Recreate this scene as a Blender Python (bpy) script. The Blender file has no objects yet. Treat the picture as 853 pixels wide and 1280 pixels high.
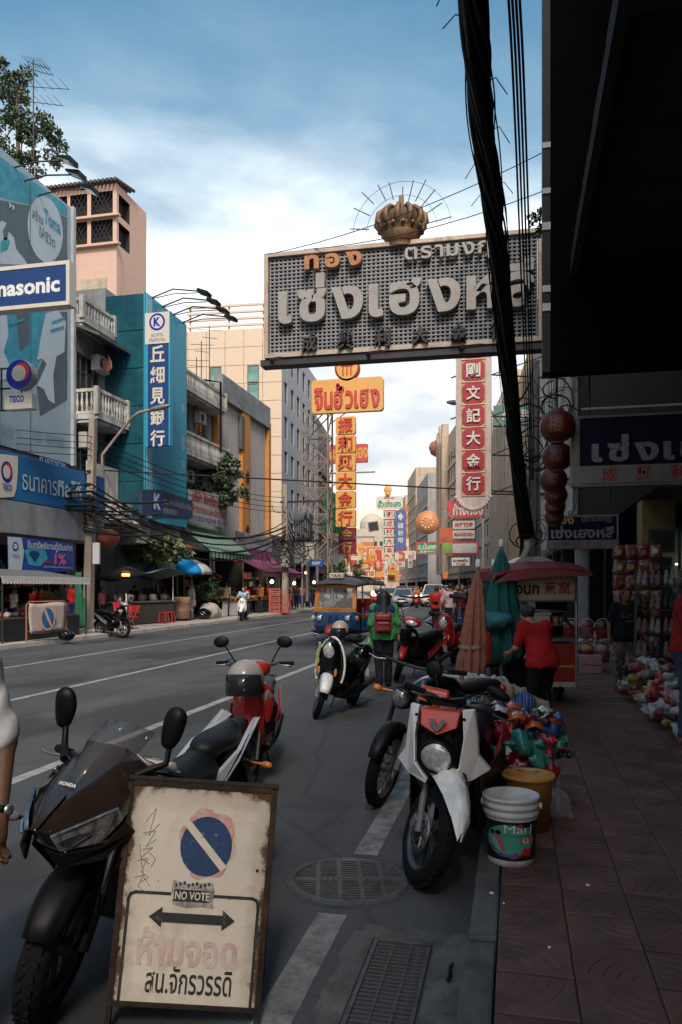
import bpy,math,random
import numpy as np
from mathutils import Vector,Matrix
random.seed(11)
R=math.radians
C=bpy.context.scene.collection
scene=bpy.context.scene
PI=math.pi
# ------------------------------------------------------------------ camera, sky, sun, exposure
CA,SA=math.cos(R(12.8)),math.sin(R(12.8))
F,CX,HY,EYE=960.0,426.5,734.0,1.6
cam=bpy.data.cameras.new('camera')
cam.lens=27.0; cam.sensor_width=36.0; cam.shift_y=(HY-640)/1280
cam.clip_start=0.05; cam.clip_end=3000
co=bpy.data.objects.new('camera',cam); C.objects.link(co)
co.location=(0,0,EYE); co.rotation_euler=(R(90),0,R(12.8))
scene.camera=co
w=bpy.data.worlds.new('World'); scene.world=w; w.use_nodes=True
SUN_EL,SUN_AZ=R(46),R(162)
def make_world():
 n=w.node_tree.nodes; l=w.node_tree.links; n.clear()
 out=n.new('ShaderNodeOutputWorld')
 sky=n.new('ShaderNodeTexSky'); sky.sky_type='NISHITA'; sky.sun_disc=False
 sky.sun_elevation=SUN_EL; sky.sun_rotation=SUN_AZ; sky.dust_density=2.0
 hs=n.new('ShaderNodeHueSaturation'); hs.inputs['Saturation'].default_value=1.22; hs.inputs['Hue'].default_value=.474; hs.inputs['Value'].default_value=1.0
 l.new(sky.outputs[0],hs.inputs['Color'])
 b1=n.new('ShaderNodeBackground'); b1.inputs[1].default_value=0.084
 l.new(hs.outputs[0],b1.inputs[0])
 tc=n.new('ShaderNodeTexCoord'); sx=n.new('ShaderNodeSeparateXYZ'); l.new(tc.outputs['Generated'],sx.inputs[0])
 mp=n.new('ShaderNodeMapping'); mp.inputs['Scale'].default_value=(1.6,1.6,4.2); mp.inputs['Location'].default_value=(.35,.2,.1)
 l.new(tc.outputs['Generated'],mp.inputs[0])
 no=n.new('ShaderNodeTexNoise'); no.inputs['Scale'].default_value=1.7; no.inputs['Detail'].default_value=8; no.inputs['Roughness'].default_value=.55
 no.inputs['Distortion'].default_value=.4
 l.new(mp.outputs[0],no.inputs[0])
 m1=n.new('ShaderNodeMath'); m1.operation='MULTIPLY_ADD'; m1.inputs[1].default_value=.26; m1.inputs[2].default_value=-.13
 l.new(no.outputs[0],m1.inputs[0])
 m2=n.new('ShaderNodeMath'); m2.operation='ADD'; l.new(m1.outputs[0],m2.inputs[0]); l.new(sx.outputs[2],m2.inputs[1])
 def ramp(stops):
  r=n.new('ShaderNodeValToRGB'); e=r.color_ramp.elements
  while len(e)<len(stops):e.new(.5)
  for x,(p,c)in zip(e,stops):x.position=p; x.color=(*c,1)
  l.new(m2.outputs[0],r.inputs[0]); return r
 cc=ramp([(0,(.62,.47,.34)),(.08,(.58,.51,.42)),(.20,(.53,.535,.525)),(.27,(.55,.56,.565)),(.385,(.74,.76,.78)),(.44,(.40,.46,.50)),(.58,(.30,.37,.42)),(1,(.34,.40,.44))])
 fa=ramp([(0,(1,1,1)),(.39,(1,1,1)),(.44,(.75,.75,.75)),(.50,(.26,.26,.26)),(.60,(.05,.05,.05)),(1,(.15,.15,.15))])
 no2=n.new('ShaderNodeTexNoise'); no2.inputs['Scale'].default_value=4.5; no2.inputs['Detail'].default_value=6; l.new(mp.outputs[0],no2.inputs[0])
 vr=n.new('ShaderNodeValToRGB'); vr.color_ramp.elements[0].position=.35; vr.color_ramp.elements[0].color=(.66,.70,.75,1); vr.color_ramp.elements[1].position=.62
 l.new(no2.outputs[0],vr.inputs[0])
 mx=n.new('ShaderNodeMix'); mx.data_type='RGBA'; mx.blend_type='MULTIPLY'; mx.inputs[0].default_value=1.0
 l.new(cc.outputs[0],mx.inputs[6]); l.new(vr.outputs[0],mx.inputs[7])
 b2=n.new('ShaderNodeBackground'); b2.inputs[1].default_value=0.98; l.new(mx.outputs[2],b2.inputs[0])
 ms=n.new('ShaderNodeMixShader'); l.new(fa.outputs[0],ms.inputs[0]); l.new(b1.outputs[0],ms.inputs[1]); l.new(b2.outputs[0],ms.inputs[2])
 l.new(ms.outputs[0],out.inputs[0])
make_world()
sl=bpy.data.lights.new('sun','SUN'); sl.energy=1.5; sl.angle=R(14); sl.color=(1,.92,.80)
so=bpy.data.objects.new('sun',sl); C.objects.link(so)
_d=Vector((math.sin(SUN_AZ)*math.cos(SUN_EL),math.cos(SUN_AZ)*math.cos(SUN_EL),math.sin(SUN_EL)))
so.rotation_euler=_d.to_track_quat('Z','Y').to_euler()
vs=scene.view_settings
scene.display_settings.display_device='sRGB'
vs.view_transform='Standard'; vs.look='None'; vs.gamma=1; vs.exposure=1.2; vs.use_curve_mapping=False
scene.cycles.max_bounces=6; scene.cycles.diffuse_bounces=3; scene.cycles.glossy_bounces=3
scene.cycles.transmission_bounces=4; scene.cycles.transparent_max_bounces=12
scene.cycles.use_denoising=True
# ------------------------------------------------------------------ helpers
def at(u,v,d):
 xr=(u-CX)/F*d
 return Vector((xr*CA-d*SA,xr*SA+d*CA,EYE-(v-HY)/F*d))
def gnd(u,v,z=0.0):return at(u,v,(EYE-z)*F/(v-HY))
def aty(u,v,y):return at(u,v,y/(CA+(u-CX)/F*SA))
def atx(u,v,x):return at(u,v,x/((u-CX)/F*CA-SA))
def off(y):
 if y<25:return 0.0
 if y<125:return-.0011*(y-25)**2
 return-11.0-.22*(y-125)
def slope(y):return 0 if y<25 else(-.0022*(y-25)if y<125 else-.22)
def tag(o,label=None,cat=None,group=None,kind=None):
 if label:o['label']=label
 if cat:o['category']=cat
 if group:o['group']=group
 if kind:o['kind']=kind
 return o
def thing(name,label,cat,loc=(0,0,0),rz=0,group=None,rot=None):
 o=bpy.data.objects.new(name,None); C.objects.link(o)
 o.location=loc; o.rotation_euler=rot if rot else(0,0,rz); o.empty_display_size=.1
 return tag(o,label,cat,group)
USED=set()
def fresh(words,fmt):
 for w_ in words:
  if fmt.format(w_)not in USED:break
 USED.add(fmt.format(w_)); return fmt.format(w_)
KIDS={}
def link(name,me,parent=None,mats=None):
 o=bpy.data.objects.new(name,me); C.objects.link(o)
 if parent:o.parent=parent; KIDS.setdefault(parent.name,[]).append(o)
 return o
def dup(o,loc=None,rz=None,label=None,parent=None,swap=None,scale=None,rot=None):
 c=o.copy(); C.objects.link(c)
 if parent:c.parent=parent; KIDS.setdefault(parent.name,[]).append(c)
 if loc is not None:c.location=loc
 if rz is not None:c.rotation_euler=(0,0,rz)
 if rot is not None:c.rotation_euler=rot
 if label:c['label']=label
 if scale:c.scale=(scale,)*3
 if swap and o.type=='MESH':
  for i,s in enumerate(o.material_slots):
   m=s.material
   if m and m.name in swap:
    c.material_slots[i].link='OBJECT'; c.material_slots[i].material=swap[m.name]
 for k in list(KIDS.get(o.name,[])):dup(k,parent=c,swap=swap)
 return c
class MB:
 def __init__(s):s.v=[]; s.f=[]; s.m=[]; s.s=[]
 def add(s,vs,fs,mi=0,sm=False):
  b=len(s.v); s.v.extend([tuple(p)for p in vs])
  for f in fs:s.f.append([i+b for i in f]); s.m.append(mi); s.s.append(sm)
  return s
 def box(s,c,d,rot=None,mi=0):
  x,y,z=d[0]/2,d[1]/2,d[2]/2
  vs=[Vector((a,b,e))for e in(-z,z)for b in(-y,y)for a in(-x,x)]
  if rot is not None:vs=[rot@p for p in vs]
  c=Vector(c); vs=[p+c for p in vs]
  return s.add(vs,[(0,2,3,1),(4,5,7,6),(0,1,5,4),(2,6,7,3),(0,4,6,2),(1,3,7,5)],mi)
 def bar(s,a,b,w,h=None,mi=0):
  a=Vector(a); b=Vector(b); h=h or w; d=b-a
  q=d.to_track_quat('Z','Y').to_matrix()
  return s.box((a+b)/2,(w,h,d.length),q,mi)
 def tube(s,pts,r,n=8,mi=0,cap=True):
  pts=[Vector(p)for p in pts]; k=len(pts)
  rs=r if isinstance(r,(list,tuple))else[r]*k
  vs=[]; prev=None
  for i,p in enumerate(pts):
   t=(pts[min(i+1,k-1)]-pts[max(i-1,0)])
   if t.length<1e-9:t=Vector((0,0,1))
   t.normalize()
   if prev is None:
    u=t.orthogonal().normalized()
   else:
    u=(prev-t*prev.dot(t))
    u=u.normalized()if u.length>1e-6 else t.orthogonal().normalized()
   prev=u; v2=t.cross(u)
   for j in range(n):
    a=2*PI*j/n; vs.append(p+(u*math.cos(a)+v2*math.sin(a))*rs[i])
  fs=[(i*n+j,i*n+(j+1)%n,(i+1)*n+(j+1)%n,(i+1)*n+j)for i in range(k-1)for j in range(n)]
  s.add(vs,fs,mi,True)
  if cap:s.add(vs[:n],[tuple(range(n))[::-1]],mi); s.add(vs[-n:],[tuple(range(n))],mi)
  return s
 def lathe(s,prof,n=16,M=None,mi=0,sm=True,a0=0,a1=2*PI):
  full=abs(a1-a0-2*PI)<1e-6; k=n if full else n+1
  vs=[]
  for r,z in prof:
   for j in range(k):
    a=a0+(a1-a0)*j/n; vs.append(Vector((r*math.cos(a),r*math.sin(a),z)))
  if M is not None:vs=[M@p for p in vs]
  fs=[(i*k+j,i*k+(j+1)%k,(i+1)*k+(j+1)%k,(i+1)*k+j)for i in range(len(prof)-1)for j in range(n)]
  return s.add(vs,fs,mi,sm)
 def ell(s,c,r,nu=12,nv=8,M=None,mi=0):
  r=(r,r,r)if not isinstance(r,(tuple,list))else r
  L=Matrix.Translation(Vector(c))@(M.to_4x4()if M is not None else Matrix())@Matrix.Diagonal((*r,1))
  return s.lathe([(math.sin(PI*i/nv),-math.cos(PI*i/nv))for i in range(nv+1)],nu,L,mi)
 def prism(s,poly,o,ux,uy,t,mi=0):
  o=Vector(o); ux=Vector(ux); uy=Vector(uy); t=Vector(t); n=len(poly)
  a=[o+ux*p[0]+uy*p[1]for p in poly]; b=[p+t for p in a]
  return s.add(a+b,[tuple(range(n)),tuple(range(2*n-1,n-1,-1))]+[(i,i+n,(i+1)%n+n,(i+1)%n)for i in range(n)],mi)
 def slab(s,pts,t,mi=0):
  a=[Vector(p)for p in pts]; t=Vector(t); n=len(a)
  return s.add(a+[p+t for p in a],[tuple(range(n)),tuple(range(2*n-1,n-1,-1))]+[(i,i+n,(i+1)%n+n,(i+1)%n)for i in range(n)],mi)
 def loft(s,rings,mi=0,sm=True,cap=True,closed=True):
  k=len(rings[0]); vs=[p for r in rings for p in r]; m=k if closed else k-1
  s.add(vs,[(i*k+j,i*k+(j+1)%k,(i+1)*k+(j+1)%k,(i+1)*k+j)for i in range(len(rings)-1)for j in range(m)],mi,sm)
  if cap and closed:s.add(rings[0],[tuple(range(k))[::-1]],mi); s.add(rings[-1],[tuple(range(k))],mi)
  return s
 def quad(s,a,b,c,d,mi=0):return s.add([a,b,c,d],[(0,1,2,3)],mi)
 def mesh(s,name,mats):
  me=bpy.data.meshes.new(name); me.from_pydata(s.v,[],s.f)
  for m in(mats if isinstance(mats,(list,tuple))else[mats]):me.materials.append(m)
  me.polygons.foreach_set('material_index',s.m); me.polygons.foreach_set('use_smooth',s.s)
  me.validate(); me.update(); return me
 def build(s,name,mats,parent=None,bevel=0,label=None,kind=None,loc=None,solid=0):
  import bmesh
  me=s.mesh(name,mats)
  bm=bmesh.new(); bm.from_mesh(me); bmesh.ops.recalc_face_normals(bm,faces=bm.faces); bm.to_mesh(me); bm.free()
  o=link(name,me,parent)
  if loc is not None:o.location=loc
  if label:o['label']=label
  if kind:o['kind']=kind
  if solid:
   m=o.modifiers.new('solid','SOLIDIFY'); m.thickness=solid
  if bevel:
   m=o.modifiers.new('bevel','BEVEL'); m.width=bevel; m.segments=2; m.limit_method='ANGLE'; m.angle_limit=R(40)
  return o
def sd(prims,X,Y,Z,k):
 V=None
 for p in prims:
  t=p[0]
  if t=='c':
   a,b,ra,rb=np.array(p[1],float),np.array(p[2],float),p[3],p[4]
   ab=b-a; L=max((ab*ab).sum(),1e-9)
   h=np.clip(((X-a[0])*ab[0]+(Y-a[1])*ab[1]+(Z-a[2])*ab[2])/L,0,1)
   D=np.sqrt((X-a[0]-ab[0]*h)**2+(Y-a[1]-ab[1]*h)**2+(Z-a[2]-ab[2]*h)**2)-(ra+(rb-ra)*h)
  elif t=='e':
   c,r=p[1],p[2]
   q=np.sqrt(((X-c[0])/r[0])**2+((Y-c[1])/r[1])**2+((Z-c[2])/r[2])**2)
   D=(q-1)*min(r)
  elif t=='b':
   c,hf,rd=p[1],p[2],p[3]
   dx,dy,dz=abs(X-c[0])-hf[0]+rd,abs(Y-c[1])-hf[1]+rd,abs(Z-c[2])-hf[2]+rd
   D=np.sqrt(np.maximum(dx,0)**2+np.maximum(dy,0)**2+np.maximum(dz,0)**2)+np.minimum(np.maximum(dx,np.maximum(dy,dz)),0)-rd
  elif t=='cut':
   c,nn=p[1],p[2]; D=(X-c[0])*nn[0]+(Y-c[1])*nn[1]+(Z-c[2])*nn[2]
   V=np.maximum(V,D); continue
  elif t=='sub':
   V=np.maximum(V,-sd([p[1]],X,Y,Z,k)); continue
  kk=p[5]if(t=='c' and len(p)>5)else k
  if V is None:V=D
  else:
   h=np.maximum(kk-abs(V-D),0)/kk; V=np.minimum(V,D)-h*h*kk*.25
 return V
def snet(prims,h,k=.04,noise=None):
 lo=np.full(3,1e9); hi=-lo
 for p in prims:
  if p[0]=='c':
   for q,r in((p[1],p[3]),(p[2],p[4])):lo=np.minimum(lo,np.array(q)-r); hi=np.maximum(hi,np.array(q)+r)
  elif p[0]in 'eb':
   lo=np.minimum(lo,np.array(p[1])-np.array(p[2])); hi=np.maximum(hi,np.array(p[1])+np.array(p[2]))
 lo-=2*h+.01; hi+=2*h+.01
 n=np.ceil((hi-lo)/h).astype(int)+1
 ax=[lo[i]+h*np.arange(n[i])for i in range(3)]
 X,Y,Z=np.meshgrid(*ax,indexing='ij')
 V=sd(prims,X,Y,Z,k)
 if noise:V=V+noise(X,Y,Z)
 I=V<0
 sl=lambda d,e:tuple(slice(d[i],None if d[i]else-1)if e[i]else slice(None)for i in range(3))
 cs=[(a,b,c)for a in(0,1)for b in(0,1)for c in(0,1)]
 g=lambda A,c:A[c[0]:n[0]-1+c[0],c[1]:n[1]-1+c[1],c[2]:n[2]-1+c[2]]
 cnt=sum(g(I,c).astype(int)for c in cs); act=(cnt>0)&(cnt<8)
 acc=np.zeros(act.shape+(3,)); num=np.zeros(act.shape)
 for c in cs:
  for a in range(3):
   if c[a]:continue
   d=list(c); d[a]=1; v0,v1=g(V,c),g(V,d); x=(v0<0)!=(v1<0)
   t=np.where(x,v0/np.where(x,v0-v1,1),0)
   for q in range(3):acc[...,q]+=np.where(x,c[q]+(t if q==a else 0),0)
   num+=x
 idx=-np.ones(act.shape,int); idx[act]=np.arange(act.sum())
 P=np.argwhere(act)+acc[act]/num[act][:,None]; P=lo+P*h
 F_=[]
 for a in range(3):
  b,c=(a+1)%3,(a+2)%3
  s0=[slice(1,n[i]-1)for i in range(3)]; s1=list(s0); s0[a]=slice(0,n[a]-1); s1[a]=slice(1,n[a])
  i0,i1=I[tuple(s0)],I[tuple(s1)]
  for sg in(0,1):
   e=np.argwhere((i0&~i1)if sg==0 else(~i0&i1))
   if not len(e):continue
   for q in(b,c):e[:,q]+=1
   def cell(db,dc):
    f=e.copy(); f[:,b]-=db; f[:,c]-=dc; return idx[f[:,0],f[:,1],f[:,2]]
   q4=[cell(1,1),cell(0,1),cell(0,0),cell(1,0)]
   if sg:q4=q4[::-1]
   F_.append(np.stack(q4,1))
 return P,np.concatenate(F_)
def sdf(name,prims,h,mats,parent=None,k=.04,noise=None,label=None):
 P,Q=snet(prims,h,k,noise)
 me=bpy.data.meshes.new(name); me.from_pydata(P.tolist(),[],Q.tolist())
 me.materials.append(mats); me.polygons.foreach_set('use_smooth',[True]*len(Q)); me.update()
 o=link(name,me,parent)
 if label:o['label']=label
 return o
 # ------------------------------------------------------------------ procedural materials
MATS={}
def mat(name,col=None,rough=.6,metal=0,var=.18,scale=3,bump=0,bscale=60,dirt=0,dcol=(.03,.028,.025),dscale=1.5,coat=0,emit=0,streak=0,spec=.5,trans=0):
 if name in MATS:return MATS[name]
 m=bpy.data.materials.new(name); m.use_nodes=True; MATS[name]=m
 n=m.node_tree.nodes; l=m.node_tree.links; b=n['Principled BSDF']
 b.inputs['Roughness'].default_value=rough; b.inputs['Metallic'].default_value=metal
 b.inputs['Specular IOR Level'].default_value=spec
 if coat:b.inputs['Coat Weight'].default_value=coat; b.inputs['Coat Roughness'].default_value=.06
 if trans:b.inputs['Transmission Weight'].default_value=trans; b.inputs['IOR'].default_value=1.2
 tc=n.new('ShaderNodeTexCoord')
 no=n.new('ShaderNodeTexNoise'); no.inputs['Scale'].default_value=scale; no.inputs['Detail'].default_value=5; no.inputs['Roughness'].default_value=.65
 l.new(tc.outputs['Object'],no.inputs[0])
 rp=n.new('ShaderNodeValToRGB'); e=rp.color_ramp.elements
 e[0].position=.3; e[1].position=.7
 e[0].color=(*[c*(1-var)for c in col],1); e[1].color=(*[min(1,c*(1+var))for c in col],1)
 l.new(no.outputs[0],rp.inputs[0]); last=rp.outputs[0]
 if dirt:
  mp=n.new('ShaderNodeMapping'); mp.inputs['Scale'].default_value=(1,1,.12 if streak else 1); l.new(tc.outputs['Object'],mp.inputs[0])
  n2=n.new('ShaderNodeTexNoise'); n2.inputs['Scale'].default_value=dscale; n2.inputs['Detail'].default_value=9; n2.inputs['Roughness'].default_value=.7
  l.new(mp.outputs[0],n2.inputs[0])
  r2=n.new('ShaderNodeValToRGB'); r2.color_ramp.elements[0].position=.62-dirt*.35; r2.color_ramp.elements[1].position=.78-dirt*.2
  r2.color_ramp.elements[0].color=(0,0,0,1); l.new(n2.outputs[0],r2.inputs[0])
  mx=n.new('ShaderNodeMix'); mx.data_type='RGBA'; l.new(r2.outputs[0],mx.inputs[0]); l.new(last,mx.inputs[6]); mx.inputs[7].default_value=(*dcol,1)
  last=mx.outputs[2]
 l.new(last,b.inputs['Base Color'])
 if rough>.12:
  rr=n.new('ShaderNodeMapRange'); rr.inputs[3].default_value=max(.05,rough-.1); rr.inputs[4].default_value=min(1,rough+.1)
  l.new(no.outputs[0],rr.inputs[0]); l.new(rr.outputs[0],b.inputs['Roughness'])
 if bump:
  n3=n.new('ShaderNodeTexNoise'); n3.inputs['Scale'].default_value=bscale; n3.inputs['Detail'].default_value=4; l.new(tc.outputs['Object'],n3.inputs[0])
  bp=n.new('ShaderNodeBump'); bp.inputs['Strength'].default_value=bump; bp.inputs['Distance'].default_value=.02; l.new(n3.outputs[0],bp.inputs['Height']); l.new(bp.outputs[0],b.inputs['Normal'])
 if emit:
  b.inputs['Emission Color'].default_value=(*col,1); b.inputs['Emission Strength'].default_value=emit
 return m
def paint(name,col,**k):return mat(name,col,**{**dict(rough=.35,var=.08,scale=2,coat=.3),**k})
BLACK=mat('black_plastic',(.0045,.0045,.005),.5,var=.4,spec=.25)
GLOSSK=paint('gloss_black',(.003,.003,.0035),rough=.2,coat=.35,spec=.3)
RUBBER=mat('rubber',(.006,.006,.0065),.85,spec=.2,bump=.3,bscale=90,var=.4)
STEEL=mat('steel',(.42,.42,.43),.35,.9,dirt=.3,dcol=(.10,.07,.05))
CHROME=mat('chrome',(.6,.6,.6),.12,1,var=.05)
DSTEEL=mat('dark_steel',(.05,.05,.052),.5,.6,dirt=.3,dcol=(.07,.035,.02))
GSTEEL=mat('galvanised_steel',(.24,.24,.24),.5,.5,dirt=.4,dcol=(.09,.06,.04))
WHITE=paint('white_paint',(.72,.71,.68))
DWHITE=mat('dirty_white',(.50,.48,.44),.6,dirt=.45,dcol=(.16,.14,.11),streak=1)
CONC=mat('concrete',(.24,.225,.205),.9,bump=.4,bscale=30,dirt=.4,dcol=(.06,.055,.05))
DCONC=mat('dark_concrete',(.11,.105,.10),.9,bump=.3,dirt=.4)
GLASS=mat('window_glass',(.03,.045,.05),.08,spec=.8,var=.5,scale=.8)
WOOD=mat('wood',(.20,.085,.03),.7,var=.4,scale=9)
INK=mat('black_ink',(.02,.02,.022),.7,dirt=.15,dcol=(.3,.28,.25),dscale=30)
WIRE=mat('cable_black',(.006,.006,.007),.75)
SKIN=mat('skin_brown',(.26,.125,.07),.55,var=.12)
SKIN2=mat('skin_light',(.38,.21,.13),.55,var=.12)
HAIR=mat('hair_black',(.008,.007,.006),.5,bump=.3,bscale=140)
LENS=mat('headlight_lens',(.78,.76,.72),.10,.35,var=.5,scale=26,coat=1)
AMBER=mat('amber_lens',(.65,.18,.02),.15,coat=.8)
REDLENS=mat('red_lens',(.45,.02,.015),.15,coat=.8)
RED=paint('red_paint',(.42,.025,.02)); ORANGE=paint('orange_paint',(.60,.10,.025))
GREY=mat('grey_plastic',(.13,.13,.135),.5)
BLUE=mat('blue_cloth',(.025,.09,.30),.8,var=.3)
def cloth(name,col,**k):return mat('cloth_'+name,col,**{**dict(rough=.9,var=.2,scale=14,bump=.25,bscale=300,spec=.2),**k})
# ------------------------------------------------------------------ lettering
def text_mesh(s,ext=0.0,bold=0.0,res=2):
 c=bpy.data.curves.new('t','FONT'); c.body=s; c.size=1; c.resolution_u=res; c.extrude=ext; c.offset=bold
 o=bpy.data.objects.new('t',c); me=bpy.data.meshes.new_from_object(o)
 bpy.data.objects.remove(o); bpy.data.curves.remove(c)
 n=len(me.vertices); a=np.empty(n*3,'f'); me.vertices.foreach_get('co',a); return me,a.reshape(-1,3)
def text(s,w,h,cx,cz,y,m,parent,ext=0.0,bold=0.0,name='lettering',res=2,shear=0,M=None):
 """print s in a w x h box centred on (cx, cz) of a panel that faces -Y; ext = letter depth in metres"""
 if ord(s[0])>0x2e80:bold=min(bold,.022)
 me,a=text_mesh(s,1.0 if ext else 0,bold,res)
 if not len(a):return None
 lo,hi=a.min(0),a.max(0); q=a.copy()
 X=(a[:,0]-(lo[0]+hi[0])/2)/max(hi[0]-lo[0],1e-6)*w
 Z=(a[:,1]-(lo[1]+hi[1])/2)/max(hi[1]-lo[1],1e-6)*h
 q[:,0]=cx+X+shear*Z; q[:,2]=cz+Z; q[:,1]=y-a[:,2]*ext/2-ext/2
 if M is not None:q=np.array([tuple(M@Vector(p))for p in q.tolist()],'f')
 me.vertices.foreach_set('co',q.ravel()); me.materials.clear(); me.materials.append(m); me.update(); me.name=name
 return link(name,me,parent)
def letters(cl,w,h,cx,cz,y,m,parent,ext=.1,bold=.03,gap=.06,name='letter'):
 """raised letters, one object each, set on one baseline and stretched to w"""
 ms=[text_mesh(c,1.0,bold)for c in cl]; wd=[(a[:,0].max()-a[:,0].min())for _,a in ms]
 T=sum(wd)+gap*(len(cl)-1); top=max(a[:,1].max()for _,a in ms); bot=min(a[:,1].min()for _,a in ms)
 x=cx-w/2
 for(me,a),d in zip(ms,wd):
  q=a.copy(); q[:,0]=x+(a[:,0]-a[:,0].min())/T*w; q[:,2]=cz+((a[:,1]-bot)/(top-bot)-.5)*h
  q[:,1]=y-a[:,2]*ext/2-ext/2; x+=(d+gap)/T*w
  me.vertices.foreach_set('co',q.ravel()); me.materials.clear(); me.materials.append(m); me.update(); me.name=name
  link(name,me,parent)
def rrect(w,h,r,n=5):
 p=[]
 for sx,sz,a in((1,1,0),(-1,1,90),(-1,-1,180),(1,-1,270)):
  for i in range(n+1):
   t=R(a+90*i/n); p.append((sx*(w/2-r)+r*math.cos(t),sz*(h/2-r)+r*math.sin(t)))
 return p
def circ(r,n=28,cx=0,cz=0,rz=None):return[(cx+r*math.cos(2*PI*i/n),cz+(rz or r)*math.sin(2*PI*i/n))for i in range(n)]
def flat(poly,y,m,parent,name,t=.003,bevel=0):return MB().prism(poly,(0,y,0),(1,0,0),(0,0,1),(0,-t,0)).build(name,m,parent,bevel)
def band(w,h,t,y,m,parent,name='frame',d=.05):
 b=MB()
 for x in(-w/2+t/2,w/2-t/2):b.box((x,y,0),(t,d,h))
 for z in(-h/2+t/2,h/2-t/2):b.box((0,y,z),(w-2*t,d,t))
 return b.build(name,m,parent)
def sign(name,label,cat,loc,w,h,rz=0,t=.15,face=WHITE,frame=None,fw=.05,rad=0,group=None,rot=None):
 o=thing(name,label,cat,loc,rz,group,rot)
 poly=rrect(w,h,rad)if rad else[(-w/2,-h/2),(w/2,-h/2),(w/2,h/2),(-w/2,h/2)]
 MB().prism(poly,(0,t,0),(1,0,0),(0,0,1),(0,-t,0)).build('panel',face,o,.012 if rad else 0)
 if frame and not rad:band(w+fw,h+fw,fw,t/2,frame,o,d=t+.03)
 return o
 # ------------------------------------------------------------------ the setting
def asphalt():
 m=mat('asphalt',(.066,.068,.073),.85,var=.22,scale=.7,bump=.55,bscale=140,dirt=.28,dcol=(.030,.030,.032),dscale=.6,spec=.35)
 n=m.node_tree.nodes; l=m.node_tree.links; b=n['Principled BSDF']
 src=b.inputs['Base Color'].links[0].from_socket; tc=[x for x in n if x.type=='TEX_COORD'][0]
 v=n.new('ShaderNodeTexNoise'); v.inputs['Scale'].default_value=85; v.inputs['Detail'].default_value=3; l.new(tc.outputs['Object'],v.inputs[0])
 r=n.new('ShaderNodeValToRGB'); r.color_ramp.elements[0].position=.56; r.color_ramp.elements[1].position=.72; l.new(v.outputs[0],r.inputs[0])
 mx=n.new('ShaderNodeMix'); mx.data_type='RGBA'; l.new(r.outputs[0],mx.inputs[0]); l.new(src,mx.inputs[6]); mx.inputs[7].default_value=(.165,.16,.155,1)
 def over(src,fac,col):
  k=n.new('ShaderNodeMix'); k.data_type='RGBA'; l.new(fac,k.inputs[0]); l.new(src,k.inputs[6]); k.inputs[7].default_value=(*col,1); return k.outputs[2]
 def nz(scale,mscale,lo,hi,amt,kind='N'):
  mp=n.new('ShaderNodeMapping'); mp.inputs['Scale'].default_value=mscale; l.new(tc.outputs['Object'],mp.inputs[0])
  t=n.new('ShaderNodeTexNoise'); t.inputs['Scale'].default_value=scale; t.inputs['Detail'].default_value=7; l.new(mp.outputs[0],t.inputs[0])
  if kind=='V':
   dv=n.new('ShaderNodeVectorMath'); dv.operation='MULTIPLY_ADD'; l.new(t.outputs[1],dv.inputs[0]); dv.inputs[1].default_value=(.9,.9,0); l.new(mp.outputs[0],dv.inputs[2])
   v=n.new('ShaderNodeTexVoronoi'); v.feature='DISTANCE_TO_EDGE'; v.inputs['Scale'].default_value=scale; l.new(dv.outputs[0],v.inputs[0]); src=v.outputs[0]
  else:src=t.outputs[0]
  r=n.new('ShaderNodeValToRGB'); e=r.color_ramp.elements; e[0].position=lo; e[1].position=hi
  e[0].color=((amt,)*3+(1,))if kind=='V' else(0,0,0,1); e[1].color=(0,0,0,1)if kind=='V' else((amt,)*3+(1,)); l.new(src,r.inputs[0]); return r.outputs[0]
 c=over(mx.outputs[2],nz(1.1,(1,.06,1),.48,.70,.75),(.10,.10,.103))
 c=over(c,nz(.55,(1,.35,1),.54,.60,.75),(.034,.034,.036))
 c=over(c,nz(.42,(1,.6,1),.0,.010,.35,'V'),(.018,.018,.018))
 l.new(c,b.inputs['Base Color']); return m
ASPH=asphalt()
YS=[-20,-10,0,5,10,15,20,25]+[25+5*i for i in range(1,24)]+[160,200,260,340]
def strip(name,x0,x1,z,m,z0=None,ys=YS,kind='structure',parent=None):
 b=MB(); V=[];
 for y in ys:
  o=off(y); V+=[(x0+o,y,z),(x1+o,y,z)]+([(x0+o,y,z0),(x1+o,y,z0)]if z0 is not None else[])
 k=4 if z0 is not None else 2; fs=[]
 for i in range(len(ys)-1):
  a,c=i*k,(i+1)*k
  fs.append((a,a+1,c+1,c))
  if k==4:fs+=[(a+2,a,c,c+2),(a+1,a+3,c+3,c+1)]
 if k==4:fs+=[(0,2,3,1),(len(V)-4,len(V)-3,len(V)-1,len(V)-2)]
 b.add(V,fs); return b.build(name,m,parent,kind=kind)
MB().quad((-1500,-1500,-.02),(1500,-1500,-.02),(1500,1500,-.02),(-1500,1500,-.02)).build('ground',DCONC,kind='structure')
strip('road',-12.75,-.2,0,ASPH)
LINE=mat('worn_road_paint',(.25,.25,.245),.8,var=.2,scale=30,dirt=.55,dcol=(.07,.07,.07),dscale=7,bump=.4,bscale=120)
LINE2=mat('road_paint',(.30,.30,.295),.8,var=.2,scale=20,dirt=.4,dcol=(.09,.09,.09),dscale=5)
strip('edge_line',-.945,-.80,.004,LINE,ys=[-6,3.65]); strip('edge_line',-.945,-.80,.004,LINE,ys=[4.5,14,22,25,30,35,40])
for x,wd in((-4.04,.13),(-6.95,.12),(-9.85,.11)):
 strip('lane_line',x-wd/2,x+wd/2,.004,LINE2,ys=[y for y in YS if y<160])
KERB=mat('kerb_concrete',(.13,.128,.122),.9,var=.25,scale=5,bump=.45,bscale=70,dirt=.45,dcol=(.045,.043,.04),dscale=4)
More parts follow.
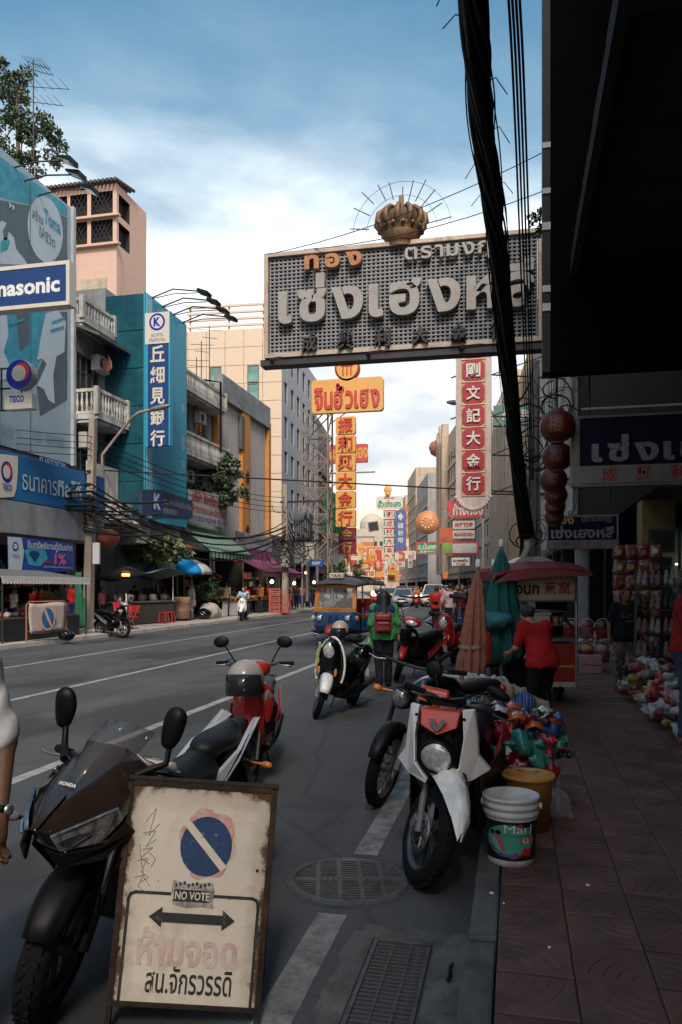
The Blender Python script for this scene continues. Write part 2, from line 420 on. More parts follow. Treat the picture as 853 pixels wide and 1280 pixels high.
kerb=strip('kerb',-.2,-.078,.1,KERB,-.02,ys=[8.6]+[y for y in YS if y>8.6])
for i in range(12):
 y=.6+i*.67+(.06*math.sin(i*5)); b=MB().box((-.139+random.uniform(-.004,.004),y+.33,.04+random.uniform(-.003,.003)),(.122,.655,.12)); b.build('kerb_stone',KERB,kerb,.012)
SWB=mat('sidewalk_bed',(.05,.035,.033),.95,dirt=.3)
side=strip('sidewalk',-.074,7,.082,SWB,-.02)
def tile_mat():
 m=mat('red_stamped_tile',(.165,.078,.060),.75,var=.30,scale=1.2,bump=0,dirt=.42,dcol=(.045,.032,.028),dscale=3)
 n=m.node_tree.nodes; l=m.node_tree.links; b=n['Principled BSDF']; tc=[x for x in n if x.type=='TEX_COORD'][0]
 oi=n.new('ShaderNodeObjectInfo')
 ad=n.new('ShaderNodeVectorMath'); ad.operation='ADD'; l.new(tc.outputs['Object'],ad.inputs[0])
 cx=n.new('ShaderNodeCombineXYZ'); l.new(oi.outputs['Random'],cx.inputs[2]); l.new(oi.outputs['Location'],ad.inputs[1])
 for t in[x for x in n if x.type=='TEX_NOISE' and x.inputs[0].is_linked]:
  if t.inputs['Scale'].default_value<2:l.new(ad.outputs[0],t.inputs[0])
 for t in[x for x in n if x.type=='MAPPING']:l.new(ad.outputs[0],t.inputs[0])
 hv=n.new('ShaderNodeHueSaturation'); mr=n.new('ShaderNodeMapRange'); l.new(oi.outputs['Random'],mr.inputs[0]); mr.inputs[3].default_value=.80; mr.inputs[4].default_value=1.18
 src=b.inputs['Base Color'].links[0].from_socket; l.new(src,hv.inputs['Color']); l.new(mr.outputs[0],hv.inputs['Value']); l.new(hv.outputs[0],b.inputs['Base Color'])
 nz=n.new('ShaderNodeTexNoise'); nz.inputs['Scale'].default_value=110; l.new(tc.outputs['Object'],nz.inputs[0])
 bp=n.new('ShaderNodeBump'); bp.inputs['Strength'].default_value=.35; bp.inputs['Distance'].default_value=.004; l.new(nz.outputs[0],bp.inputs['Height']); l.new(bp.outputs[0],b.inputs['Normal'])
 return m
TILE=tile_mat()
def tile_mesh(x0=-.146,x1=.146):
 """stamped tile: bevelled slab with raised concentric arc ribs fanning from one corner"""
 b=MB(); e=.006; y0,y1=-.147,.147
 b.loft([[(x0,y0,0),(x1,y0,0),(x1,y1,0),(x0,y1,0)],[(x0,y0,.014),(x1,y0,.014),(x1,y1,.014),(x0,y1,.014)],[(x0+e,y0+e,.018),(x1-e,y0+e,.018),(x1-e,y1-e,.018),(x0+e,y1-e,.018)]],sm=False)
 for r in(.075,.13,.185,.24):
  A=[R(8+74*i/6)for i in range(7)]
  p=[(x0+.012+rr*math.cos(a),y0+.012+rr*math.sin(a),z)for a in A for rr,z in((r-.007,.017),(r-.003,.0215),(r+.003,.0215),(r+.007,.017))]
  b.add(p,[(i*4+j,i*4+j+1,i*4+j+5,i*4+j+4)for i in range(6)for j in range(3)])
 return b
tm=tile_mesh().mesh('tile',TILE); rest=MB(); rt=tile_mesh(); nt=0
for r_ in range(-12,74):
 for c_ in range(0,24):
  x=.075+c_*.2975; y=1.4+r_*.303
  d=-SA*x+CA*y; u=CX+F*(x*CA+y*SA)/max(d,.1)
  k=((r_*7+c_*3+r_//2)%4 if random.random()<.15 else(c_%2)+2*(r_%2)*(1-0)if False else(0,1,3,2)[(c_%2)+2*(r_%2)])*PI/2
  if 1.8<d<8.6 and u<930 and nt<290:
   o=link('tile',tm,side); o.location=(x,y,.083+random.uniform(-.002,.0015)); o.rotation_euler=(random.uniform(-.006,.006),random.uniform(-.006,.006),k); nt+=1
  elif x<2.6:
   q=Matrix.Translation((x,y,.083))@Matrix.Rotation(k,4,'Z'); rest.add([q@Vector(v)for v in rt.v[:12]],rt.f[:14])
rest.build('far_tiles',TILE,side,kind='stuff')
LPAVE=mat('left_pavement',(.36,.32,.28),.9,var=.15,scale=1.5,dirt=.35,dcol=(.12,.10,.085),dscale=1.2,bump=.2)
strip('left_pavement',-18,-12.95,.12,LPAVE,-.02)
lk=strip('left_kerb',-12.945,-12.75,.118,mat('pale_kerb',(.50,.46,.41),.85,var=.15,dirt=.35,dcol=(.2,.18,.15)),-.02)
GUT=mat('gutter_concrete',(.115,.113,.105),.9,var=.3,scale=4,bump=.5,bscale=80,dirt=.5,dcol=(.04,.038,.035),dscale=5)
b=MB()
gx0,gx1,gy0,gy1=-.61,-.37,1.5,3.42
jag=lambda s:random.uniform(-.018,.018)
n_=26
L=[(-.735+jag(0),.9+(3.56-.9)*i/n_)for i in range(n_+1)]
top=[(-.735+(.53)*i/14,3.56+jag(0))for i in range(1,15)]
b.prism([(gx0-.02,.9)]+[(gx0-.02,gy1+.02)]+[(x,y)for x,y in(top[3],top[2],top[1],top[0])]+L[::-1],(0,0,-.01),(1,0,0),(0,1,0),(0,0,.018))
b.prism([(gx0-.02,gy1+.02)]+[(gx1+.02,gy1+.02)]+[(x,y)for x,y in top[3:11]][::-1],(0,0,-.01),(1,0,0),(0,1,0),(0,0,.018))
b.prism([(gx1+.02,.9),(-.205,.9),(-.205,3.55)]+[(x,y)for x,y in top[10:13]][::-1]+[(gx1+.02,gy1+.02)],(0,0,-.01),(1,0,0),(0,1,0),(0,0,.018))
b.build('gutter_slab',GUT,kind='structure')
IRON=mat('cast_iron',(.105,.102,.098),.55,.5,var=.3,scale=20,dirt=.35,dcol=(.05,.035,.025),dscale=8,bump=.2)
PIT=mat('pit_black',(.004,.004,.004),1)
dg=thing('drain_grate','long rectangular iron drain grate in the concrete gutter slab beside the kerb','drain grate',(0,0,0))
MB().box(((gx0+gx1)/2,2.2,-.0115),(gx1-gx0+.03,2.5,.005)).build('pit',PIT,dg)
f=MB()
for x in(gx0,gx1):f.box((x,(gy1+.9)/2,.002),(.016,gy1-.9,.022))
f.box(((gx0+gx1)/2,gy1,.002),(gx1-gx0-.016,.016,.022)); f.build('frame',IRON,dg,.002)
f=MB()
for x in(gx0+.082,gx0+.163):f.box((x,(gy1+.9)/2,-.001),(.009,gy1-.9-.016,.02))
f.build('long_rib',IRON,dg)
sl_=MB().box((0,0,0),(gx1-gx0-.016,.009,.016)).mesh('cross_bar',IRON)
y=gy1-.035
while y>.95:
 o=link('cross_bar',sl_,dg); o.location=((gx0+gx1)/2,y,-.001); y-=.031
mc=gnd(437,1101); mh=thing('manhole_cover','round slotted iron manhole cover lying on the worn white edge line','manhole cover',(mc.x,mc.y,0))
MB().prism(circ(.30,40),(0,0,.001),(1,0,0),(0,1,0),(0,0,.002)).build('pit',PIT,mh)
MB().lathe([(.298,0),(.298,.014),(.306,.016),(.330,.012),(.345,.004)],48).build('rim',IRON,mh)
MB().lathe([(.345,.004),(.352,.010),(.36,.006),(.375,.001)],48).build('asphalt_collar',ASPH,mh)
rb=MB(); ba=Matrix.Rotation(R(14),3,'Z')
for x in(-.17,-.055,.06,.175):
 h=math.sqrt(.30**2-x*x); rb.box(ba@Vector((x,0,.008)),(.022,2*h-.01,.011),ba)
rb.box(ba@Vector((0,0,.0085)),(.59,.05,.011),ba); rb.build('rib',IRON,mh)
for i in range(-9,10):
 y=i*.0305
 if abs(y)<.03:continue
 h=math.sqrt(.30**2-y*y); o=MB().box(ba@Vector((0,y,.006)),(2*h-.01,.0135,.010),ba).build('slot_bar',IRON,mh)
for i in range(11):MB().ell(ba@Vector((-.15+i*.03,random.uniform(-.008,.008),.015)),(.010,.012,.005),6,4).build('raised_mark',IRON,mh)
p=gnd(562,1218,.01); b=MB().tube([(0,-.07,.012),(.004,-.02,.014),(0,.03,.012),(.008,.07,.012)],[.007,.009,.008,.006],7); tag(b.build('twig',BLACK,loc=p),'short dark stick lying on the gutter slab right of the drain grate','stick')
for u,v,s,lb in((615,1117,.014,'small white scrap of paper on the kerb below the bucket'),(630,1130,.007,'tiny white scrap on the kerb edge'),(735,1107,.013,'pale bottle cap on the red tiles by the wet crack'),(687,1185,.008,'tiny pale speck of litter on the red paving tiles')):
 p=gnd(u,v,.104); tag(MB().ell((0,0,.003),(s,s*.8,.006),7,4).build('litter',WHITE,loc=p),lb,'litter')
 # ------------------------------------------------------------------ building kit: local x along the street front, y into the block, front faces -y
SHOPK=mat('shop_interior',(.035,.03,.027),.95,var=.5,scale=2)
FRAMEM=mat('window_frame',(.16,.15,.14),.6,dirt=.3)
DFRAME=mat('dark_window_frame',(.04,.04,.042),.5)
def wall_mesh(b,W,H,ops,y=0,mi=0):
 xs=sorted({0,W,*[o[0]for o in ops],*[o[1]for o in ops]}); zs=sorted({0,H,*[o[2]for o in ops],*[o[3]for o in ops]})
 for i in range(len(xs)-1):
  for j in range(len(zs)-1):
   mx,mz=(xs[i]+xs[i+1])/2,(zs[j]+zs[j+1])/2
   if any(o[0]<mx<o[1]and o[2]<mz<o[3]for o in ops):continue
   b.quad((xs[i],y,zs[j]),(xs[i+1],y,zs[j]),(xs[i+1],y,zs[j+1]),(xs[i],y,zs[j+1]),mi)
 for o in ops:
  a,c,d,e,r=o[:5]; m2=o[5]if len(o)>5 else mi
  b.quad((a,y,d),(a,y,e),(a,y+r,e),(a,y+r,d),m2); b.quad((c,y,d),(c,y+r,d),(c,y+r,e),(c,y,e),m2)
  b.quad((a,y,d),(a,y+r,d),(c,y+r,d),(c,y,d),m2); b.quad((a,y,e),(c,y,e),(c,y+r,e),(a,y+r,e),m2)
  if len(o)>5:b.quad((a,y+r,d),(c,y+r,d),(c,y+r,e),(a,y+r,e),m2)
WC={}
def window(p,x,z,w,h,y=.12,fm=FRAMEM,style=(2,1),gm=GLASS,t=.05):
 k=(round(w,2),round(h,2),fm.name,style,gm.name,t)
 if k not in WC:
  b=MB();
  for s in(-1,1):b.box((s*(w/2-t/2),0,0),(t,.06,h)); b.box((0,0,s*(h/2-t/2)),(w-2*t,.06,t))
  for i in range(1,style[0]):b.box((-w/2+w*i/style[0],0,0),(t*.7,.05,h-2*t))
  for j in range(1,style[1]):b.box((0,.003,-h/2+h*j/style[1]),(w-2*t,.044,t*.6))
  WC[k]=(b.mesh('window',fm),MB().box((0,.02,0),(w-t,.012,h-t)).mesh('pane',gm))
 o=link('window',WC[k][0],p); o.location=(x,y,z+h/2); link('pane',WC[k][1],o); return o
def bld(name,label,loc,W,D,H,rz,wm,floors=(),bays=2,win=(1.0,1.4),sill=.9,shop=3.2,style=(2,2),fm=FRAMEM,parapet=.5,reveal=.16,ledge=True,margin=.35,group=None,gm=GLASS,z0=0,cornice=None,extra=None,shopn=1,seen=True):
 o=thing(name,label,'building',loc,rz,group); b=MB(); ops=[]
 bw=(W-2*margin)/bays
 if shop:
  sw=(W-.4)/shopn
  for i in range(shopn):ops.append((.2+sw*i+.12,.2+sw*(i+1)-.12,z0+.02,z0+shop,2.2,1))
 spots=[]
 for zf in floors:
  for i in range(bays):
   xc=margin+bw*(i+.5); ops.append((xc-win[0]/2,xc+win[0]/2,zf+sill,zf+sill+win[1],reveal)); spots.append((xc,zf+sill))
 if extra:ops+=extra
 wall_mesh(b,W,H,ops)
 for x in(0,W):b.quad((x,0,z0),(x,D,z0),(x,D,H),(x,0,H))
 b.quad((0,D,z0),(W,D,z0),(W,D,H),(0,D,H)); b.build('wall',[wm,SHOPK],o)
 MB().box((W/2,D/2,H-.06-.02),(W-.02,D-.02,.1)).build('roof',DCONC,o)
 if parapet:
  MB().box((W/2,.1,H+parapet/2),(W,.2,parapet)).box((.1,D/2+.1,H+parapet/2),(.2,D-.2,parapet)).box((W-.1,D/2+.1,H+parapet/2),(.2,D-.2,parapet)).build('parapet',wm,o)
 for xc,z in spots:window(o,xc,z,*win,y=reveal-.05,fm=fm,style=style,gm=gm)
 if ledge:
  for zf in floors:MB().box((W/2,-.12,zf),(W+.02,.3,.18)).build('ledge',cornice or wm,o)
 return o
def balcony(p,x0,x1,z,dep,m,h=.95,n=None,rail=None):
 o=MB().box(((x0+x1)/2,-dep/2,z-.09),(x1-x0,dep,.18)).box(((x0+x1)/2,-dep/2+.05,z-.24),(x1-x0-.1,dep-.1,.12)).build('balcony',m,p)
 b=MB(); n=n or int((x1-x0)/.2)
 for xa,ya,xb,yb in((x0,-dep+.06,x1,-dep+.06),(x0+.05,-dep+.1,x0+.05,0),(x1-.05,-dep+.1,x1-.05,0)):
  L=math.hypot(xb-xa,yb-ya); k=max(2,int(L/.2))
  for z2,t in((z+h-.05,.12),(z+.06,.1)):b.bar((xa,ya,z2),(xb,yb,z2),.12,t)
  for i in range(k+1):
   q=i/k; b.lathe([(.035,z+.1),(.03,z+.25),(.062,z+.45),(.03,z+.65),(.045,z+h-.1)],6,Matrix.Translation((xa+(xb-xa)*q,ya+(yb-ya)*q,0)))
  for q in(0,1):b.box((xa+(xb-xa)*q,ya+(yb-ya)*q,z+h/2+.02),(.16,.16,h+.1))
 b.build('balustrade',rail or m,o); return o
def awning(name,label,p0,p1,dep,drop,m,z,stripes=None,vl=.28,rz=0):
 """sloping awning; p0-p1 is its edge on the wall, n the direction it comes out"""
 p0=Vector(p0); p1=Vector(p1); d=(p1-p0); n=Vector((d.y,-d.x,0)).normalized()
 o=thing(name,label,'awning',((p0+p1)/2).to_tuple()); base=(p0+p1)/2; L=d.length; k=stripes or 1
 b=MB(); u=d.normalized(); mm=m if isinstance(m,list)else[m]
 for i in range(k):
  a=u*(-L/2+L*i/k); c=u*(-L/2+L*(i+1)/k); mi=i%len(mm)
  sg=Vector((0,0,-drop*.5-.05))
  P=[a,c,c+n*dep*.5+sg,a+n*dep*.5+sg,c+n*dep-Vector((0,0,drop)),a+n*dep-Vector((0,0,drop))]
  V=Vector((0,0,-vl-(.03 if i%2 else 0)))
  b.add(P+[P[4]+V,P[5]+V],[(0,1,2,3),(3,2,4,5),(5,4,6,7)],mi)
 b.build('canvas',mm,o,solid=.01)
 f=MB()
 for q in(-1,1):f.bar(u*(q*L/2-q*.05)+Vector((0,0,-.1)),u*(q*L/2-q*.05)+n*dep+Vector((0,0,-drop-.03)),.035)
 f.bar(u*-L/2+n*dep+Vector((0,0,-drop-.03)),u*L/2+n*dep+Vector((0,0,-drop-.03)),.03); f.build('frame',DSTEEL,o)
 return o
def loc_on(o,p):return o.matrix_basis.inverted()@p
# ------------------------------------------------------------------ left side
LX=-16.3; RL=R(90)
CREAM=mat('cream_render',(.44,.37,.28),.85,dirt=.3,dcol=(.22,.18,.14),streak=1,dscale=.8)
PINKW=mat('pink_render',(.60,.40,.31),.85,var=.06,dirt=.3,dcol=(.42,.25,.18),streak=1,dscale=.5)
OLDW=mat('stained_render',(.34,.32,.29),.9,dirt=.55,dcol=(.07,.065,.06),streak=1,dscale=1.1,bump=.2)
GREYW=mat('grey_render',(.24,.245,.25),.85,dirt=.35,dcol=(.11,.11,.11),streak=1)
TEAL=paint('teal_glass',(.012,.075,.10),rough=.12,var=.35,scale=.8)
CYAN=paint('cyan_panel',(.03,.30,.43),rough=.45,var=.07,coat=0)
NAVY=paint('navy_panel',(.012,.045,.16),rough=.4,coat=0)
LOGOR=paint('logo_red',(.55,.03,.03),coat=0); LOGOB=paint('logo_blue',(.008,.02,.30),coat=0)
CREAMP=paint('cream_panel',(.60,.55,.46),rough=.5,coat=0)
bk=bld('bank_building','bank building wrapped in a huge blue and grey poster at the left edge',(LX,9,0),16.9,14,15.6,RL,GREYW,floors=(),shop=3.0,shopn=3,parapet=0,ledge=False)
PB=mat('poster_base',(.30,.38,.43),.5,var=.05); PG=mat('poster_grey',(.085,.115,.135),.5); PW=mat('poster_white',(.46,.53,.57),.5,var=.05)
PC=mat('poster_cyan',(.035,.26,.35),.5,var=.2,scale=1.5,dirt=.4,dcol=(.10,.38,.45),dscale=2.5); PT=mat('poster_text_cyan',(.02,.28,.42),.5)
bb=thing('billboard','huge poster of pale figures on grey and cyan covering the bank facade','billboard',(LX+.06,9,0),RL)
MB().box((16.86/2,.02,11.0),(16.86,.06,9.6)).build('panel',PB,bb)
def px(pts,x,o,name,m,k=0):
 P=[loc_on(o,atx(u,v,x))for u,v in pts]; yy=-.015-.004*k
 MB().prism([(q.x,q.z)for q in P],(0,yy,0),(1,0,0),(0,0,1),(0,.003,0)).build(name,m,o)
X0=LX+.06
px([(-60,150),(0,196),(84,258),(84,270),(60,262),(0,246),(-60,240)],X0,bb,'cyan_band',PC,0)
px([(-60,246),(0,250),(60,262),(84,272),(84,330),(-60,330)],X0,bb,'grey_field',PG,0)
px([(-60,390),(62,390),(62,430),(40,470),(20,482),(0,470),(-60,490)],X0,bb,'cyan_field',PC,0)
px([(62,390),(84,390),(84,500),(50,520),(44,470),(62,430)],X0,bb,'lower_grey',PG,0)
px([(-10,330),(-8,285),(2,276),(10,280),(16,292),(20,312),(30,324),(34,331)],X0,bb,'figure',PW,2)
px([(4,300),(3,288),(8,279),(15,281),(20,292),(16,296),(10,289),(8,300)],X0,bb,'figure_hair',PG,3)
px([(0,302),(7,296),(12,302),(9,312),(0,316)],X0,bb,'figure_shade',PC,3)
px([(-30,440),(-24,392),(8,392),(10,420),(4,440),(14,462),(8,474),(-30,480)],X0,bb,'figure',PW,2)
px([(46,450),(52,415),(57,392),(72,388),(82,402),(80,440),(70,446),(66,470),(68,505),(60,500),(54,486),(46,482),(58,455),(52,448)],X0,bb,'figure',PW,2)
px([(20,392),(36,392),(36,430),(24,440)],X0,bb,'figure_shade',PG,1)
for k_,(a_,c_)in enumerate((((10,404),(30,398)),((64,402),(80,396)),((62,412),(79,407)))):
 px([a_,c_,(c_[0],c_[1]+3),(a_[0],a_[1]+3)],X0,bb,'line_art',PC,4+k_)
e=[(56+22*math.cos(t),287+(41+.0)*math.sin(t)+6*math.cos(t))for t in[2*PI*i/30 for i in range(30)]]
px(e,X0,bb,'white_disc',PW,3)
def on_text(s,u0,u1,v0,v1,x,o,m,y=-.04,**k):
 um=(u0+u1)/2; a=loc_on(o,atx(u0,v1,x)); c=loc_on(o,atx(u1,v0,x)); z0,z1=atx(um,v1,x).z-o.location.z,atx(um,v0,x).z-o.location.z; return text(s,c.x-a.x,abs(z1-z0),(a.x+c.x)/2,(z0+z1)/2,y,m,o,**k)
on_text('สร้าง',39,53,264,277,X0,bb,PG); on_text('Toma',54,75,268,286,X0,bb,PT,bold=.02); on_text('ให้ชีวิต',48,68,289,303,X0,bb,PG)
on_text('”',10,17,255,262,X0,bb,PW,bold=.03)
for a_,c_,v_ in((0,18,534),(40,52,540),(56,80,546),(2,16,542),(40,52,548),(56,80,553)):on_text('ธนาคารและ',a_,c_,v_-3,v_+3,X0,bb,mat('poster_small_text',(.16,.28,.36),.6))
px([(46,575),(50,571),(82,578),(82,600),(46,600)],X0,bb,'blue_tab',NAVY,4); on_text('ถ.เยาวราช',48,80,575,585,X0,bb,PW,y=-.05)
MB().box((.02+16.85,-.06,11.0),(.16,.14,9.7)).build('edge_trim',mat('trim_grey',(.36,.38,.40),.5),bb)
for u in(-2,37):q=loc_on(bb,atx(u,400,X0)); MB().box((q.x,-.034,10.9),(.025,.006,9.4)).build('seam',PG,bb)
for i,(u,v,n)in enumerate(((58,196,'farther'),(70,213,'middle'),(88,231,'nearest to the pink tower'))):
 e0=atx(u-42,v+14,LX);
 fl=thing('floodlight','black floodlight on an arm above the poster, '+('topmost of three' if i==0 else 'middle one of three' if i==1 else 'lowest of three, by the pink tower'),'floodlight',e0.to_tuple(),0,'floodlights above the poster')
 h=Vector((1.7,.25,.16)); MB().tube([(0,0,-.6),(0,0,0),h*.5+Vector((0,0,.1)),h],.03,6).build('arm',DSTEEL,fl)
 MB().loft([[h+Vector(q)for q in((-.1,-.22,.05),(-.1,.22,.05),(-.1,.22,.12),(-.1,-.22,.12))],[h+Vector(q)for q in((.42,-.26,-.18),(.42,.26,-.18),(.42,.26,0),(.42,-.26,0))]],sm=False).build('housing',BLACK,fl,.02)
 MB().slab([h+Vector(q)for q in((-.05,-.2,.035),(.38,-.23,-.165),(.38,.23,-.165),(-.05,.2,.035))],(0,0,-.012)).build('glass',mat('lamp_glass',(.75,.76,.74),.2),fl)
sg=thing('bank_sign','long blue bank fascia sign with white Thai lettering and logo','sign',(-14.85,9,0),RL)
MB().box((8.42,.25,4.95),(16.84,.5,1.42)).build('panel',paint('bank_blue',(.012,.13,.32),rough=.4,coat=0),sg,.02)
X1=-14.85
px([(-60,560),(22,570),(22,590),(20,612),(17,621),(-60,626)],X1,sg,'white_field',CREAMP,1)
p_=loc_on(sg,atx(8,590,X1)); q_=loc_on(sg,atx(15,590,X1)); rr=q_.x-p_.x
flat([(p_.x+a,p_.z+c)for a,c in circ(rr,28,0,0,.32)],-.024,LOGOB,sg,'logo_ring'); flat([(p_.x+rr*.1+a,p_.z+.03+c)for a,c in circ(rr*.72,24,0,0,.235)],-.028,LOGOR,sg,'logo_crescent'); flat([(p_.x-.02+a,p_.z+c)for a,c in circ(rr*.62,24,0,0,.2)],-.032,CREAMP,sg,'logo_disc')
on_text('TISCO',2,14,605,613,X1,sg,LOGOB,bold=.03)
on_text('ธนาคาร',27,70,597,616,X1,sg,PW); on_text('ทิสโก้',71,101,600,623,X1,sg,PW,bold=.035)
MB().box((8.42,.65,3.72),(16.8,1.3,1.0)).build('canopy_fascia',GREYW,sg,.02)
bn=thing('banner','blue vinyl promotion banner with a diamond and white logo strip','banner',(-14.75,9,0),RL)
X2=-14.75
def pan(o,x,poly,m,name='panel',k=0,t=.02):
 P=[loc_on(o,atx(u,v,x))for u,v in poly]; MB().prism([(q.x,q.z)for q in P],(0,-.004*k,0),(1,0,0),(0,0,1),(0,t if k==0 else-.003,0)).build(name,m,o)
pan(bn,X2,[(10,670),(30,672),(60,675),(92,679),(93,700),(94,713),(60,716),(30,715),(11,714)],mat('banner_blue',(.02,.05,.26),.4,var=.5,scale=1.2))
pan(bn,X2,[(10,671),(27,672),(30,690),(27,714),(11,713)],PW,'white_strip',1); pan(bn,X2,[(30,688),(40,684),(56,687),(60,698),(50,708),(36,706)],mat('banner_glow',(.05,.30,.42),.4),'glow',1)
pan(bn,X2,[(36,692),(39,688),(47,689),(50,693),(43,703)],NAVY,'diamond',2)
on_text('อิ่มทรัพย์บานตู้เงินฝาก',34,90,677,690,X2,bn,PW,y=-.02,bold=.02); on_text('เพียง',54,67,700,704,X2,bn,LOGOR,y=-.02); on_text('1%',68,82,692,706,X2,bn,paint('pink_print',(.6,.12,.25)),y=-.02,bold=.03); on_text('บริการดีเยี่ยมสำหรับทุกท่าน',54,90,707,711,X2,bn,PW,y=-.02)
on_text('TISCO',15,24,693,697,X2,bn,LOGOB,y=-.02); pp=loc_on(bn,atx(19,683,X2)); flat([(pp.x+a,pp.z+c)for a,c in circ(.14,20)],-.012,LOGOB,bn,'logo'); flat([(pp.x+a,pp.z+c)for a,c in circ(.09,20)],-.016,PW,bn,'logo_disc')
c=aty(45,357,18); pa=sign('shop_sign','navy projecting sign with bold white Latin letters and a cream frame','sign',(c.x-1.35,c.y,c.z),4.6,1.06,0,.3,NAVY,CREAMP,.1)
c2=aty(78,357,18); text('Panasonic',2.45,.44,4.6/2-.24-2.45/2,0,-.004,WHITE,pa,bold=.035)
MB().tube([(-2.3,.15,.2),(-4.2,.15,.2)],.04).tube([(-2.3,.15,-.3),(-4.2,.15,-.3)],.04).build('bracket',DSTEEL,pa)
c=aty(24,468,20); rs=thing('round_bank_sign','round blue bank sign with red and white disc above a small lettered box','sign',c.to_tuple())
M_=Matrix.Rotation(R(90),4,'X')
MB().lathe([(0,0),(.42,0),(.44,.02),(.44,.28),(.42,.3),(0,.3)],32,Matrix.Translation((0,.3,0))@M_).build('drum',mat('drum_grey',(.35,.33,.3),.4,.3),rs)
flat(circ(.43,32),-.004,LOGOB,rs,'blue_face'); flat(circ(.27,28,.09,.07),-.009,LOGOR,rs,'red_crescent'); flat(circ(.235,28,0,.03),-.014,CREAMP,rs,'white_disc')
MB().box((-.02,.12,-.8),(.92,.3,.46)).build('box',CREAMP,rs,.02); text('TISCO',.5,.22,-.06,-.73,-.032,LOGOB,rs,bold=.04)
MB().tube([(-.4,.15,.25),(-3,.15,.25)],.03).tube([(-.4,.15,-.35),(-3,.15,-.35)],.03).tube([(-.45,.15,-1),(-3,.15,-1)],.03).tube([(-.7,.15,.25),(-.7,.15,-1)],.03).tube([(0,.12,-.42),(0,.12,-.6)],.02).build('bracket',DSTEEL,rs)
s1=bld('shophouse','old stained shophouse with white balustrade balconies beside the poster',(LX,25.95,0),2.4,12,11.6,RL,OLDW,floors=(5.0,8.0),bays=1,win=(1.7,1.9),sill=.7,style=(4,3),shop=3.6,parapet=0)
balcony(s1,.02,2.35,8.1,1.1,DWHITE); balcony(s1,.02,2.35,11.75,.5,DWHITE,.75)
MB().loft([[(0,-1.15,11.0),(2.38,-1.15,11.0),(2.38,-1.15,11.1),(0,-1.15,11.1)],[(0,0,11.5),(2.38,0,11.5),(2.38,0,11.6),(0,0,11.6)]],sm=False).build('eave',DCONC,s1)
MB().box((1.2,-.6,5.6),(2.3,.05,1.5)).build('side_signboard',DWHITE,s1); MB().box((1.9,-.9,4.4),(.9,.7,1.0)).build('air_conditioner',DWHITE,s1,.03)
MB().box((1.2,-.9,4.05),(2.36,1.4,.14)).build('shop_canopy',DCONC,s1)
fg=thing('flag','small faded flag on a slanting pole from the old balcony','flag',aty(112,474,27.2).to_tuple()); MB().tube([(0,0,0),(.75,0,.95)],.02,6).build('pole',DSTEEL,fg)
MB().loft([[(.55,0,.75),(.55,.02,.5),(.6,.02,.2)],[(.78,.05,.72),(.7,.06,.45),(.74,.04,.25)],[(.8,0,.95),(.95,.02,.65),(.98,.0,.35)]],closed=False,sm=True).build('cloth',mat('faded_flag',(.45,.18,.15),.9,var=.6,scale=3),fg,solid=.008)
kb=thing('bank_tower','bright cyan bank hoarding tower with a dark teal glass side','building',(-14.6,28.4,0),RL)
MB().box((2,.85,8.85),(4,1.7,9.1)).build('core',TEAL,kb)
MB().box((2,-.03,8.9),(4.02,.06,9.2)).build('front_panel',CYAN,kb); MB().box((.34,-.075,8.9),(.5,.02,9.2)).build('pale_strip',mat('pale_cyan',(.22,.46,.58),.4),kb)
for i in range(2):
 for j in range(6):
  MB().box((-.015,.28+i*.84+.15,5.1+j*1.52),(.03,.8,1.46)).build('glass_panel',TEAL,kb,.008)
MB().box((2,6.8,6.9),(4,10.2,13.8)).build('rear_block',GREYW,kb); MB().box((2,.9,3.85),(4,1.3,.9)).build('white_canopy',DWHITE,kb)
for z in(9.6,8.2,7.9,7.1):text('ง',.3,.34,3.6,z,-.064,PW,kb)
text('โทร. ๐๒ ๒๒๕',1.6,.22,2.6,5.35,-.064,PW,kb); text('K',.3,.5,1.3,12.9,-.064,PW,kb)
for i in range(4):
 q=MB().tube([(.6+i*1.0,.2,13.4),(.6+i*1.0,-1.0,13.75),(.6+i*1.0,-2.2,13.55)],.03,6).tube([(.6+i,.2,13.4),(.6+i,-1.0,13.55),(.6+i,-2.2,13.5)],.02,6); fl=thing('floodlight',f'black floodlight on a long lattice arm above the cyan tower, {("nearest", "second", "third", "farthest")[i]} of four','floodlight',(-14.6,28.4,0),RL,'floodlights above the cyan tower'); q.build('arm',DSTEEL,fl)
 for k in range(3):pass
 MB().box((.6+i,-2.35,13.48),(.5,.5,.14),Matrix.Rotation(R(20),3,'X')).build('housing',BLACK,fl,.03)
c=aty(197,474,28.15); vs_=sign('vertical_bank_sign','tall navy projecting bank sign with five white Chinese characters and cream logo top','sign',(c.x,c.y,c.z),1.02,5.3,0,.22,NAVY,None)
MB().box((0,-.006,2.03),(1.04,.04,1.24)).build('cream_top',CREAMP,vs_); flat([(a,2.27+b_)for a,b_ in circ(.34,30)],-.028,LOGOB,vs_,'logo'); flat([(a,2.27+b_)for a,b_ in circ(.26,30)],-.032,CREAMP,vs_,'logo_disc'); text('K',.3,.36,0,2.27,-.036,LOGOB,vs_,bold=.05); text('ธนาคาร',.5,.13,0,1.75,-.03,INK,vs_); text('เกียรตินาคิน',.7,.16,0,1.57,-.03,INK,vs_)
for i,ch in enumerate('丘細見銀行'):text(ch,.62,.66,.0,1.02-i*.84,-.004,CREAMP,vs_,bold=.03)
MB().box((-.46,.11,0),(.1,.26,5.34)).box((.52,.11,0),(.06,.26,5.34)).build('edge_trim',CYAN,vs_)
ks=thing('bank_fascia','navy fascia sign with a white letter emblem under the cyan tower','sign',(-14.5,28.4,0),RL)
X3=-14.5
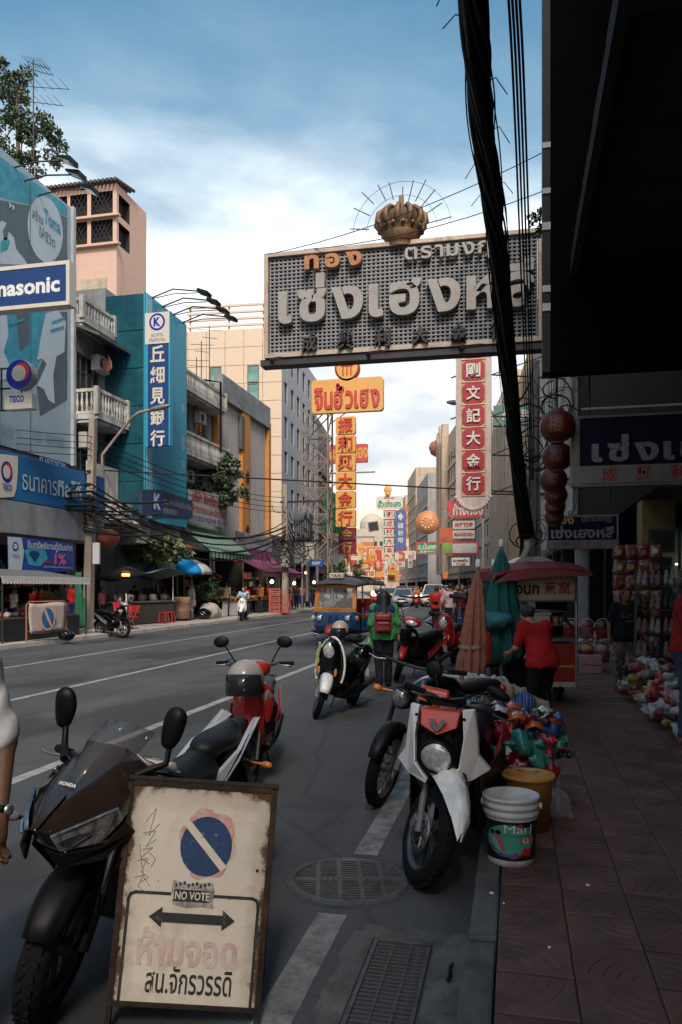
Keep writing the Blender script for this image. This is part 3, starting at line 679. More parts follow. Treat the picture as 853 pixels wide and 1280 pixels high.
pan(ks,X3,[(178,612),(200,612),(241,626),(241,648),(178,643)],paint('slate_panel',(.03,.06,.13),coat=0),'panel',0,.2); pan(ks,X3,[(190,616),(200,613),(204,622),(203,637),(197,643),(191,638)],NAVY,'emblem_shield',1)
on_text('K',192,201,617,637,X3,ks,PW,y=-.015,bold=.05); on_text('ธนาคารเกียรตินาคิน',205,239,626,634,X3,ks,PW,y=-.015); on_text('京都勤農行',204,222,636,643,X3,ks,PW,y=-.015)
s2=bld('shophouse','old stained shophouse with carved balconies between the cyan tower and orange building',(LX,32.5,0),7.1,12,11.6,RL,OLDW,floors=(4.8,8.0),bays=3,win=(1.3,1.9),sill=.6,style=(2,3),shop=3.6,shopn=2,parapet=.8)
balcony(s2,.02,7.05,8.1,1.1,DWHITE); balcony(s2,.02,7.05,11.3,.9,DWHITE,.8)
MB().tube([(4.6,-.6,12.3),(5.2,-1.3,12.3),(5.2,-1.3,8.6)],.06).build('drain_pipe',BLACK,s2)
sb=thing('company_sign','white signboard with red and blue Thai lettering on the second shophouse','sign',(-14.9,32.5,0),RL); X4=-14.9
pan(sb,X4,[(237,611),(284,621),(284,660),(238,652)],mat('sign_white',(.42,.40,.38),.5,dirt=.3,dcol=(.25,.2,.18)),'panel',0,.1)
RP=mat('red_print',(.35,.025,.03),.6); BP=mat('blue_print',(.03,.08,.3),.6)
on_text('บริษัท ล้อเจริญ จำกัด',240,283,617,634,X4,sb,RP,y=-.015,bold=.03); on_text('ห้างทองและอัญมณี',240,283,634,646,X4,sb,RP,y=-.015,bold=.01); on_text('เยาวราช กรุงเทพ สุรินทร์',240,283,646,657,X4,sb,BP,y=-.015,bold=.01)
ACM=mat('ac_white',(.40,.39,.36),.6,dirt=.45,dcol=(.16,.14,.12))
def ac(p,x,z,y=-.28):
 o=MB().box((x,y,z),(.85,.34,.6)).build('air_conditioner',ACM,p,.02); MB().lathe([(0,0),(.2,0),(.21,.015)],16,Matrix.Translation((x-.12,y-.172,z))@Matrix.Rotation(R(90),4,'X')).build('fan_grille',BLACK,o)
for x,z in((.8,7.2),(3.4,7.15),(5.9,7.2),(1.5,10.5),(4.9,10.4),(6.2,4.3)):ac(s2,x,z)
ac(s1,.7,7.2); ac(s1,1.6,10.4)
for x in(2.5,4.75):MB().tube([(x,-.06,4.6),(x,-.06,11.4)],.05,6).build('drain_pipe',GREYW,s2)
ORW=mat('orange_cladding',(.52,.22,.055),.7,dirt=.3,dcol=(.32,.14,.05),streak=1,var=.1); CLAD=mat('grey_cladding',(.40,.385,.37),.6,dirt=.35,dcol=(.27,.25,.24),streak=1,var=.06)
ob=bld('clad_building','windowless building clad in grey sheets with orange vertical strips',(LX,39.8,0),9.6,12,12.2,RL,CLAD,floors=(),shop=4.4,shopn=2,parapet=0,ledge=False)
for x,w_ in((.35,.7),(4.75,1.35),(9.35,.5)):MB().box((x,-.1,8.5),(w_,.3,8.2)).build('orange_strip',ORW,ob)
for i in range(9):MB().box((1.0+i*.4,-.02,8.5),(.37,.05,8.1)).build('cladding_sheet',CLAD,ob,.01)
for i in range(8):MB().box((5.7+i*.43,-.02,8.5),(.40,.05,8.1)).build('cladding_sheet',CLAD,ob,.01)
MB().box((5.0,-.05,12.9),(8.6,.5,1.35)).build('grey_fascia',mat('weathered_fascia',(.25,.27,.28),.7,dirt=.5,dcol=(.12,.13,.13)),ob); MB().box((4.05,-.2,10.9),(.5,.2,2.0)).build('dark_slot',DCONC,ob)
for i in range(7):MB().box((-.03,.3+i*.34,8.6),(.06,.2,8.6)).build('cream_fin',CREAM,ob)
text('ทองคำ',5.5,.7,5.0,12.9,-.31,mat('ghost_letter',(.19,.21,.22),.7),ob)
for z in(9.0,7.9,5.7):text('金',.6,.7,4.85,z-.6,-.27,INK,ob,bold=.05,ext=.05)
sc=thing('shop_fascia','low red and blue shop fascia with Thai letters below the clad building','sign',(-15.4,39.8,0),RL); X5=-15.4
pan(sc,X5,[(298,664),(340,672),(340,690),(298,684)],mat('fascia_grey',(.35,.34,.35),.6,dirt=.3),'panel',0,.2); pan(sc,X5,[(296,684),(338,691),(338,705),(296,702)],mat('fascia_red',(.42,.05,.03),.6),'red_panel',0,.2)
on_text('คลินิกทันตแพทย์เยาวราช',299,338,669,680,X5,sc,INK,y=-.02);
for i,ch in enumerate('ร้านทอง'):on_text(ch,299+i*5.4,303+i*5.4,688,700,X5,sc,BP,y=-.02,bold=.05)
GRS=cloth('awning_green',(.035,.16,.10)); WHS=cloth('awning_white',(.32,.36,.31)); RDS=cloth('awning_red',(.32,.035,.03)); BLS=cloth('awning_blue',(.05,.08,.20))
awning('striped_awning','green and white striped shop awning sloping over the left pavement',(-15.8,33.4,4.9),(-15.8,39.2,4.9),2.0,1.6,[GRS,WHS],0,24)
awning('striped_awning','red and blue striped shop awning below the clad building',(-16.0,41.2,3.6),(-16.0,49.2,3.6),2.2,1.1,[RDS,BLS],0,22)
bld('low_shop','low dark shop between the clad building and the beige tower',(LX-.4,49.6,0),7.6,10,4.8,RL,DCONC,floors=(),shop=3.2,shopn=2,ledge=False)
BEI=mat('beige_cladding',(.66,.52,.38),.55,var=.05,dirt=.25,dcol=(.52,.41,.30),streak=1,dscale=.4); GRN=mat('green_glass',(.16,.30,.27),.12,var=.5,scale=.5)
by=57.2; bt=bld('beige_tower','tall beige panel clad block with small green windows facing the camera',(-16.6+off(by),by,0),15,20,21.4,RL+.07,mat('pale_grey_side',(.36,.37,.40),.7,dirt=.3,dcol=(.25,.25,.26),streak=1),floors=[4.6+2.75*i for i in range(6)],bays=6,win=(1.1,1.7),sill=.6,shop=3.6,shopn=3,parapet=.3,ledge=False,style=(1,1),fm=DFRAME)
face=thing('beige_face','beige cladding panels with green windows on the near end of the tall block','facade',(-16.5+off(by),by-.02,0),.07)
pw,ph=1.52,1.42; pm=MB().box((0,0,0),(pw-.035,.12,ph-.035)).mesh('cladding_panel',BEI)
PCOL=8
wins={(c_,r_)for c_ in(1,3)for r_ in(3,5,7,9,11,12)}|{(5,11),(6,11)}
for i in range(PCOL+5):
 for j in range(2,15):
  if i>6 and j>12:continue
  if i==6 and j>12:continue
  x=-.8-i*pw; z=.5+j*ph+ph/2
  o=link('cladding_panel',pm,face); o.location=(x,-.06,z)
  if(i,j)in wins:window(face,x,z-.66,.92,1.32,-.16,FRAMEM,(1,1),GRN,.05)
MB().box((-4.6,.3,21.0),(9.2,.7,.3)).build('coping',BEI,face)
for i in range(5):MB().box((-4.5,.2,21.7+i*.52),(6.6,.16,.16)).build('louvre_rail',BEI,face)
for x in(-1.6,-4.4,-7.6):MB().box((x,.34,22.6),(.14,.1,3)).build('louvre_post',BEI,face)
MB().box((-14.8,.5,19.0),(8,1,.9)).build('roof_band',CREAM,face); MB().box((-14.8,.8,17.8),(7.6,.6,1.6)).build('strip_window',GLASS,face)
b=MB()
for i in range(14):b.tube([(-10.6-i*.6,.3,19.4),(-10.6-i*.6,.3,20.9)],.03,5)
b.tube([(-10.6,.3,20.9),(-18.6,.3,20.9)],.03,5).tube([(-10.6,.3,20.3),(-18.6,.3,20.3)],.03,5).build('roof_railing',GSTEEL,face)
MB().tube([(-13.6,.6,19.4),(-13.6,.6,21.7),(-14.3,.6,21.9)],.16,8).build('vent_pipe',CREAM,face); MB().box((-12.3,.9,20),(1.2,.8,1.0)).box((-15.4,.9,19.9),(1,.8,.9)).build('roof_unit',GSTEEL,face)
KIDS[bt.name]+=KIDS[face.name]
for k in KIDS.pop(face.name):k.parent=bt; k.matrix_basis=bt.matrix_basis.inverted()@face.matrix_basis@k.matrix_basis
bpy.data.objects.remove(face)
far_cols=[mat('far_brown',(.22,.17,.14),.85,dirt=.4,dcol=(.10,.08,.07),streak=1),mat('far_grey',(.33,.31,.29),.85,dirt=.4,dcol=(.16,.15,.14),streak=1),mat('far_cream',(.50,.42,.33),.85,dirt=.35,dcol=(.3,.25,.2),streak=1),mat('far_peach',(.50,.38,.28),.85,dirt=.4,dcol=(.27,.2,.15),streak=1)]
def row(side,y0,specs,x):
 y=y0
 for i,(L,H,mi,lb,fl)in enumerate(specs):
  s=slope(y+L/2); sec=math.sqrt(1+s*s)
  if side<0:bld('street_block',lb,(x+off(y),y,0),L*sec*.99,14,H,RL+math.atan(-s),far_cols[mi],floors=[4+3*k for k in range(fl)],bays=max(2,int(L/3)),win=(1.2,1.5),style=(2,1),shop=3,shopn=2,parapet=.6)
  else:bld('street_block',lb,(x+off(y+L),y+L,0),L*sec*.99,14,H,-RL+math.atan(-s),far_cols[mi],floors=[4+3*k for k in range(fl)],bays=max(2,int(L/3)),win=(1.2,1.5),style=(2,1),shop=3,shopn=2,parapet=.6)
  y+=L
row(-1,72.6,[(9,17.5,0,'brown street block behind the lattice tower',4),(14,12,1,'grey street block just past the lattice tower',2),(18,13,2,'cream street block far down the left side',3),(20,11,1,'low grey block farther down the left side',2),(25,14,3,'peach block near the far left end of the street',3),(30,13,2,'cream block at the far left end of the street',3),(40,15,1,'grey block closing the far left of the street',3)],LX)
GOODS=[mat('shop_goods_'+n_,c,.5,var=.4,scale=8)for n_,c in(('red',(.30,.04,.03)),('cream',(.36,.30,.22)),('orange',(.42,.15,.04)),('green',(.05,.15,.07)),('blue',(.05,.10,.22)),('pink',(.38,.16,.17)))]
def shop_goods(p,x0,x1,n,seed,y=(.3,1.6)):
 rg=random.Random(seed); b=MB()
 for i in range(n):
  h=rg.uniform(.12,.45); z=rg.choice((.0,.5,1.0,1.5,2.0))+.12; b.box((rg.uniform(x0,x1),rg.uniform(*y),z+h/2),(rg.uniform(.15,.5),.2,h),Matrix.Rotation(rg.uniform(-.2,.2),3,'Z'),rg.randrange(6))
 for z in(.6,1.1,1.6,2.1):b.box(((x0+x1)/2,1.7,z),(x1-x0,.5,.03),None,1)
 b.build('shop_goods',GOODS,p,kind='stuff')
shop_goods(bk,10,16,70,1); shop_goods(s1,.3,2.1,20,2); shop_goods(s2,.4,6.7,80,3); shop_goods(ob,.5,9.1,110,4)
for o_ in list(C.objects):
 if o_.name.startswith('low_shop'):shop_goods(o_,.4,7.2,80,5)
 if o_.name.startswith('street_block')and o_.location.y<130:shop_goods(o_,.5,8.5,60,6)
p0=at(146,300,46); pk=thing('pink_tower','pink rendered roof tower with two floors of dark grilled openings','building',(p0.x-4.6,p0.y,0)); W_=4.6
b=MB(); ops=[(a_,c_,z_,z_+1.4,.5,1)for z_ in(22.3,24.0)for a_,c_ in((.15,1.3),(1.5,2.65),(2.9,4.35))]
wall_mesh(b,W_,25.8,ops); n0=len(b.v)
sb_=MB(); wall_mesh(sb_,3.8,25.8,[(.25,1.6,22.2,23.6,.4,1),(.25,1.6,24.0,25.3,.4,1)]); q=Matrix.Translation((W_,0,0))@Matrix.Rotation(R(90),4,'Z'); b.add([q@Vector(v)for v in sb_.v],[]);
for f,m_ in zip(sb_.f,sb_.m):b.f.append([i+n0 for i in f]); b.m.append(m_); b.s.append(False)
b.quad((0,0,0),(0,3.8,0),(0,3.8,25.8),(0,0,25.8)); b.quad((0,3.8,0),(W_,3.8,0),(W_,3.8,25.8),(0,3.8,25.8)); b.quad((0,0,25.8),(W_,0,25.8),(W_,3.8,25.8),(0,3.8,25.8)); b.build('wall',[PINKW,SHOPK],pk)
for z in(23.85,22.15):MB().box((W_/2+.1,-.12,z),(W_+.3,.3,.14)).build('ledge',PINKW,pk)
for x0_,x1_,z0_,z1_,*_r in ops:
 g=MB(); k=int((x1_-x0_)/.28)
 for i in range(-k,k+1):
  for sgn in(1,-1):
   xa=x0_+(i*.28 if sgn>0 else i*.28);
   za,zb=z0_,z1_; xb=xa+sgn*(zb-za)*.55
   lo_,hi_=x0_,x1_
   t0,t1=0.,1.
   d_=xb-xa
   for lim,s_ in((lo_,1),(hi_,-1)):
    if d_==0:continue
    t=(lim-xa)/d_
    if d_*s_>0:t0=max(t0,t)
    else:t1=min(t1,t)
   if t1-t0>.05:g.bar((xa+d_*t0,.1,za+(zb-za)*t0),(xa+d_*t1,.1,za+(zb-za)*t1),.035)
 g.build('grille',DSTEEL,pk,kind='stuff')
b=MB()
for i in range(20):b.tube([(-.3+i*.265,-.45,25.85),(-.3+i*.265,1.9,26.25)],.11,5)
b.build('corrugated_roof',mat('old_roof',(.10,.085,.075),.9,dirt=.4),pk)
b=MB()
for i in range(5):
 for j in range(3):b.box((2.5+i*.3,-.01,19.4+j*.3),(.15,.08,.15))
MB().box((3.1,-.03,19.7),(1.7,.05,1.0)).build('vent_block_frame',CREAM,pk); b.build('vent_holes',DCONC,pk)
rp=thing('roof_frame','rusty steel railing frame on the roof beside the poster','railing',(-18.4,27.0,11.6)); b=MB()
for i in range(5):
 for j in range(2):b.tube([(j*1.2,i*.7,0),(j*1.2,i*.7,1.6)],.035,5)
for j in range(2):
 for z in(.5,1.0,1.6):b.tube([(j*1.2,0,z),(j*1.2,2.8,z)],.03,5)
for i in range(4):b.tube([(1.2,i*.7,.1),(1.2,i*.7+.7,1.6)],.02,5)
b.build('rails',mat('rusty_steel',(.10,.07,.055),.8,.3,dirt=.4),rp)
# ------------------------------------------------------------------ right side
RW=mat('right_grey_wall',(.27,.26,.25),.85,dirt=.4,dcol=(.12,.115,.11),streak=1); RR=-RL
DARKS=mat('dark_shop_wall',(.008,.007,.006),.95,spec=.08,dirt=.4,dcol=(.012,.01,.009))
gb=thing('gold_shop_building','dark gold shop building over the covered pavement on the right','building',(2.35,31.0,0),RR)
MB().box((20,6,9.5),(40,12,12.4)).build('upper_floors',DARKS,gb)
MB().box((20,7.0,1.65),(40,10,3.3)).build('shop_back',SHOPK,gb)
for x in(4.4,9.0,15.0,19.6,24.2,29,34):
 MB().box((x,.32,1.65),(.62,.6,3.3)).build('pillar',mat('yellow_pillar',(.22,.155,.05),.7,dirt=.4,dcol=(.07,.05,.02))if x==15 else DARKS,gb,.02)
cn=thing('pavement_canopy','dark canopy roof covering the pavement on the right','canopy',(0,0,0))
b=MB()
for i in range(58):b.box((1.72,-14+i*.39,4.62+(.02 if i%2 else 0)),(2.45,.375,.05))
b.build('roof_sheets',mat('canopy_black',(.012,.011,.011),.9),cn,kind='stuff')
b=MB()
for y in(-12,-8,-4,0,4,8):b.box((1.72,y,4.5),(2.4,.08,.12))
b.box((.52,-3,4.52),(.06,22.4,.12)); b.build('frame',mat('canopy_black'),cn)
c=aty(688,505,7.4); bs=thing('dark_signboard','huge black signboard back filling the upper right of the street','signboard',(c.x,7.4,0))
BK=mat('black_canvas',(.0035,.0032,.0032),.95,var=.3,spec=.05)  # near-black base colour stands in for shade on the board's unlit back
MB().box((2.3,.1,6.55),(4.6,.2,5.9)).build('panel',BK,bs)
MB().box((-.035,.1,6.55),(.07,.24,5.9)).build('edge_channel',mat('edge_steel',(.02,.022,.025),.6,.4),bs)
for v,h in((183,.05),(240,.05),(284,.07),(362,.06),(385,.07)):q=aty(686,v,7.4); MB().box((-.035,-.027,q.z),(.074,.012,h)).build('edge_patch',CREAMP,bs)  # pale blocks paint the lamp-lit spots along the edge
for i in range(5):MB().box((.45+i*.95,-.02,6.55),(.03,.04,5.8)).build('batten',BK,bs)
g2=bld('ribbed_building','grey building with thin vertical concrete ribs behind the power pole',(2.75+off(60),60,0),29,14,21,RR+.03,RW,floors=[4.5+3.2*i for i in range(5)],bays=9,win=(1.5,1.8),shop=3.4,shopn=5)
for i in range(58):MB().box((.25+i*.5,-.25,11.5),(.12,.3,16)).build('rib',DWHITE,g2)
YEL=mat('yellow_wall',(.56,.30,.06),.8,dirt=.3,dcol=(.40,.22,.06),streak=1)
yb=bld('yellow_building','mustard yellow walled building behind the tall red sign',(2.6+off(75),75,0),14.6,14,19.5,RR+.085,YEL,floors=(),shop=4,shopn=2,ledge=False)
for i in range(3):MB().box((11.6+i*1.1,-.2,11),(.3,.4,15)).build('cream_fin',CREAM,yb)
pb=bld('pier_building','pale building with tall vertical piers beyond the yellow wall',(2.5+off(92),92,0),16.6,14,22,RR+.13,far_cols[2],floors=[4.5+3*i for i in range(5)],bays=6,win=(1.2,1.9),shop=3.5,shopn=3)
for i in range(8):MB().box((.3+i*2.28,-.3,12.5),(.5,.6,17)).build('pier',CREAM,pb)
row(1,92.3,[(16,15,1,'grey street block right of the round orange sign',3),(18,17,0,'brown street block behind the tall red sign',4)],2.4)
cb=bld('crown_tower_block','peach tower block topped by a crown emblem down the street on the right',(2.4+off(150),150,0),23,14,28.5,RR+math.atan(.22),far_cols[3],floors=[4+3.1*i for i in range(7)],bays=7,win=(1.3,1.9),shop=3,shopn=3)
for x,h in((2.5,30.5),(6.5,31.5),(10.5,31.0)):MB().box((x,-.6,h/2+2),(1.3,1.2,h-4)).build('pier',far_cols[3],cb)
MB().lathe([(.5,0),(1.5,.6),(1.9,1.8),(1.5,2.8),(.5,3.3),(.2,3.9),(.35,4.4),(0,4.8)],12,Matrix.Translation((.6,-.6,26.8))).build('crown_emblem',mat('dull_red',(.35,.12,.07),.7),cb)
for i,(y_,H_,mi)in enumerate(((175,27,1),(205,33,3),(240,30,2))):
 bld('street_block',('grey block between the peach towers on the right','tall peach block at the right end of the street','cream block at the far right end of the street')[i],(2.4+off(y_+25),y_+25,0),27,14,H_,RR+math.atan(.22),far_cols[mi],floors=[4+3.2*k for k in range(int((H_-6)/3.2))],bays=7,win=(1.4,1.8),style=(2,1),shop=3,shopn=2)
for i,(u,d,W2,H2,mi)in enumerate(((440,290,16,20,2),(462,300,12,24,2),(485,310,14,18,3),(505,320,18,26,1))):
 q=at(u,734,d); bld('end_block',('cream block closing the street at the left','white domed block closing the street','peach block closing the street behind the signs','grey block closing the street at the right')[i],(q.x-W2/2,q.y,0),W2,12,H2,R(8),far_cols[mi],floors=[4+3.2*k for k in range(int((H2-6)/3.2))],bays=5,win=(1.3,1.8),style=(2,1),shop=0)
q=at(462,734,300); tag(MB().lathe([(5,0),(5,2.5),(4.2,4.2),(2.6,5.6),(0,6.4)],16,Matrix.Translation((q.x,q.y+6,24.5))).build('dome',far_cols[2]),'pale dome on the white block at the end of the street','dome')
bld('rear_block','tall grey block on the left side of the street behind the camera',(LX,-40,0),48.6,12,17,RL,GREYW,floors=(),shop=0)  # unseen continuation of the street, added to block sky light from behind
# ------------------------------------------------------------------ signs hung over the street
gy=14.5; a=aty(335,385,gy); c_=aty(676,385,gy); GW=c_.x-a.x; GH=1.98
gs=thing('grid_sign','huge grey grid sign board with raised Thai letters spanning above the street','sign',((a.x+c_.x)/2,gy,EYE+(HY-378)*14.9/F),R(0.8))
GRID=mat('grid_grey',(.26,.265,.27),.7,.2,var=.3,dirt=.3,dcol=(.07,.07,.07)); RIM=mat('rim_tin',(.50,.40,.32),.5,.3,dirt=.45,dcol=(.20,.12,.08),dscale=3)
MB().box((0,.20,0),(GW-.1,.05,GH-.1)).build('backing',mat('grid_back',(.085,.09,.095),.9),gs)
b=MB(); nx,nz=58,25
for i in range(nx+1):b.box((-GW/2+.07+(GW-.14)*i/nx,.03,0),(.030,.10,GH-.12))
for j in range(nz+1):b.box((0,-.005,-GH/2+.07+(GH-.14)*j/nz),(GW-.12,.045,.028))
b.build('lattice',GRID,gs,kind='stuff')
f=MB()
for x in(-GW/2,GW/2):f.box((x,.06,0),(.085,.30,GH+.085))
for z in(-GH/2,GH/2):f.box((0,.06,z),(GW-.085,.30,.085))
f.build('rim',RIM,gs,.006)
MB().box((0,.1,-GH/2-.12),(GW+.25,.3,.12)).build('lower_beam',DSTEEL,gs)
LETT=mat('letter_tin',(.33,.31,.29),.5,.2,dirt=.35,dcol=(.25,.2,.17),dscale=3); ORL=mat('orange_letter',(.48,.20,.08),.55,dirt=.4,dcol=(.25,.12,.07),dscale=3)
letters(['เ','ซ่','ง','เ','ฮ','ง','ห','ลี'],GW*.925,.93,.08,.05,-.07,LETT,gs,ext=.12,bold=.035,gap=.10)
letters(['ท','อ','ง'],GW*.215,.27,-GW*.238,.735,-.07,ORL,gs,ext=.12,bold=.045,gap=.22)
letters(['ต','ร','า','ม','ง','กุ','ฎ'],GW*.36,.33,GW*.205,.70,-.07,LETT,gs,ext=.08,bold=.02,gap=.14)
DKL=mat('dark_letter',(.05,.05,.05),.8)
for i,ch in enumerate('成興利大金行'):
 me=text(ch,.30,.34,-GW*.33+i*GW*.137,-.80,-.07,DKL,gs,ext=.10,bold=.02,name='character')
for i,x in enumerate((-GW*.497,-GW*.13,GW*.205)):MB().bar((x,.1,-GH/2-.02),(x+.50,-.8,-GH/2-.28),.06).build('strut',DSTEEL,gs)
MB().tube([(GW/2,.2,.8),(GW/2+3,.6,1.3)],.05).tube([(GW/2,.2,-.9),(GW/2+3,.6,-.9)],.05).tube([(GW/2,.2,-.3),(GW/2+3,.6,-.3)],.04).build('wall_bracket',DSTEEL,gs)
cz=aty(501,300,gy); cr=thing('crown_emblem','rusty golden crown emblem with a fan of neon tubes on top of the grid sign','crown',(cz.x,gy+.08,gs.location.z+GH/2-.06)); cr.scale=(.88,)*3
GOLD=mat('rusty_gold',(.25,.145,.075),.6,.3,dirt=.45,dcol=(.14,.08,.05),dscale=5,bump=.3,bscale=30)
MB().lathe([(.30,0),(.30,.12),(.34,.14),(.34,.2),(.43,.30),(.40,.34),(.47,.38),(.47,.44)],24).build('base_band',GOLD,cr)
NB=12
for i in range(NB):
 t=2*PI*i/NB; pts=[(math.cos(t)*r,math.sin(t)*r,z)for r,z in((.44,.42),(.545,.56),(.52,.70),(.38,.82),(.12,.86))]
 MB().tube(pts,[.05,.065,.06,.05,.03],7).build('arch',GOLD,cr)
MB().lathe([(.40,.42),(.47,.56),(.44,.70),(.30,.80),(.05,.84)],20).build('inner_cap',mat('crown_inner',(.10,.065,.04),.8),cr)
b=MB()
for i in range(14):t=2*PI*i/14; b.ell((.475*math.cos(t),.475*math.sin(t),.41),.05,6,5)
b.build('pearls',GOLD,cr); MB().lathe([(.06,.84),(.09,.9),(.05,.95)],10).box((0,0,1.03),(.10,.10,.26)).build('finial',GOLD,cr)
NEON=mat('neon_tube',(.10,.10,.11),.5)
for t in(-152,-126,-107,-87,-66,-45,-22,-4):pass
for i,(t,r0_,r1_)in enumerate(((172,.72,1.15),(150,.80,1.22),(133,.90,1.28),(116,.78,1.18),(104,.72,1.12),(88,.62,.95),(76,.65,1.10),(63,.68,1.18),(48,.60,1.10),(30,.62,1.02),(10,.55,1.1))):
 q=R(t); MB().tube([(r0_*math.cos(q),.02,.42+r0_*math.sin(q)),(r1_*math.cos(q),.02,.42+r1_*math.sin(q))],.012,5).build('neon_tube',NEON,cr)
for rr in(.78,1.08):MB().tube([(rr*math.cos(R(t)),.03,.42+rr*math.sin(R(t)))for t in range(5,180,9)],.005,4).build('wire_ring',NEON,cr)
OG=mat('sign_amber',(.66,.34,.085),.45,var=.08,dirt=.2,dcol=(.5,.25,.08)); OGD=mat('sign_amber_deep',(.62,.25,.055),.45); SR=mat('sign_red',(.50,.045,.02),.5,dirt=.2,dcol=(.35,.05,.03)); SCR=mat('sign_cream',(.66,.56,.38),.5)
def P(u,v,y):return aty(u,v,y)
def W(n,y,u=450):return n/F*(y/(CA+(u-CX)/F*SA))
y=50; c=P(434,494,y); o=sign('gold_sign','amber signboard with red Thai letters hung above the street beyond the grid sign','sign',c.to_tuple(),W(92,y),W(42.5,y),0,.4,OG,rad=.25)
letters(['จิ','น','ฮั้','ว','เ','ฮ','ง'],W(84,y),W(33,y),0,-.02,-.01,SR,o,ext=.08,bold=.035,gap=.08); letters(['จิ','น','ฮั้','ว','เ','ฮ','ง'],W(85,y),W(34,y),0,-.02,-.004,SCR,o,ext=.01,bold=.055,gap=.08,name='letter_outline')
text('ห้างขายทอง',W(26,y),W(4,y),-W(30,y),W(17,y),-.006,OGD,o)
c=P(434,460,y); o=thing('round_sign','round amber emblem disc above the amber signboard','sign',c.to_tuple())
MB().lathe([(0,0),(W(16,y),0),(W(16,y),.35),(0,.35)],32,Matrix.Translation((0,.35,0))@M_).build('disc',SR,o); flat(circ(W(13.5,y),32),-.01,OG,o,'face')
for t in(0,1,2):MB().box((W(-5+5*t,y),-.03,0),(W(1.6,y),.04,W(18,y))).build('emblem_stroke',SR,o)
MB().box((0,-.03,W(3,y)),(W(16,y),.04,W(1.6,y))).build('emblem_stroke',SR,o)
for i,ch in enumerate('振和興大金行'):
 c=P(432,531.5+i*23.2,y); o=sign('character_panel',f'rounded amber panel with one red Chinese character, {("first", "second", "third", "fourth", "fifth", "sixth")[i]} from the top of the column','sign',c.to_tuple(),W(25.5,y),W(22,y),0,.35,OG,rad=.12,group='amber character panels under the gold sign')
 text(ch,W(18.5,y),W(19,y),0,0,-.03,SR,o,bold=.06,ext=.04,name='character')
lt=thing('lattice_tower','rusty steel lattice tower standing at the left kerb beside the gold sign','tower',(P(394,600,y+.8).x,y+.8,0)); tw=W(17,y); TS=mat('tower_steel',(.27,.22,.18),.7,.3,dirt=.45,dcol=(.14,.09,.06))
b=MB(); zt=EYE+(HY-505)*51/F
for sx in(-1,1):
 for sy in(0,1.3):b.bar((sx*tw,sy,.1),(sx*tw,sy,zt),.1)
b.build('leg',TS,lt);
n_=6; st=(zt-3)/n_
for i in range(n_):
 z=3+i*st; g=MB()
 for sy in(0,1.3):g.bar((-tw,sy,z),(tw,sy,z+st),.07); g.bar((tw,sy,z),(-tw,sy,z+st),.07); g.bar((-tw,sy,z+st),(tw,sy,z+st),.08)
 for sx in(-tw,tw):g.bar((sx,0,z),(sx,1.3,z+st),.06)
 g.build('brace',TS,lt)
for z in(zt,5.0,9.4):MB().bar((tw,.4,z),(tw+W(60,y),.4,z),.09).bar((tw,.4,z-1),(tw+W(30,y),.4,z),.06).build('outrigger',TS,lt)
def fs(name,lb,u,v,w_,h_,y,face,txt=None,tm=None,rad=.1,t=.3,cols=1,cat='sign',frame=None):
 o=sign(name,lb,cat,P(u,v,y).to_tuple(),W(w_,y,u),W(h_,y,u),0,t,face,frame,.1,rad if not frame else 0)
 if txt:
  for(s,cx,cz,tw,th)in txt:text(s,W(tw,y),W(th,y),W(cx,y),W(cz,y),-.02,tm if not isinstance(tm,dict)else tm[s],o,bold=.035,res=1)
 return o
MRN=mat('sign_maroon',(.26,.035,.05),.5); SGR=mat('sign_green',(.03,.25,.10),.5); SWH=mat('sign_white2',(.60,.56,.50),.5); SBL=mat('sign_slate_blue',(.09,.13,.30),.5); GRT=mat('green_print',(.06,.26,.08),.6); SORG=mat('sign_orange',(.62,.17,.04),.5); PKR=mat('sign_pinkred',(.52,.07,.06),.5)
fs('red_sign','small red sign with amber Thai letters behind the amber character column',435,567,50,23,60,PKR,[('ทอง',16,0,20,14),('ห้าง',-14,0,18,14)],OG)
fs('maroon_sign','maroon panel with one amber character behind the amber column foot, upper of two',434,668,22,17,55,MRN,[('金',0,0,13,14)],OG,rad=0); fs('maroon_sign','maroon panel with one amber character behind the amber column foot, lower of two',434,684,22,17,55,MRN,[('行',0,0,13,14)],OG,rad=0)
fs('green_sign','tall green sign with a pale ring beside the lattice tower',412,640,14,48,53,SGR,[('O',3,8,9,15)],SWH); fs('green_sign','small green plate on an arm below the amber column',421,662,13,8,53.5,SGR,rad=0)
y=105; o=fs('white_gold_sign','cream signboard with green Thai letters and a gold finial far down the street',487,628,34,16,y,SWH,[('ฮั่วเซ่งเฮง',0,-1.5,29,9),('ห้างทอง',0,5.5,13,2.6)],{'ฮั่วเซ่งเฮง':GRT,'ห้างทอง':SR},rad=.3)
tag(MB().ell((0,0,0),(.55,.2,.6),12,8).lathe([(.2,-.9),(.5,-.6),(.2,-.4)],10).build('finial',OG,loc=P(485,612,y)),'gold finial ball on the cream signboard far down the street','ornament')
for i,ch in enumerate('和成興大金行'):
 c=P(487,643+i*11.2,y); o=sign('character_panel',f'white panel with red character and green side bars, {("first", "second", "third", "fourth", "fifth", "sixth")[i]} from top of the column','sign',c.to_tuple(),W(15.5,y),W(10.6,y),0,.3,SWH,rad=0,group='white character panels of the far column')
 text(ch,W(8,y),W(7.5,y),0,-.05,-.02,SR,o,bold=.06,res=1); MB().box((0,-.02,W(4.8,y)),(W(15,y),.03,W(1.2,y))).build('red_bar',SR,o)
 for s in(-1,1):MB().box((s*W(6.2,y),-.02,0),(W(1.6,y),.03,W(6,y))).build('green_bar',SGR,o)
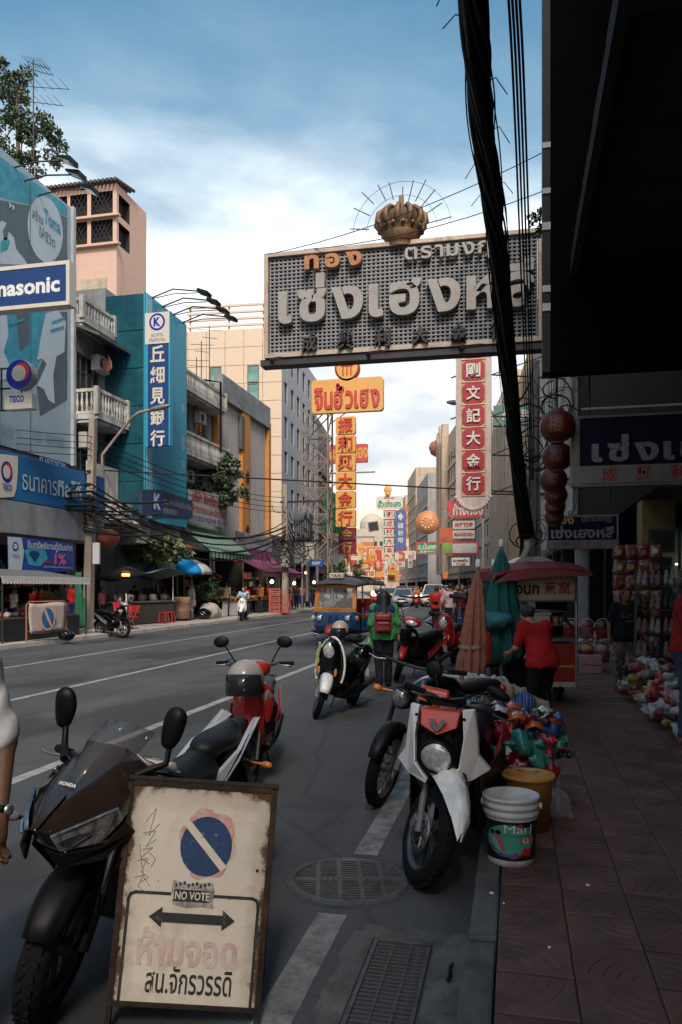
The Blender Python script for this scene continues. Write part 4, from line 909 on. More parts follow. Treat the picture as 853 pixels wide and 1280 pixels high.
o=fs('blue_sign','tall slate blue bank sign with a white drop emblem far down the street',501,663,13,51,104,SBL,[('龍',0,6,7,7),('谷',0,-3,7,7),('銀',0,-12,7,7)],SWH); flat([(0,W(22,104)),(W(3.6,104),W(17,104)),(0,W(12,104)),(-W(3.6,104),W(17,104))],-.02,SWH,o,'emblem')
fs('vertical_sign','narrow cream and orange vertical sign right of the slate blue one',508,652,5,42,110,SORG,[('金',0,10,4,6),('店',0,0,4,6),('行',0,-10,4,6)],SWH,rad=0)
fs('dark_sign','small dark tilted sign box hanging over the middle of the street',467,658,12,11,90,DSTEEL,rad=0,frame=GSTEEL).rotation_euler=(0,R(-8),R(10))
far=[('red',436,706,7,26,132,PKR,'金'),('amber',447,692,9,9,155,OG,'金'),('red',456,708,14,8,138,PKR,'ทอง'),('orange',464,694,9,20,158,SORG,'大'),('red',494,702,8,18,128,PKR,'行'),('amber',476,718,12,7,135,OG,None),('white',448,720,10,7,128,SWH,'ร้าน'),('red',484,722,12,6,140,PKR,None),('orange',441,700,10,10,150,PKR,'金'),('amber',452,702,5,30,140,OG,None),('red',453,688,8,5,141,SORG,None),('orange',470,690,24,12,150,SORG,'ทอง'),('amber',467,704,26,9,165,OGD,'ห้าง'),('red',473,706,8,38,148,PKR,'金'),('white',431,712,14,10,120,SWH,'ร้าน'),('red',428,700,11,7,118,PKR,None),('white',430,690,11,12,125,SWH,'ทอง'),('red',446,713,12,8,160,PKR,None),('orange',491,712,9,13,95,OG,'大'),('red',500,696,12,10,120,PKR,'金'),('cream',462,717,16,9,170,SCR,'ขาย'),('red',460,680,16,5,180,SORG,None),('white',515,694,10,11,110,SWH,'行'),('red',480,700,7,22,170,SORG,'行')]
rg_=random.Random(21)
for i in range(34):
 k=rg_.choice((0,0,1,1,2,3,4)); y=rg_.uniform(85,200); lft=rg_.random()<.5; u=(rg_.uniform(416,452)if lft else rg_.uniform(466,512)); tall=rg_.random()<.4
 far.append((('red','orange','amber','white','cream')[k],u,rg_.uniform(676,724),rg_.uniform(4,7)if tall else rg_.uniform(8,16),rg_.uniform(14,30)if tall else rg_.uniform(5,9),y,(PKR,SORG,OG,SWH,SCR)[k],rg_.choice(('金','大','行','ทอง','ห้าง',None))if not tall else rg_.choice(('金','行'))))
for i,(cn_,u,v,w_,h_,y,m_,tx)in enumerate(far):
 pos='left' if u<445 else('right' if u>485 else 'middle')
 fs('small_sign',fresh(('small','faded','bright','dusty','hanging','shaded','thin','crooked','worn'),f'{{}} {cn_} far shop sign {("with writing" if tx else "without writing")}, {("tall" if h_ > w_ * 1.5 else "wide" if w_ > h_ * 1.5 else "square")}, {("beside the lattice tower foot" if u < 440 else "low at the street end" if v > 708 and u < 485 else "under the cream gold sign" if u > 476 and u < 498 else "right of the slate blue sign" if u >= 498 else "in the red cluster at the end")}'),u,v,w_,h_,y,m_,[(tx,0,0,w_*.7,h_*(.7 if h_<w_*1.6 else .3))]if tx else None,SCR if m_ in(SORG,PKR)else SR,rad=0,cat='sign').__setitem__('group','cluster of far shop signs')
y=30; hb=P(592,530,y); ww=W(44,y,592); o=thing('tall_red_sign','tall white framed sign with red octagon plates and seven white Chinese characters','sign',(hb.x,y,0))
zb=EYE+(HY-637)*y*.99/F; ztop=12.4
WST=mat('pinkish_white',(.52,.43,.40),.6,dirt=.35,dcol=(.36,.24,.22),streak=1); AMB=mat('amber_trim',(.50,.27,.12),.6); CRM=mat('crimson_plate',(.34,.022,.035),.5,var=.15)
MB().prism([(-ww/2,ztop),(-ww/2,zb+.45),(-ww*.33,zb+.15),(-ww*.12,zb),(ww*.12,zb),(ww*.33,zb+.15),(ww/2,zb+.45),(ww/2,ztop)],(0,.35,0),(1,0,0),(0,0,1),(0,-.35,0)).build('board',WST,o,.02)
MB().box((0,-.012,(zb+.5+ztop)/2),(ww*.68,.03,ztop-zb-.5)).build('amber_field',AMB,o); st=W(28.3,y,592)
for i,ch in enumerate('行金大記文剛彌'):
 z=zb+.55+st*.5+i*st; k_=.16; hw,hh=ww*.31,st*.46
 MB().prism([(-hw+k_,-hh),(hw-k_,-hh),(hw,-hh+k_),(hw,hh-k_),(hw-k_,hh),(-hw+k_,hh),(-hw,hh-k_),(-hw,-hh+k_)],(0,-.03,z),(1,0,0),(0,0,1),(0,-.03,0)).build('octagon_plate',CRM,o)
 text(ch,ww*.40,st*.62,0,z,-.065,SWH,o,ext=.05,bold=.04,name='character')
 if i<7:MB().box((0,-.045,z+st/2),(ww*.66,.03,.03)).build('divider',SCR,o)
b=MB()
for i in range(17):t=-1+2*i/16; b.ell((t*ww*.48,-.01,zb+.46-.46*(1-abs(t)**2.2)),(.09,.06,.09),8,6)
b.build('scalloped_edge',WST,o); b=MB()
for z in(5.2,6.7,8.2,9.8):b.bar((ww/2,.2,z),(ww/2+2.8,1.4,z),.05); b.bar((ww/2,.2,z),(ww/2+2.8,1.4,z+1.2),.04); b.bar((-ww/2,.1,z),(-ww/2-.2,.1,z-.06),.05)
b.build('bracket',DSTEEL,o)
fs('teal_sign','grey green sign with white Latin letters behind the cable bundle',649,518,63,25,36,paint('sage_panel',(.10,.22,.20),coat=0),[('PARIS',4,0,46,12)],SWH,rad=0,t=.4)
o=fs('round_sign','round orange sign with a pale wreath emblem hanging on the right',534,653,1,1,68,SORG,rad=0);
rr=W(14.3,68); MB().lathe([(0,0),(rr,0),(rr,.35),(0,.35)],32,Matrix.Translation((0,.34,0))@M_).build('disc',mat('sign_salmon',(.62,.23,.10),.5),o)
for r_ in(.92,.62,.28):MB().lathe([(rr*r_,0),(rr*r_-.06,-.03),(rr*r_-.12,0)],28,Matrix.Translation((0,-.012,0))@M_).build('ring',SCR,o)
for i in range(10):t=2*PI*i/10; MB().ell((rr*.47*math.cos(t),-.02,rr*.47*math.sin(t)),(.13,.03,.08),6,4,Matrix.Rotation(-t,3,'Y')).build('leaf',SCR,o)
fs('green_red_sign','green sign with white Thai letters in a red frame under the round sign',534,685,26,14,68,SGR,[('ฉ.มั่นคง',0,2,22,8),('萬基金行',0,-4.5,18,3)],SWH,rad=0,frame=PKR)
o=fs('red_shop_sign','red sign with white Thai letters and striped corners under the tall red sign',583,637,46,21,44,PKR,[('ห้างทอง',2,0,36,14)],SWH,rad=0);
for s in(-1,1):
 for k in range(3):MB().box((s*W(19.5-k*0+k*1.6,44),-.03,W(-7+k*1.2,44)),(W(1,44),.03,W(9,44)),Matrix.Rotation(R(40*s),3,'Y')).build('stripe',(SWH,SBL,SWH)[k],o)
fs('white_sign','white sign with a red character line, upper of two under the red sign',580,656,27,10,47,SWH,[('林祥興泰',0,0,22,6)],SR,rad=0); fs('white_sign','white sign with red Latin letters, lower of two under the red sign',580,668,27,10,47,SWH,[('MANGKORN',0,0,23,5)],SR,rad=0)
fs('pale_sign','blank pale signboard with a green left end under the white signs',577,685,40,14,47,SWH,[('■',-17,0,12,13)],mat('lime_patch',(.25,.38,.10),.6),rad=0,frame=PKR); fs('orange_sign','orange red hanging signboard left of the white signs',559,670,17,20,50,mat('tomato',(.55,.13,.06),.6,dirt=.3),rad=0)
fs('small_white_sign','small white sign with dark Thai letters low over the right pavement',576,702,22,10,40,SWH,[('ฮ.ทองใบ',0,1.5,18,4),('鑫福',0,-3,12,3)],{'ฮ.ทองใบ':INK,'鑫福':SR},rad=0)
fs('white_sign','white vertical sign plate low on the right beside the round sign',513,700,6,20,72,SWH,[('中',0,4,4,5),('藥',0,-4,4,5)],SR,rad=0)
o=fs('orange_round_sign','small round orange sign low above the right crowd',557,719,7,9,60,SORG,rad=.2)
fs('blue_street_plate','small blue street name plate on the left pavement',395,704,18,8,48,paint('street_blue',(.02,.09,.32),coat=0),[('เยาวราช',0,0,12,4)],SWH,rad=0)
DB=mat('midnight_panel',(.003,.006,.022),.6,spec=.15); DL=mat('dim_letter',(.20,.20,.20),.5,dirt=.35,dcol=(.10,.10,.10)); SBD=mat('sign_strip',(.20,.19,.18),.5,dirt=.4,dcol=(.10,.09,.08))  # panel blue and letter grey darkened in colour for the shade over the signs
y=7.8; c=aty(714,565,y); w_=1.95; h_=W(90,y,760); o=sign('gold_shop_sign','large dark blue shop sign with cream rounded frame hanging over the right pavement','sign',(c.x+w_/2,y,c.z),w_,h_,0,.16,SBD,rad=.07)
MB().box((.03,-.008,h_*.13),(w_-.1,.02,h_*.66)).build('blue_field',DB,o); MB().box((.02,-.008,-h_*.33),(w_-.12,.02,h_*.24)).build('white_strip',SBD,o)
letters(['เ','ซ่','ง','เ','ฮ','ง'],1.27,.26,-.15,.015,-.02,DL,o,ext=.02,bold=.04,gap=.12)
for i,ch in enumerate('成興利大'):text(ch,.145,.15,-.62+i*.31,-h_*.33,-.021,mat('dim_red',(.30,.02,.02),.6),o,bold=.03,name='character')
MB().box((.1,.05,h_/2+.075),(w_,.03,.02)).build('top_rail',CREAMP,o); MB().tube([(-.8,.08,h_/2),(-.8,.08,h_/2+.6)],.012).tube([(.5,.08,h_/2),(.5,.08,h_/2+.6)],.012).build('hanger',DSTEEL,o)  # cream bar stands in for the bright slit of light above the sign
y=13.5; c=aty(728,665,y); w_=W(84,y,728); h_=W(40,y,728); o=sign('gold_shop_sign','smaller dark sign with yellow and white Thai words above the cart','sign',c.to_tuple(),w_,h_,0,.14,DB,SBD,.03)
MB().box((0,-.01,-h_*.37),(w_-.04,.03,h_*.24)).build('white_strip',SBD,o); text('ทอง',w_*.3,h_*.2,-w_*.27,h_*.35,-.02,mat('dim_yellow',(.42,.33,.08),.5),o,bold=.03); text('ตรามงกุฎ',w_*.42,h_*.2,w_*.2,h_*.36,-.02,DL,o,bold=.01); text('เซ่งเฮงหลี',w_*.9,h_*.4,0,-.0,-.02,DL,o,bold=.035)
for i,ch in enumerate('成興利大金行'):text(ch,w_*.09,h_*.14,-w_*.38+i*w_*.155,-h_*.37,-.03,mat('dim_red'),o,name='character')
MB().tube([(-w_*.4,.07,h_/2),(-w_*.4,.07,h_/2+.8)],.012).tube([(w_*.4,.07,h_/2),(w_*.4,.07,h_/2+.8)],.012).build('hanger',DSTEEL,o)
LANT=mat('lantern_red',(.11,.013,.010),.45,var=.3,scale=4,dirt=.35,dcol=(.08,.02,.015),dscale=3,coat=.2); LGOLD=mat('lantern_gold',(.20,.09,.05),.5,dirt=.4,dcol=(.15,.03,.02),dscale=8)
names=('nearest and largest of the row','second from the camera','third from the camera','fourth from the camera','fifth from the camera','farthest of the row')
for i,(u,v,d,rr)in enumerate(((697,533,7.4,.17),(697,571,8.2,.165),(692,600,9.2,.165),(695,619,10.0,.15),(694,633,11,.15),(693,646,12,.15))):
 c=at(u,v,d); o=thing('red_lantern',f'round dark red paper lantern with faded gold print, {names[i]}','lantern',c.to_tuple(),i*.7,'red lanterns strung above the right pavement'); hz=rr*.9; b=MB(); prof=[]
 for k in range(17):t=PI*k/16; s_=math.sin(t); prof.append((rr*(s_**.8)*(.975 if k%2 else 1.0)+.001,-hz*math.cos(t)))
 b.lathe(prof,20).build('paper_body',LANT,o); MB().lathe([(rr*.36,hz*.88),(rr*.36,hz*1.1),(rr*.3,hz*1.1)],12).build('top_collar',LGOLD,o); MB().lathe([(rr*.36,-hz*.88),(rr*.36,-hz*1.1),(rr*.3,-hz*1.1)],12).build('bottom_collar',LGOLD,o); MB().tube([(0,0,hz*1.1),(0,0,hz*1.1+.3)],.006,5).build('cord',WIRE,o)
 for ch,an in(('福',-R(100)-i*.7),('福',R(70))):
  q=Matrix.Rotation(an+R(90),4,'Z'); t=text(ch,rr*.9,rr*.9,0,0,-rr*1.0,LGOLD,o,bold=.02,name='gold_print',M=q)
  for vv in t.data.vertices:
   p=vv.co; zz=p.z; rad=rr*max(.05,1-(zz/hz)**2)**.4*1.012; l_=math.hypot(p.x,p.y); a_=math.atan2(p.y,p.x); vv.co=(rad*math.cos(a_),rad*math.sin(a_),zz)
   # ------------------------------------------------------------------ poles, cables, lamps
POLE=mat('pole_concrete',(.33,.27,.22),.9,bump=.3,bscale=25,dirt=.4,dcol=(.12,.10,.085),streak=1)
def catenary(a,b,sag,n=10):
 a,b=Vector(a),Vector(b); return[a.lerp(b,i/n)-Vector((0,0,sag*4*(i/n)*(1-i/n)))for i in range(n+1)]
def pole(u,d,top_v,lb,w0=.13,mt=POLE,lean=0):
 p=at(u,HY,d); z=EYE-(top_v-HY)/F*d; o=thing('power_pole',lb,'power pole',(p.x,p.y,.1)); z-=.1
 MB().loft([[(sx*w0*k+lean*zz,sy*w0*k,zz)for sx,sy in((-1,-1),(1,-1),(1,1),(-1,1))]for k,zz in((1,0),(.72,z))],sm=False).build('shaft',mt,o,.01)
 return o,z
pl1,z1=pole(110,27.3,524,'square concrete power pole on the left pavement with a lamp arm',.15,lean=.028)
b=MB()
for k in(5.6,5.15,4.75):b.bar((-.6,-.16,k),(.2,-.16,k),.06)
b.build('cross_arm',DSTEEL,pl1)
for k in(5.6,5.15,4.75):MB().lathe([(.03,0),(.06,.03),(.04,.07),(.06,.1),(.03,.14)],8,Matrix.Translation((-.5,-.16,k+.02))).build('insulator',BLACK,pl1)
def lamp(p,pts,lb,hd=(.55,.16),ang=0):
 o=thing('street_lamp',lb,'street lamp',p); MB().tube(pts,.05,8).build('arm',POLE,o); e=Vector(pts[-1]); d=(e-Vector(pts[-2])).normalized()
 MB().tube([e,e+d*.15,e+d*.5,e+d*.75],[.05,.09,.11,.05],8).build('lamp_head',GSTEEL,o); return o
q0=Vector(at(128,572,27.1)); lamp(q0.to_tuple(),[(0,0,-.3),(0,0,.1),(1.05,.1,1.35),(1.35,.12,1.55),(1.75,.14,1.62)],'street lamp on a long bent arm from the left power pole')
q0=Vector(at(610,505,31)); lamp(q0.to_tuple(),[(.6,.2,-.9),(0,0,-.12),(-.35,-.02,0),(-.9,-.05,.06)],'street lamp arm reaching over the street past the tall red sign')
pl2,z2=pole(357,46,605,'concrete power pole with transformer beside the beige tower',.17)
b=MB(); b.box((1.15,-.1,5.1),(.95,.8,1.5)); b.build('transformer',mat('transformer_grey',(.10,.10,.105),.6,dirt=.4),pl2,.03)
for k in range(7):MB().box((.75+k*.14,-.53,5.0),(.03,.1,1.2)).build('cooling_fin',DSTEEL,pl2)
for k in range(3):MB().lathe([(.05,0),(.08,.1),(.05,.2),(.08,.3),(.03,.45)],8,Matrix.Translation((.85+k*.3,-.1,5.85))).build('bushing',GSTEEL,pl2)
MB().box((.9,0,4.25),(2.6,.5,.12)).box((1.0,0,6.6),(2.6,.12,.12)).build('platform',DSTEEL,pl2); MB().box((.1,-.3,3.1),(.5,.4,.8)).box((1.6,-.2,3.6),(.6,.5,.9)).build('switch_box',mat('pale_box',(.36,.34,.30),.6,dirt=.4),pl2)
pole(385,62,690,'dark bundled service pole at the left kerb beyond the tower',.16,DCONC)
pl3,z3=pole(668,17.6,452,'concrete power pole wrapped in cables at the right kerb',.16,mat('pole_grey',(.20,.19,.18),.9,bump=.3,dirt=.4))
pl4,z4=pole(640,33,480,'second power pole behind the cables at the right kerb',.14)
pl5,z5=pole(604,70,620,'distant power pole at the right kerb',.14)
path=[at(565,-260,3.2),at(592,0,4.6),at(597,90,5.3),at(607,180,6.3),at(617,260,7.6),at(625,340,9),at(633,430,10.8),at(642,530,13),at(650,600,15),at(659,668,17.2)]
cb_=thing('cable_bundle','thick black bundle of cables sagging down the right of the street','cable bundle',(0,0,0)); rr_=[.07,.078,.078,.088,.098,.10,.11,.115,.13,.16]
def wob(P_,k,a):return[p+Vector((math.sin(i*2.1+k*1.7),math.cos(i*1.3+k),math.sin(i*1.7+k*2.3)))*a for i,p in enumerate(P_)]
def dense(P_,n):
 out=[]
 for i in range(len(P_)-1):
  p0,p1,p2,p3=P_[max(i-1,0)],P_[i],P_[i+1],P_[min(i+2,len(P_)-1)]
  for j in range(n):
   t=j/n; out.append(.5*((2*p1)+(p2-p0)*t+(2*p0-5*p1+4*p2-p3)*t*t+(3*p1-p0-3*p2+p3)*t**3))
 return out+[P_[-1]]
D_=dense(path,6); RD=np.interp(np.linspace(0,9,len(D_)),range(10),rr_)
MB().tube(wob(D_,0,.006),list(RD*.8),10).build('core',WIRE,cb_)
for i in range(16):
 t0=2*PI*i/16; pts=[]
 for k,p in enumerate(D_):
  q=t0+.16*k+.5*math.sin(k*.23+i); r_=RD[k]*(.92+.10*math.sin(k*.31+i*2.1))
  pts.append(p+Vector((math.cos(q)*r_,0,math.sin(q)*r_*.7))+Vector((0,0,math.sin(q)*r_*.5)))
 MB().tube(pts,.011+.007*(i%3),5).build('cable',WIRE,cb_)
for i in range(9):
 s=random.randrange(8,len(D_)-14); L=random.randrange(7,13); pts=[]
 for k in range(L+1):pts.append(D_[s+k]+Vector((random.choice((-1,1))*0+(1 if i%2 else-1)*(RD[s+k]*.9+.035*math.sin(PI*k/L)),0,-.03*math.sin(PI*k/L))))
 MB().tube(pts,.006,5).build('loose_cable',WIRE,cb_)
for i in range(12):
 s=random.randrange(4,len(D_)-4); p=D_[s]; sg=random.choice((-1,1)); MB().tube([p,p+Vector((sg*.12,0,.03)),p+Vector((sg*.2,.02,-.03-.1*random.random()))],.004,4).build('loose_end',WIRE,cb_)
for i in range(4):
 p=[at(612+i*4.3,-250,3.4+i*.05),at(636+i*4.6,0,5),at(646+i*4.2,200,7),at(653+i*3.6,380,10),at(659+i*2.6,520,14.5),at(663+i*1.5,600,17.4)]
 tag(MB().tube(dense(p,5),.010,6).build('cable',WIRE),f'thin black overhead cable right of the thick bundle, {("first", "second", "third", "fourth")[i]} from the bundle','cable','four thin cables beside the bundle')
tg=thing('cable_tangle','tangle of looped black cables hung around the right power pole','cables',pl3.location.to_tuple())
for i in range(46):
 z=random.uniform(1.7,6.4); r_=random.uniform(.18,.5); x=random.uniform(-.35,.75); yy=random.uniform(-1.0,.6); t0=random.uniform(0,6); sq=random.uniform(.4,1.5); tl=random.uniform(-.6,.6); rng=random.uniform(2.2,6.5)
 MB().tube([(x+r_*math.cos(t0+rng*k/12),yy+tl*r_*math.sin(t0+rng*k/12),z+sq*r_*math.sin(t0+rng*k/12))for k in range(13)],random.choice((.008,.012,.02)),4).build('cable_loop',WIRE,tg)
for i in range(8):x=random.uniform(-.25,.7); MB().tube([(x,-.2,1.3),(x+.04,-.22,3.3),(x+random.uniform(-.1,.1),-.2,6.4)],.012,4).build('drop_cable',WIRE,tg)
MB().tube(dense([Vector((-.3,-.3,3.3)),Vector((-.28,-.4,2.4)),Vector((-.45,-.5,1.6)),Vector((-1.1,-.6,1.25)),Vector((-1.9,-.2,1.3))],4),.05,7).build('drop_cable',WIRE,tg)
p_=at(690,300,17);
wi=0
def wire(a,b,sag,r,lb,grp):
 tag(MB().tube(catenary(a,b,sag),r,5).build('overhead_wire',WIRE),lb,'wire',grp)
for i,(u0,v0,v1)in enumerate(((-60,527,545),(-60,538,553),(-60,545,561),(-60,555,569))):
 wire(at(u0,v0,24.5),at(112,v1,27),.05,.014,f'thin wire from the left power pole toward the camera, {("top", "second", "third", "lowest")[i]} of four','wires on the left pole')
 wire(at(112,v1,27),at(357,622+i*6,46),.5,.018,f'wire from the lamp pole to the transformer pole, {("top", "second", "third", "lowest")[i]} of four','wires between the left poles')
for i,(v0,v1,v2,r)in enumerate(((611,610,655,.05),(617,617,660,.04),(624,627,665,.06),(606,601,648,.03),(629,632,668,.035))):
 wire(at(-60,v0-4,23),at(114,v1+4,26.8),.12,r,f'black cable of the heavy run past the blue bank sign, {("first", "second", "third", "fourth", "fifth")[i]} from the front','heavy cable run on the left pole')
 wire(at(114,v1+4,26.8),at(357,v2+4,45.7),1.1+.12*i,r,f'black cable of the heavy run in front of the left shops, {("first", "second", "third", "fourth", "fifth")[i]} from the front','heavy cable run on the left shops')
for i in range(3):wire(at(357,640+9*i,45.8),at(385,690+5*i,62),.5,.04,f'cable from the transformer pole to the next pole, {("upper", "middle", "lower")[i]}','cables past the transformer')
wire(at(-20,580,30),at(700,618,30),-.0,.03,'single black cable crossing the whole street below the amber sign',None)
wire(at(335,318,15),at(700,180,12),.2,.008,'thin stay wire from the grid sign corner past the crown, upper',None); wire(at(380,312,15),at(760,205,12),.25,.008,'thin stay wire from the grid sign past the crown, lower',None)
wire(at(668,700,17.5),at(500,745,38),.35,.05,'sagging cable from the right pole down the right pavement',None); wire(at(662,480,17.5),at(636,500,33),.3,.03,'cable between the two right poles',None)
tg=thing('cable_rack','rack of coiled cables and boxes on the left power pole','cables',(pl1.location.x,pl1.location.y,0))
for i in range(16):
 z=random.uniform(3.9,4.9); r_=random.uniform(.12,.4); x=random.uniform(-.3,1.4); t0=random.uniform(0,6)
 MB().tube([(x+r_*math.cos(t0+5*k/10),-.25+.1*math.sin(k),z+.6*r_*math.sin(t0+5*k/10))for k in range(11)],.014,4).build('cable_loop',WIRE,tg)
for i in range(9):z=3.5+i*.14; MB().tube(catenary((-.2,-.2,z+.15),(random.uniform(1.6,3.4),-.5,z-.1),.12,6),random.choice((.02,.03,.045)),5).build('cable',WIRE,tg)
tg=thing('cable_tangle','messy dark cable loops below the transformer','cables',(pl2.location.x,pl2.location.y,0))
for i in range(26):
 z=random.uniform(2.9,6.6); r_=random.uniform(.3,1.0); x=random.uniform(-.6,2.6); t0=random.uniform(2.6,4)
 MB().tube([(x+r_*math.cos(t0+3.6*k/10),-.6+.1*math.sin(k),z+.8*r_*math.sin(t0+3.6*k/10))for k in range(11)],random.choice((.02,.035)),4).build('cable_loop',WIRE,tg)
an=thing('aerial','rooftop television aerial mast rising beside the tree','aerial',at(42,200,30).to_tuple())
zt=125*30/F; MB().tube([(0,0,0),(0,0,zt)],.025,6).build('mast',DSTEEL,an)
for k,(dz,L)in enumerate(((0,.6),(-.25,.75),(-.9,1.5),(-1.5,1.2))):
 b=MB().tube([(-L*.5,0,zt+dz),(L*.9,.3,zt+dz-.25)],.014,5)
 for i in range(7):x=-L*.5+L*1.4*i/6; b.tube([(x,-.35,zt+dz-.25*i/6),(x,.35,zt+dz+.0-.25*i/6)],.008,4)
 b.build('antenna',DSTEEL,an)
for i,(u,v,h)in enumerate(((252,455,3),(262,440,3.4),(740//3,470,2.4))):
 a_=thing('aerial',('small rooftop aerial left of the beige tower','taller thin aerial at the beige roof edge','short aerial above the second shophouse')[i],'aerial',at(u,v,50).to_tuple()); MB().tube([(0,0,-2),(0,0,h*.5)],.03,5).build('mast',DSTEEL,a_); MB().tube([(-.8,0,h*.45),(.8,.1,h*.4)],.02,4).tube([(-.5,0,h*.3),(.5,.1,h*.25)],.02,4).build('antenna',DSTEEL,a_)
 # ------------------------------------------------------------------ motorcycles (local: front toward -y, x to the viewer's right, z up)
def xf(b,M):b.v=[tuple(M@Vector(p))for p in b.v]; return b
I4=Matrix()
TYRE=mat('tyre',(.006,.006,.0065),.85,spec=.2,var=.4,scale=8,bump=.5,bscale=55); RIMM=mat('rim_grey',(.10,.10,.105),.4,.7); DISC=mat('disc_steel',(.32,.31,.30),.35,.9)
def alpha_mat(name,col,a,rough=.05):
 m=mat(name,col,rough,var=.05); m.node_tree.nodes['Principled BSDF'].inputs['Alpha'].default_value=a; return m
SMOKE=alpha_mat('smoked_screen',(.10,.095,.09),.45); CLEAR=alpha_mat('clear_plastic',(.35,.35,.36),.30,.15)
def wheel(o,y,r,w,M=I4,style='cast',disc=True,name='front_wheel',rim=RIMM,x=0,z=None,n=36):
 z=r if z is None else z; Q=M@Matrix.Translation((x,y,z))@Matrix.Rotation(R(90),4,'Y')
 t=MB(); k=10; prof=[(r-w*.55+w*.55*math.cos(a),w/2*math.sin(a))for a in[R(-120+240*i/k)for i in range(k+1)]]
 t.lathe(prof,n,Q)
 for i in range(n):
  a=2*PI*i/n
  for s in(-1,1):
   p=[Q@Vector(((r+.0035)*math.cos(a+da),(r+.0035)*math.sin(a+da),s*zz))for da,zz in((0,.004),(.08,.004+w*.06),(.12,w*.26),(.05,w*.26))]
   p2=[Q@Vector(((r-.012)*math.cos(a+da),(r-.012)*math.sin(a+da),s*zz))for da,zz in((0,.004),(.08,.004+w*.06),(.12,w*.26),(.05,w*.26))]
   t.add(p+p2,[(0,1,2,3),(0,4,5,1),(1,5,6,2),(2,6,7,3),(3,7,4,0)])
 t=t.build(name,TYRE,o)
 ri=r-w*.80; MB().lathe([(ri,-w*.42),(ri+.014,-w*.40),(ri-.012,-w*.2),(ri-.016,0),(ri-.012,w*.2),(ri+.014,w*.40),(ri,w*.42),(ri-.02,w*.3),(ri-.028,0),(ri-.02,-w*.3),(ri,-w*.42)],32,Q).build('rim',rim,t)
 h=MB().lathe([(0,-.05),(.035,-.05),(.04,0),(.035,.05),(0,.05)],14,Q)
 if style=='cast':
  for i in range(5):
   for da in(-.16,.16):
    a=2*PI*i/5; h.bar(Q@Vector((.03*math.cos(a),.03*math.sin(a),0)),Q@Vector(((ri-.02)*math.cos(a+da),(ri-.02)*math.sin(a+da),0)),.022,.022)
 else:
  for i in range(28):
   a=2*PI*i/28; s=1 if i%2 else-1; h.tube([Q@Vector((.035*math.cos(a),.035*math.sin(a),s*.035)),Q@Vector(((ri-.018)*math.cos(a+s*.25),(ri-.018)*math.sin(a+s*.25),0))],.0025,4,cap=False)
 h.build('spokes',rim,t)
 if disc:
  D=MB(); D.lathe([(.058,-.062),(.058,-.058)],24,Q); nn=24
  for zz in(-.062,-.057):pass
  D.lathe([(.075,-.062),(.115,-.062),(.115,-.057),(.075,-.057),(.075,-.062)],30,Q)
  for i in range(6):a=2*PI*i/6; D.bar(Q@Vector((.03*math.cos(a),.03*math.sin(a),-.055)),Q@Vector((.08*math.cos(a+.4),.08*math.sin(a+.4),-.0595)),.012,.005)
  D.build('brake_disc',DISC,t)
  holes=MB()
  for i in range(12):a=2*PI*i/12; holes.lathe([(0,-.0632),(.008,-.0632)],8,Q@Matrix.Translation((.096*math.cos(a),.096*math.sin(a),0)))
  holes.build('disc_holes',BLACK,t)
 return t
def steer(yh,zh,rake,ang):
 ax=Vector((0,math.sin(rake),math.cos(rake))); p=Vector((0,yh,zh)); return Matrix.Translation(p)@Matrix.Rotation(ang,4,ax)@Matrix.Translation(-p)
def ring(y,hw,z0,z1,n=20,p=2.6,x0=0,top=1.0):
 out=[]
 for i in range(n):
  a=2*PI*i/n; c,s=math.cos(a),math.sin(a); zz=(z0+z1)/2+(z1-z0)/2*math.copysign(abs(s)**(2/p),s)
  k=1+(top-1)*(zz-z0)/max(z1-z0,1e-6); out.append((x0+hw*k*math.copysign(abs(c)**(2/p),c),y,zz))
 return out
def fender(b,y,r,w,a0,a1,M=I4,z=None,n=10,crown=.02):
 z=r if z is None else z; R_=[]
 for i in range(n+1):
  a=R(a0+(a1-a0)*i/n); k=1-.25*abs(2*i/n-1)**3; row=[]
  for j in range(7):
   t=-1+2*j/6; rr=r+.035+crown*(1-t*t)-(.03 if abs(t)==1 else 0); row.append((t*w/2*k,y-math.cos(a)*rr,z+math.sin(a)*rr))
  R_.append(row)
 b.loft(R_,closed=False); return xf(b,M)
def mirror(o,base,head,M=I4,shape=(.055,.022,.04),tilt=0,name='mirror'):
 base,head=Vector(base),Vector(head); m=xf(MB().tube([base,base.lerp(head,.55)+Vector((0,-.012,.02)),head],.007,6),M).build(name,BLACK,o)
 T=Matrix.Rotation(tilt,3,'Y'); xf(MB().ell(head,shape,16,10,T),M).build('mirror_shell',BLACK,m)
 return m
def grips(o,M,x,y,z,back=.06,drop=0,lever=True):
 h=MB().tube([(-x,y+back,z-drop),(-x*.55,y+.01,z),(0,y,z-.01),(x*.55,y+.01,z),(x,y+back,z-drop)],.012,8); h=xf(h,M).build('handlebar',DSTEEL,o)
 for s in(-1,1):
  xf(MB().tube([(s*x*.68,y+back*.42+.004,z-drop*.45),(s*x*1.04,y+back*1.08,z-drop*1.04)],[.019,.018],10),M).build('grip',RUBBER,h)
  if lever:xf(MB().tube([(s*x*.62,y-.02,z),(s*x*.8,y-.045,z-.005),(s*x*1.0,y-.03,z-drop-.01)],.006,6),M).build('lever',STEEL,h)
 return h
WPL=paint('white_plastic',(.80,.79,.76),rough=.3,coat=.4,dirt=.2,dcol=(.35,.32,.28)); RPL=paint('red_plastic',(.40,.02,.018),rough=.25,coat=.6); OPL=paint('orange_plastic',(.52,.055,.02),rough=.3,coat=.4); SEAT=mat('seat_vinyl',(.008,.008,.009),.5,spec=.35,bump=.15,bscale=200)
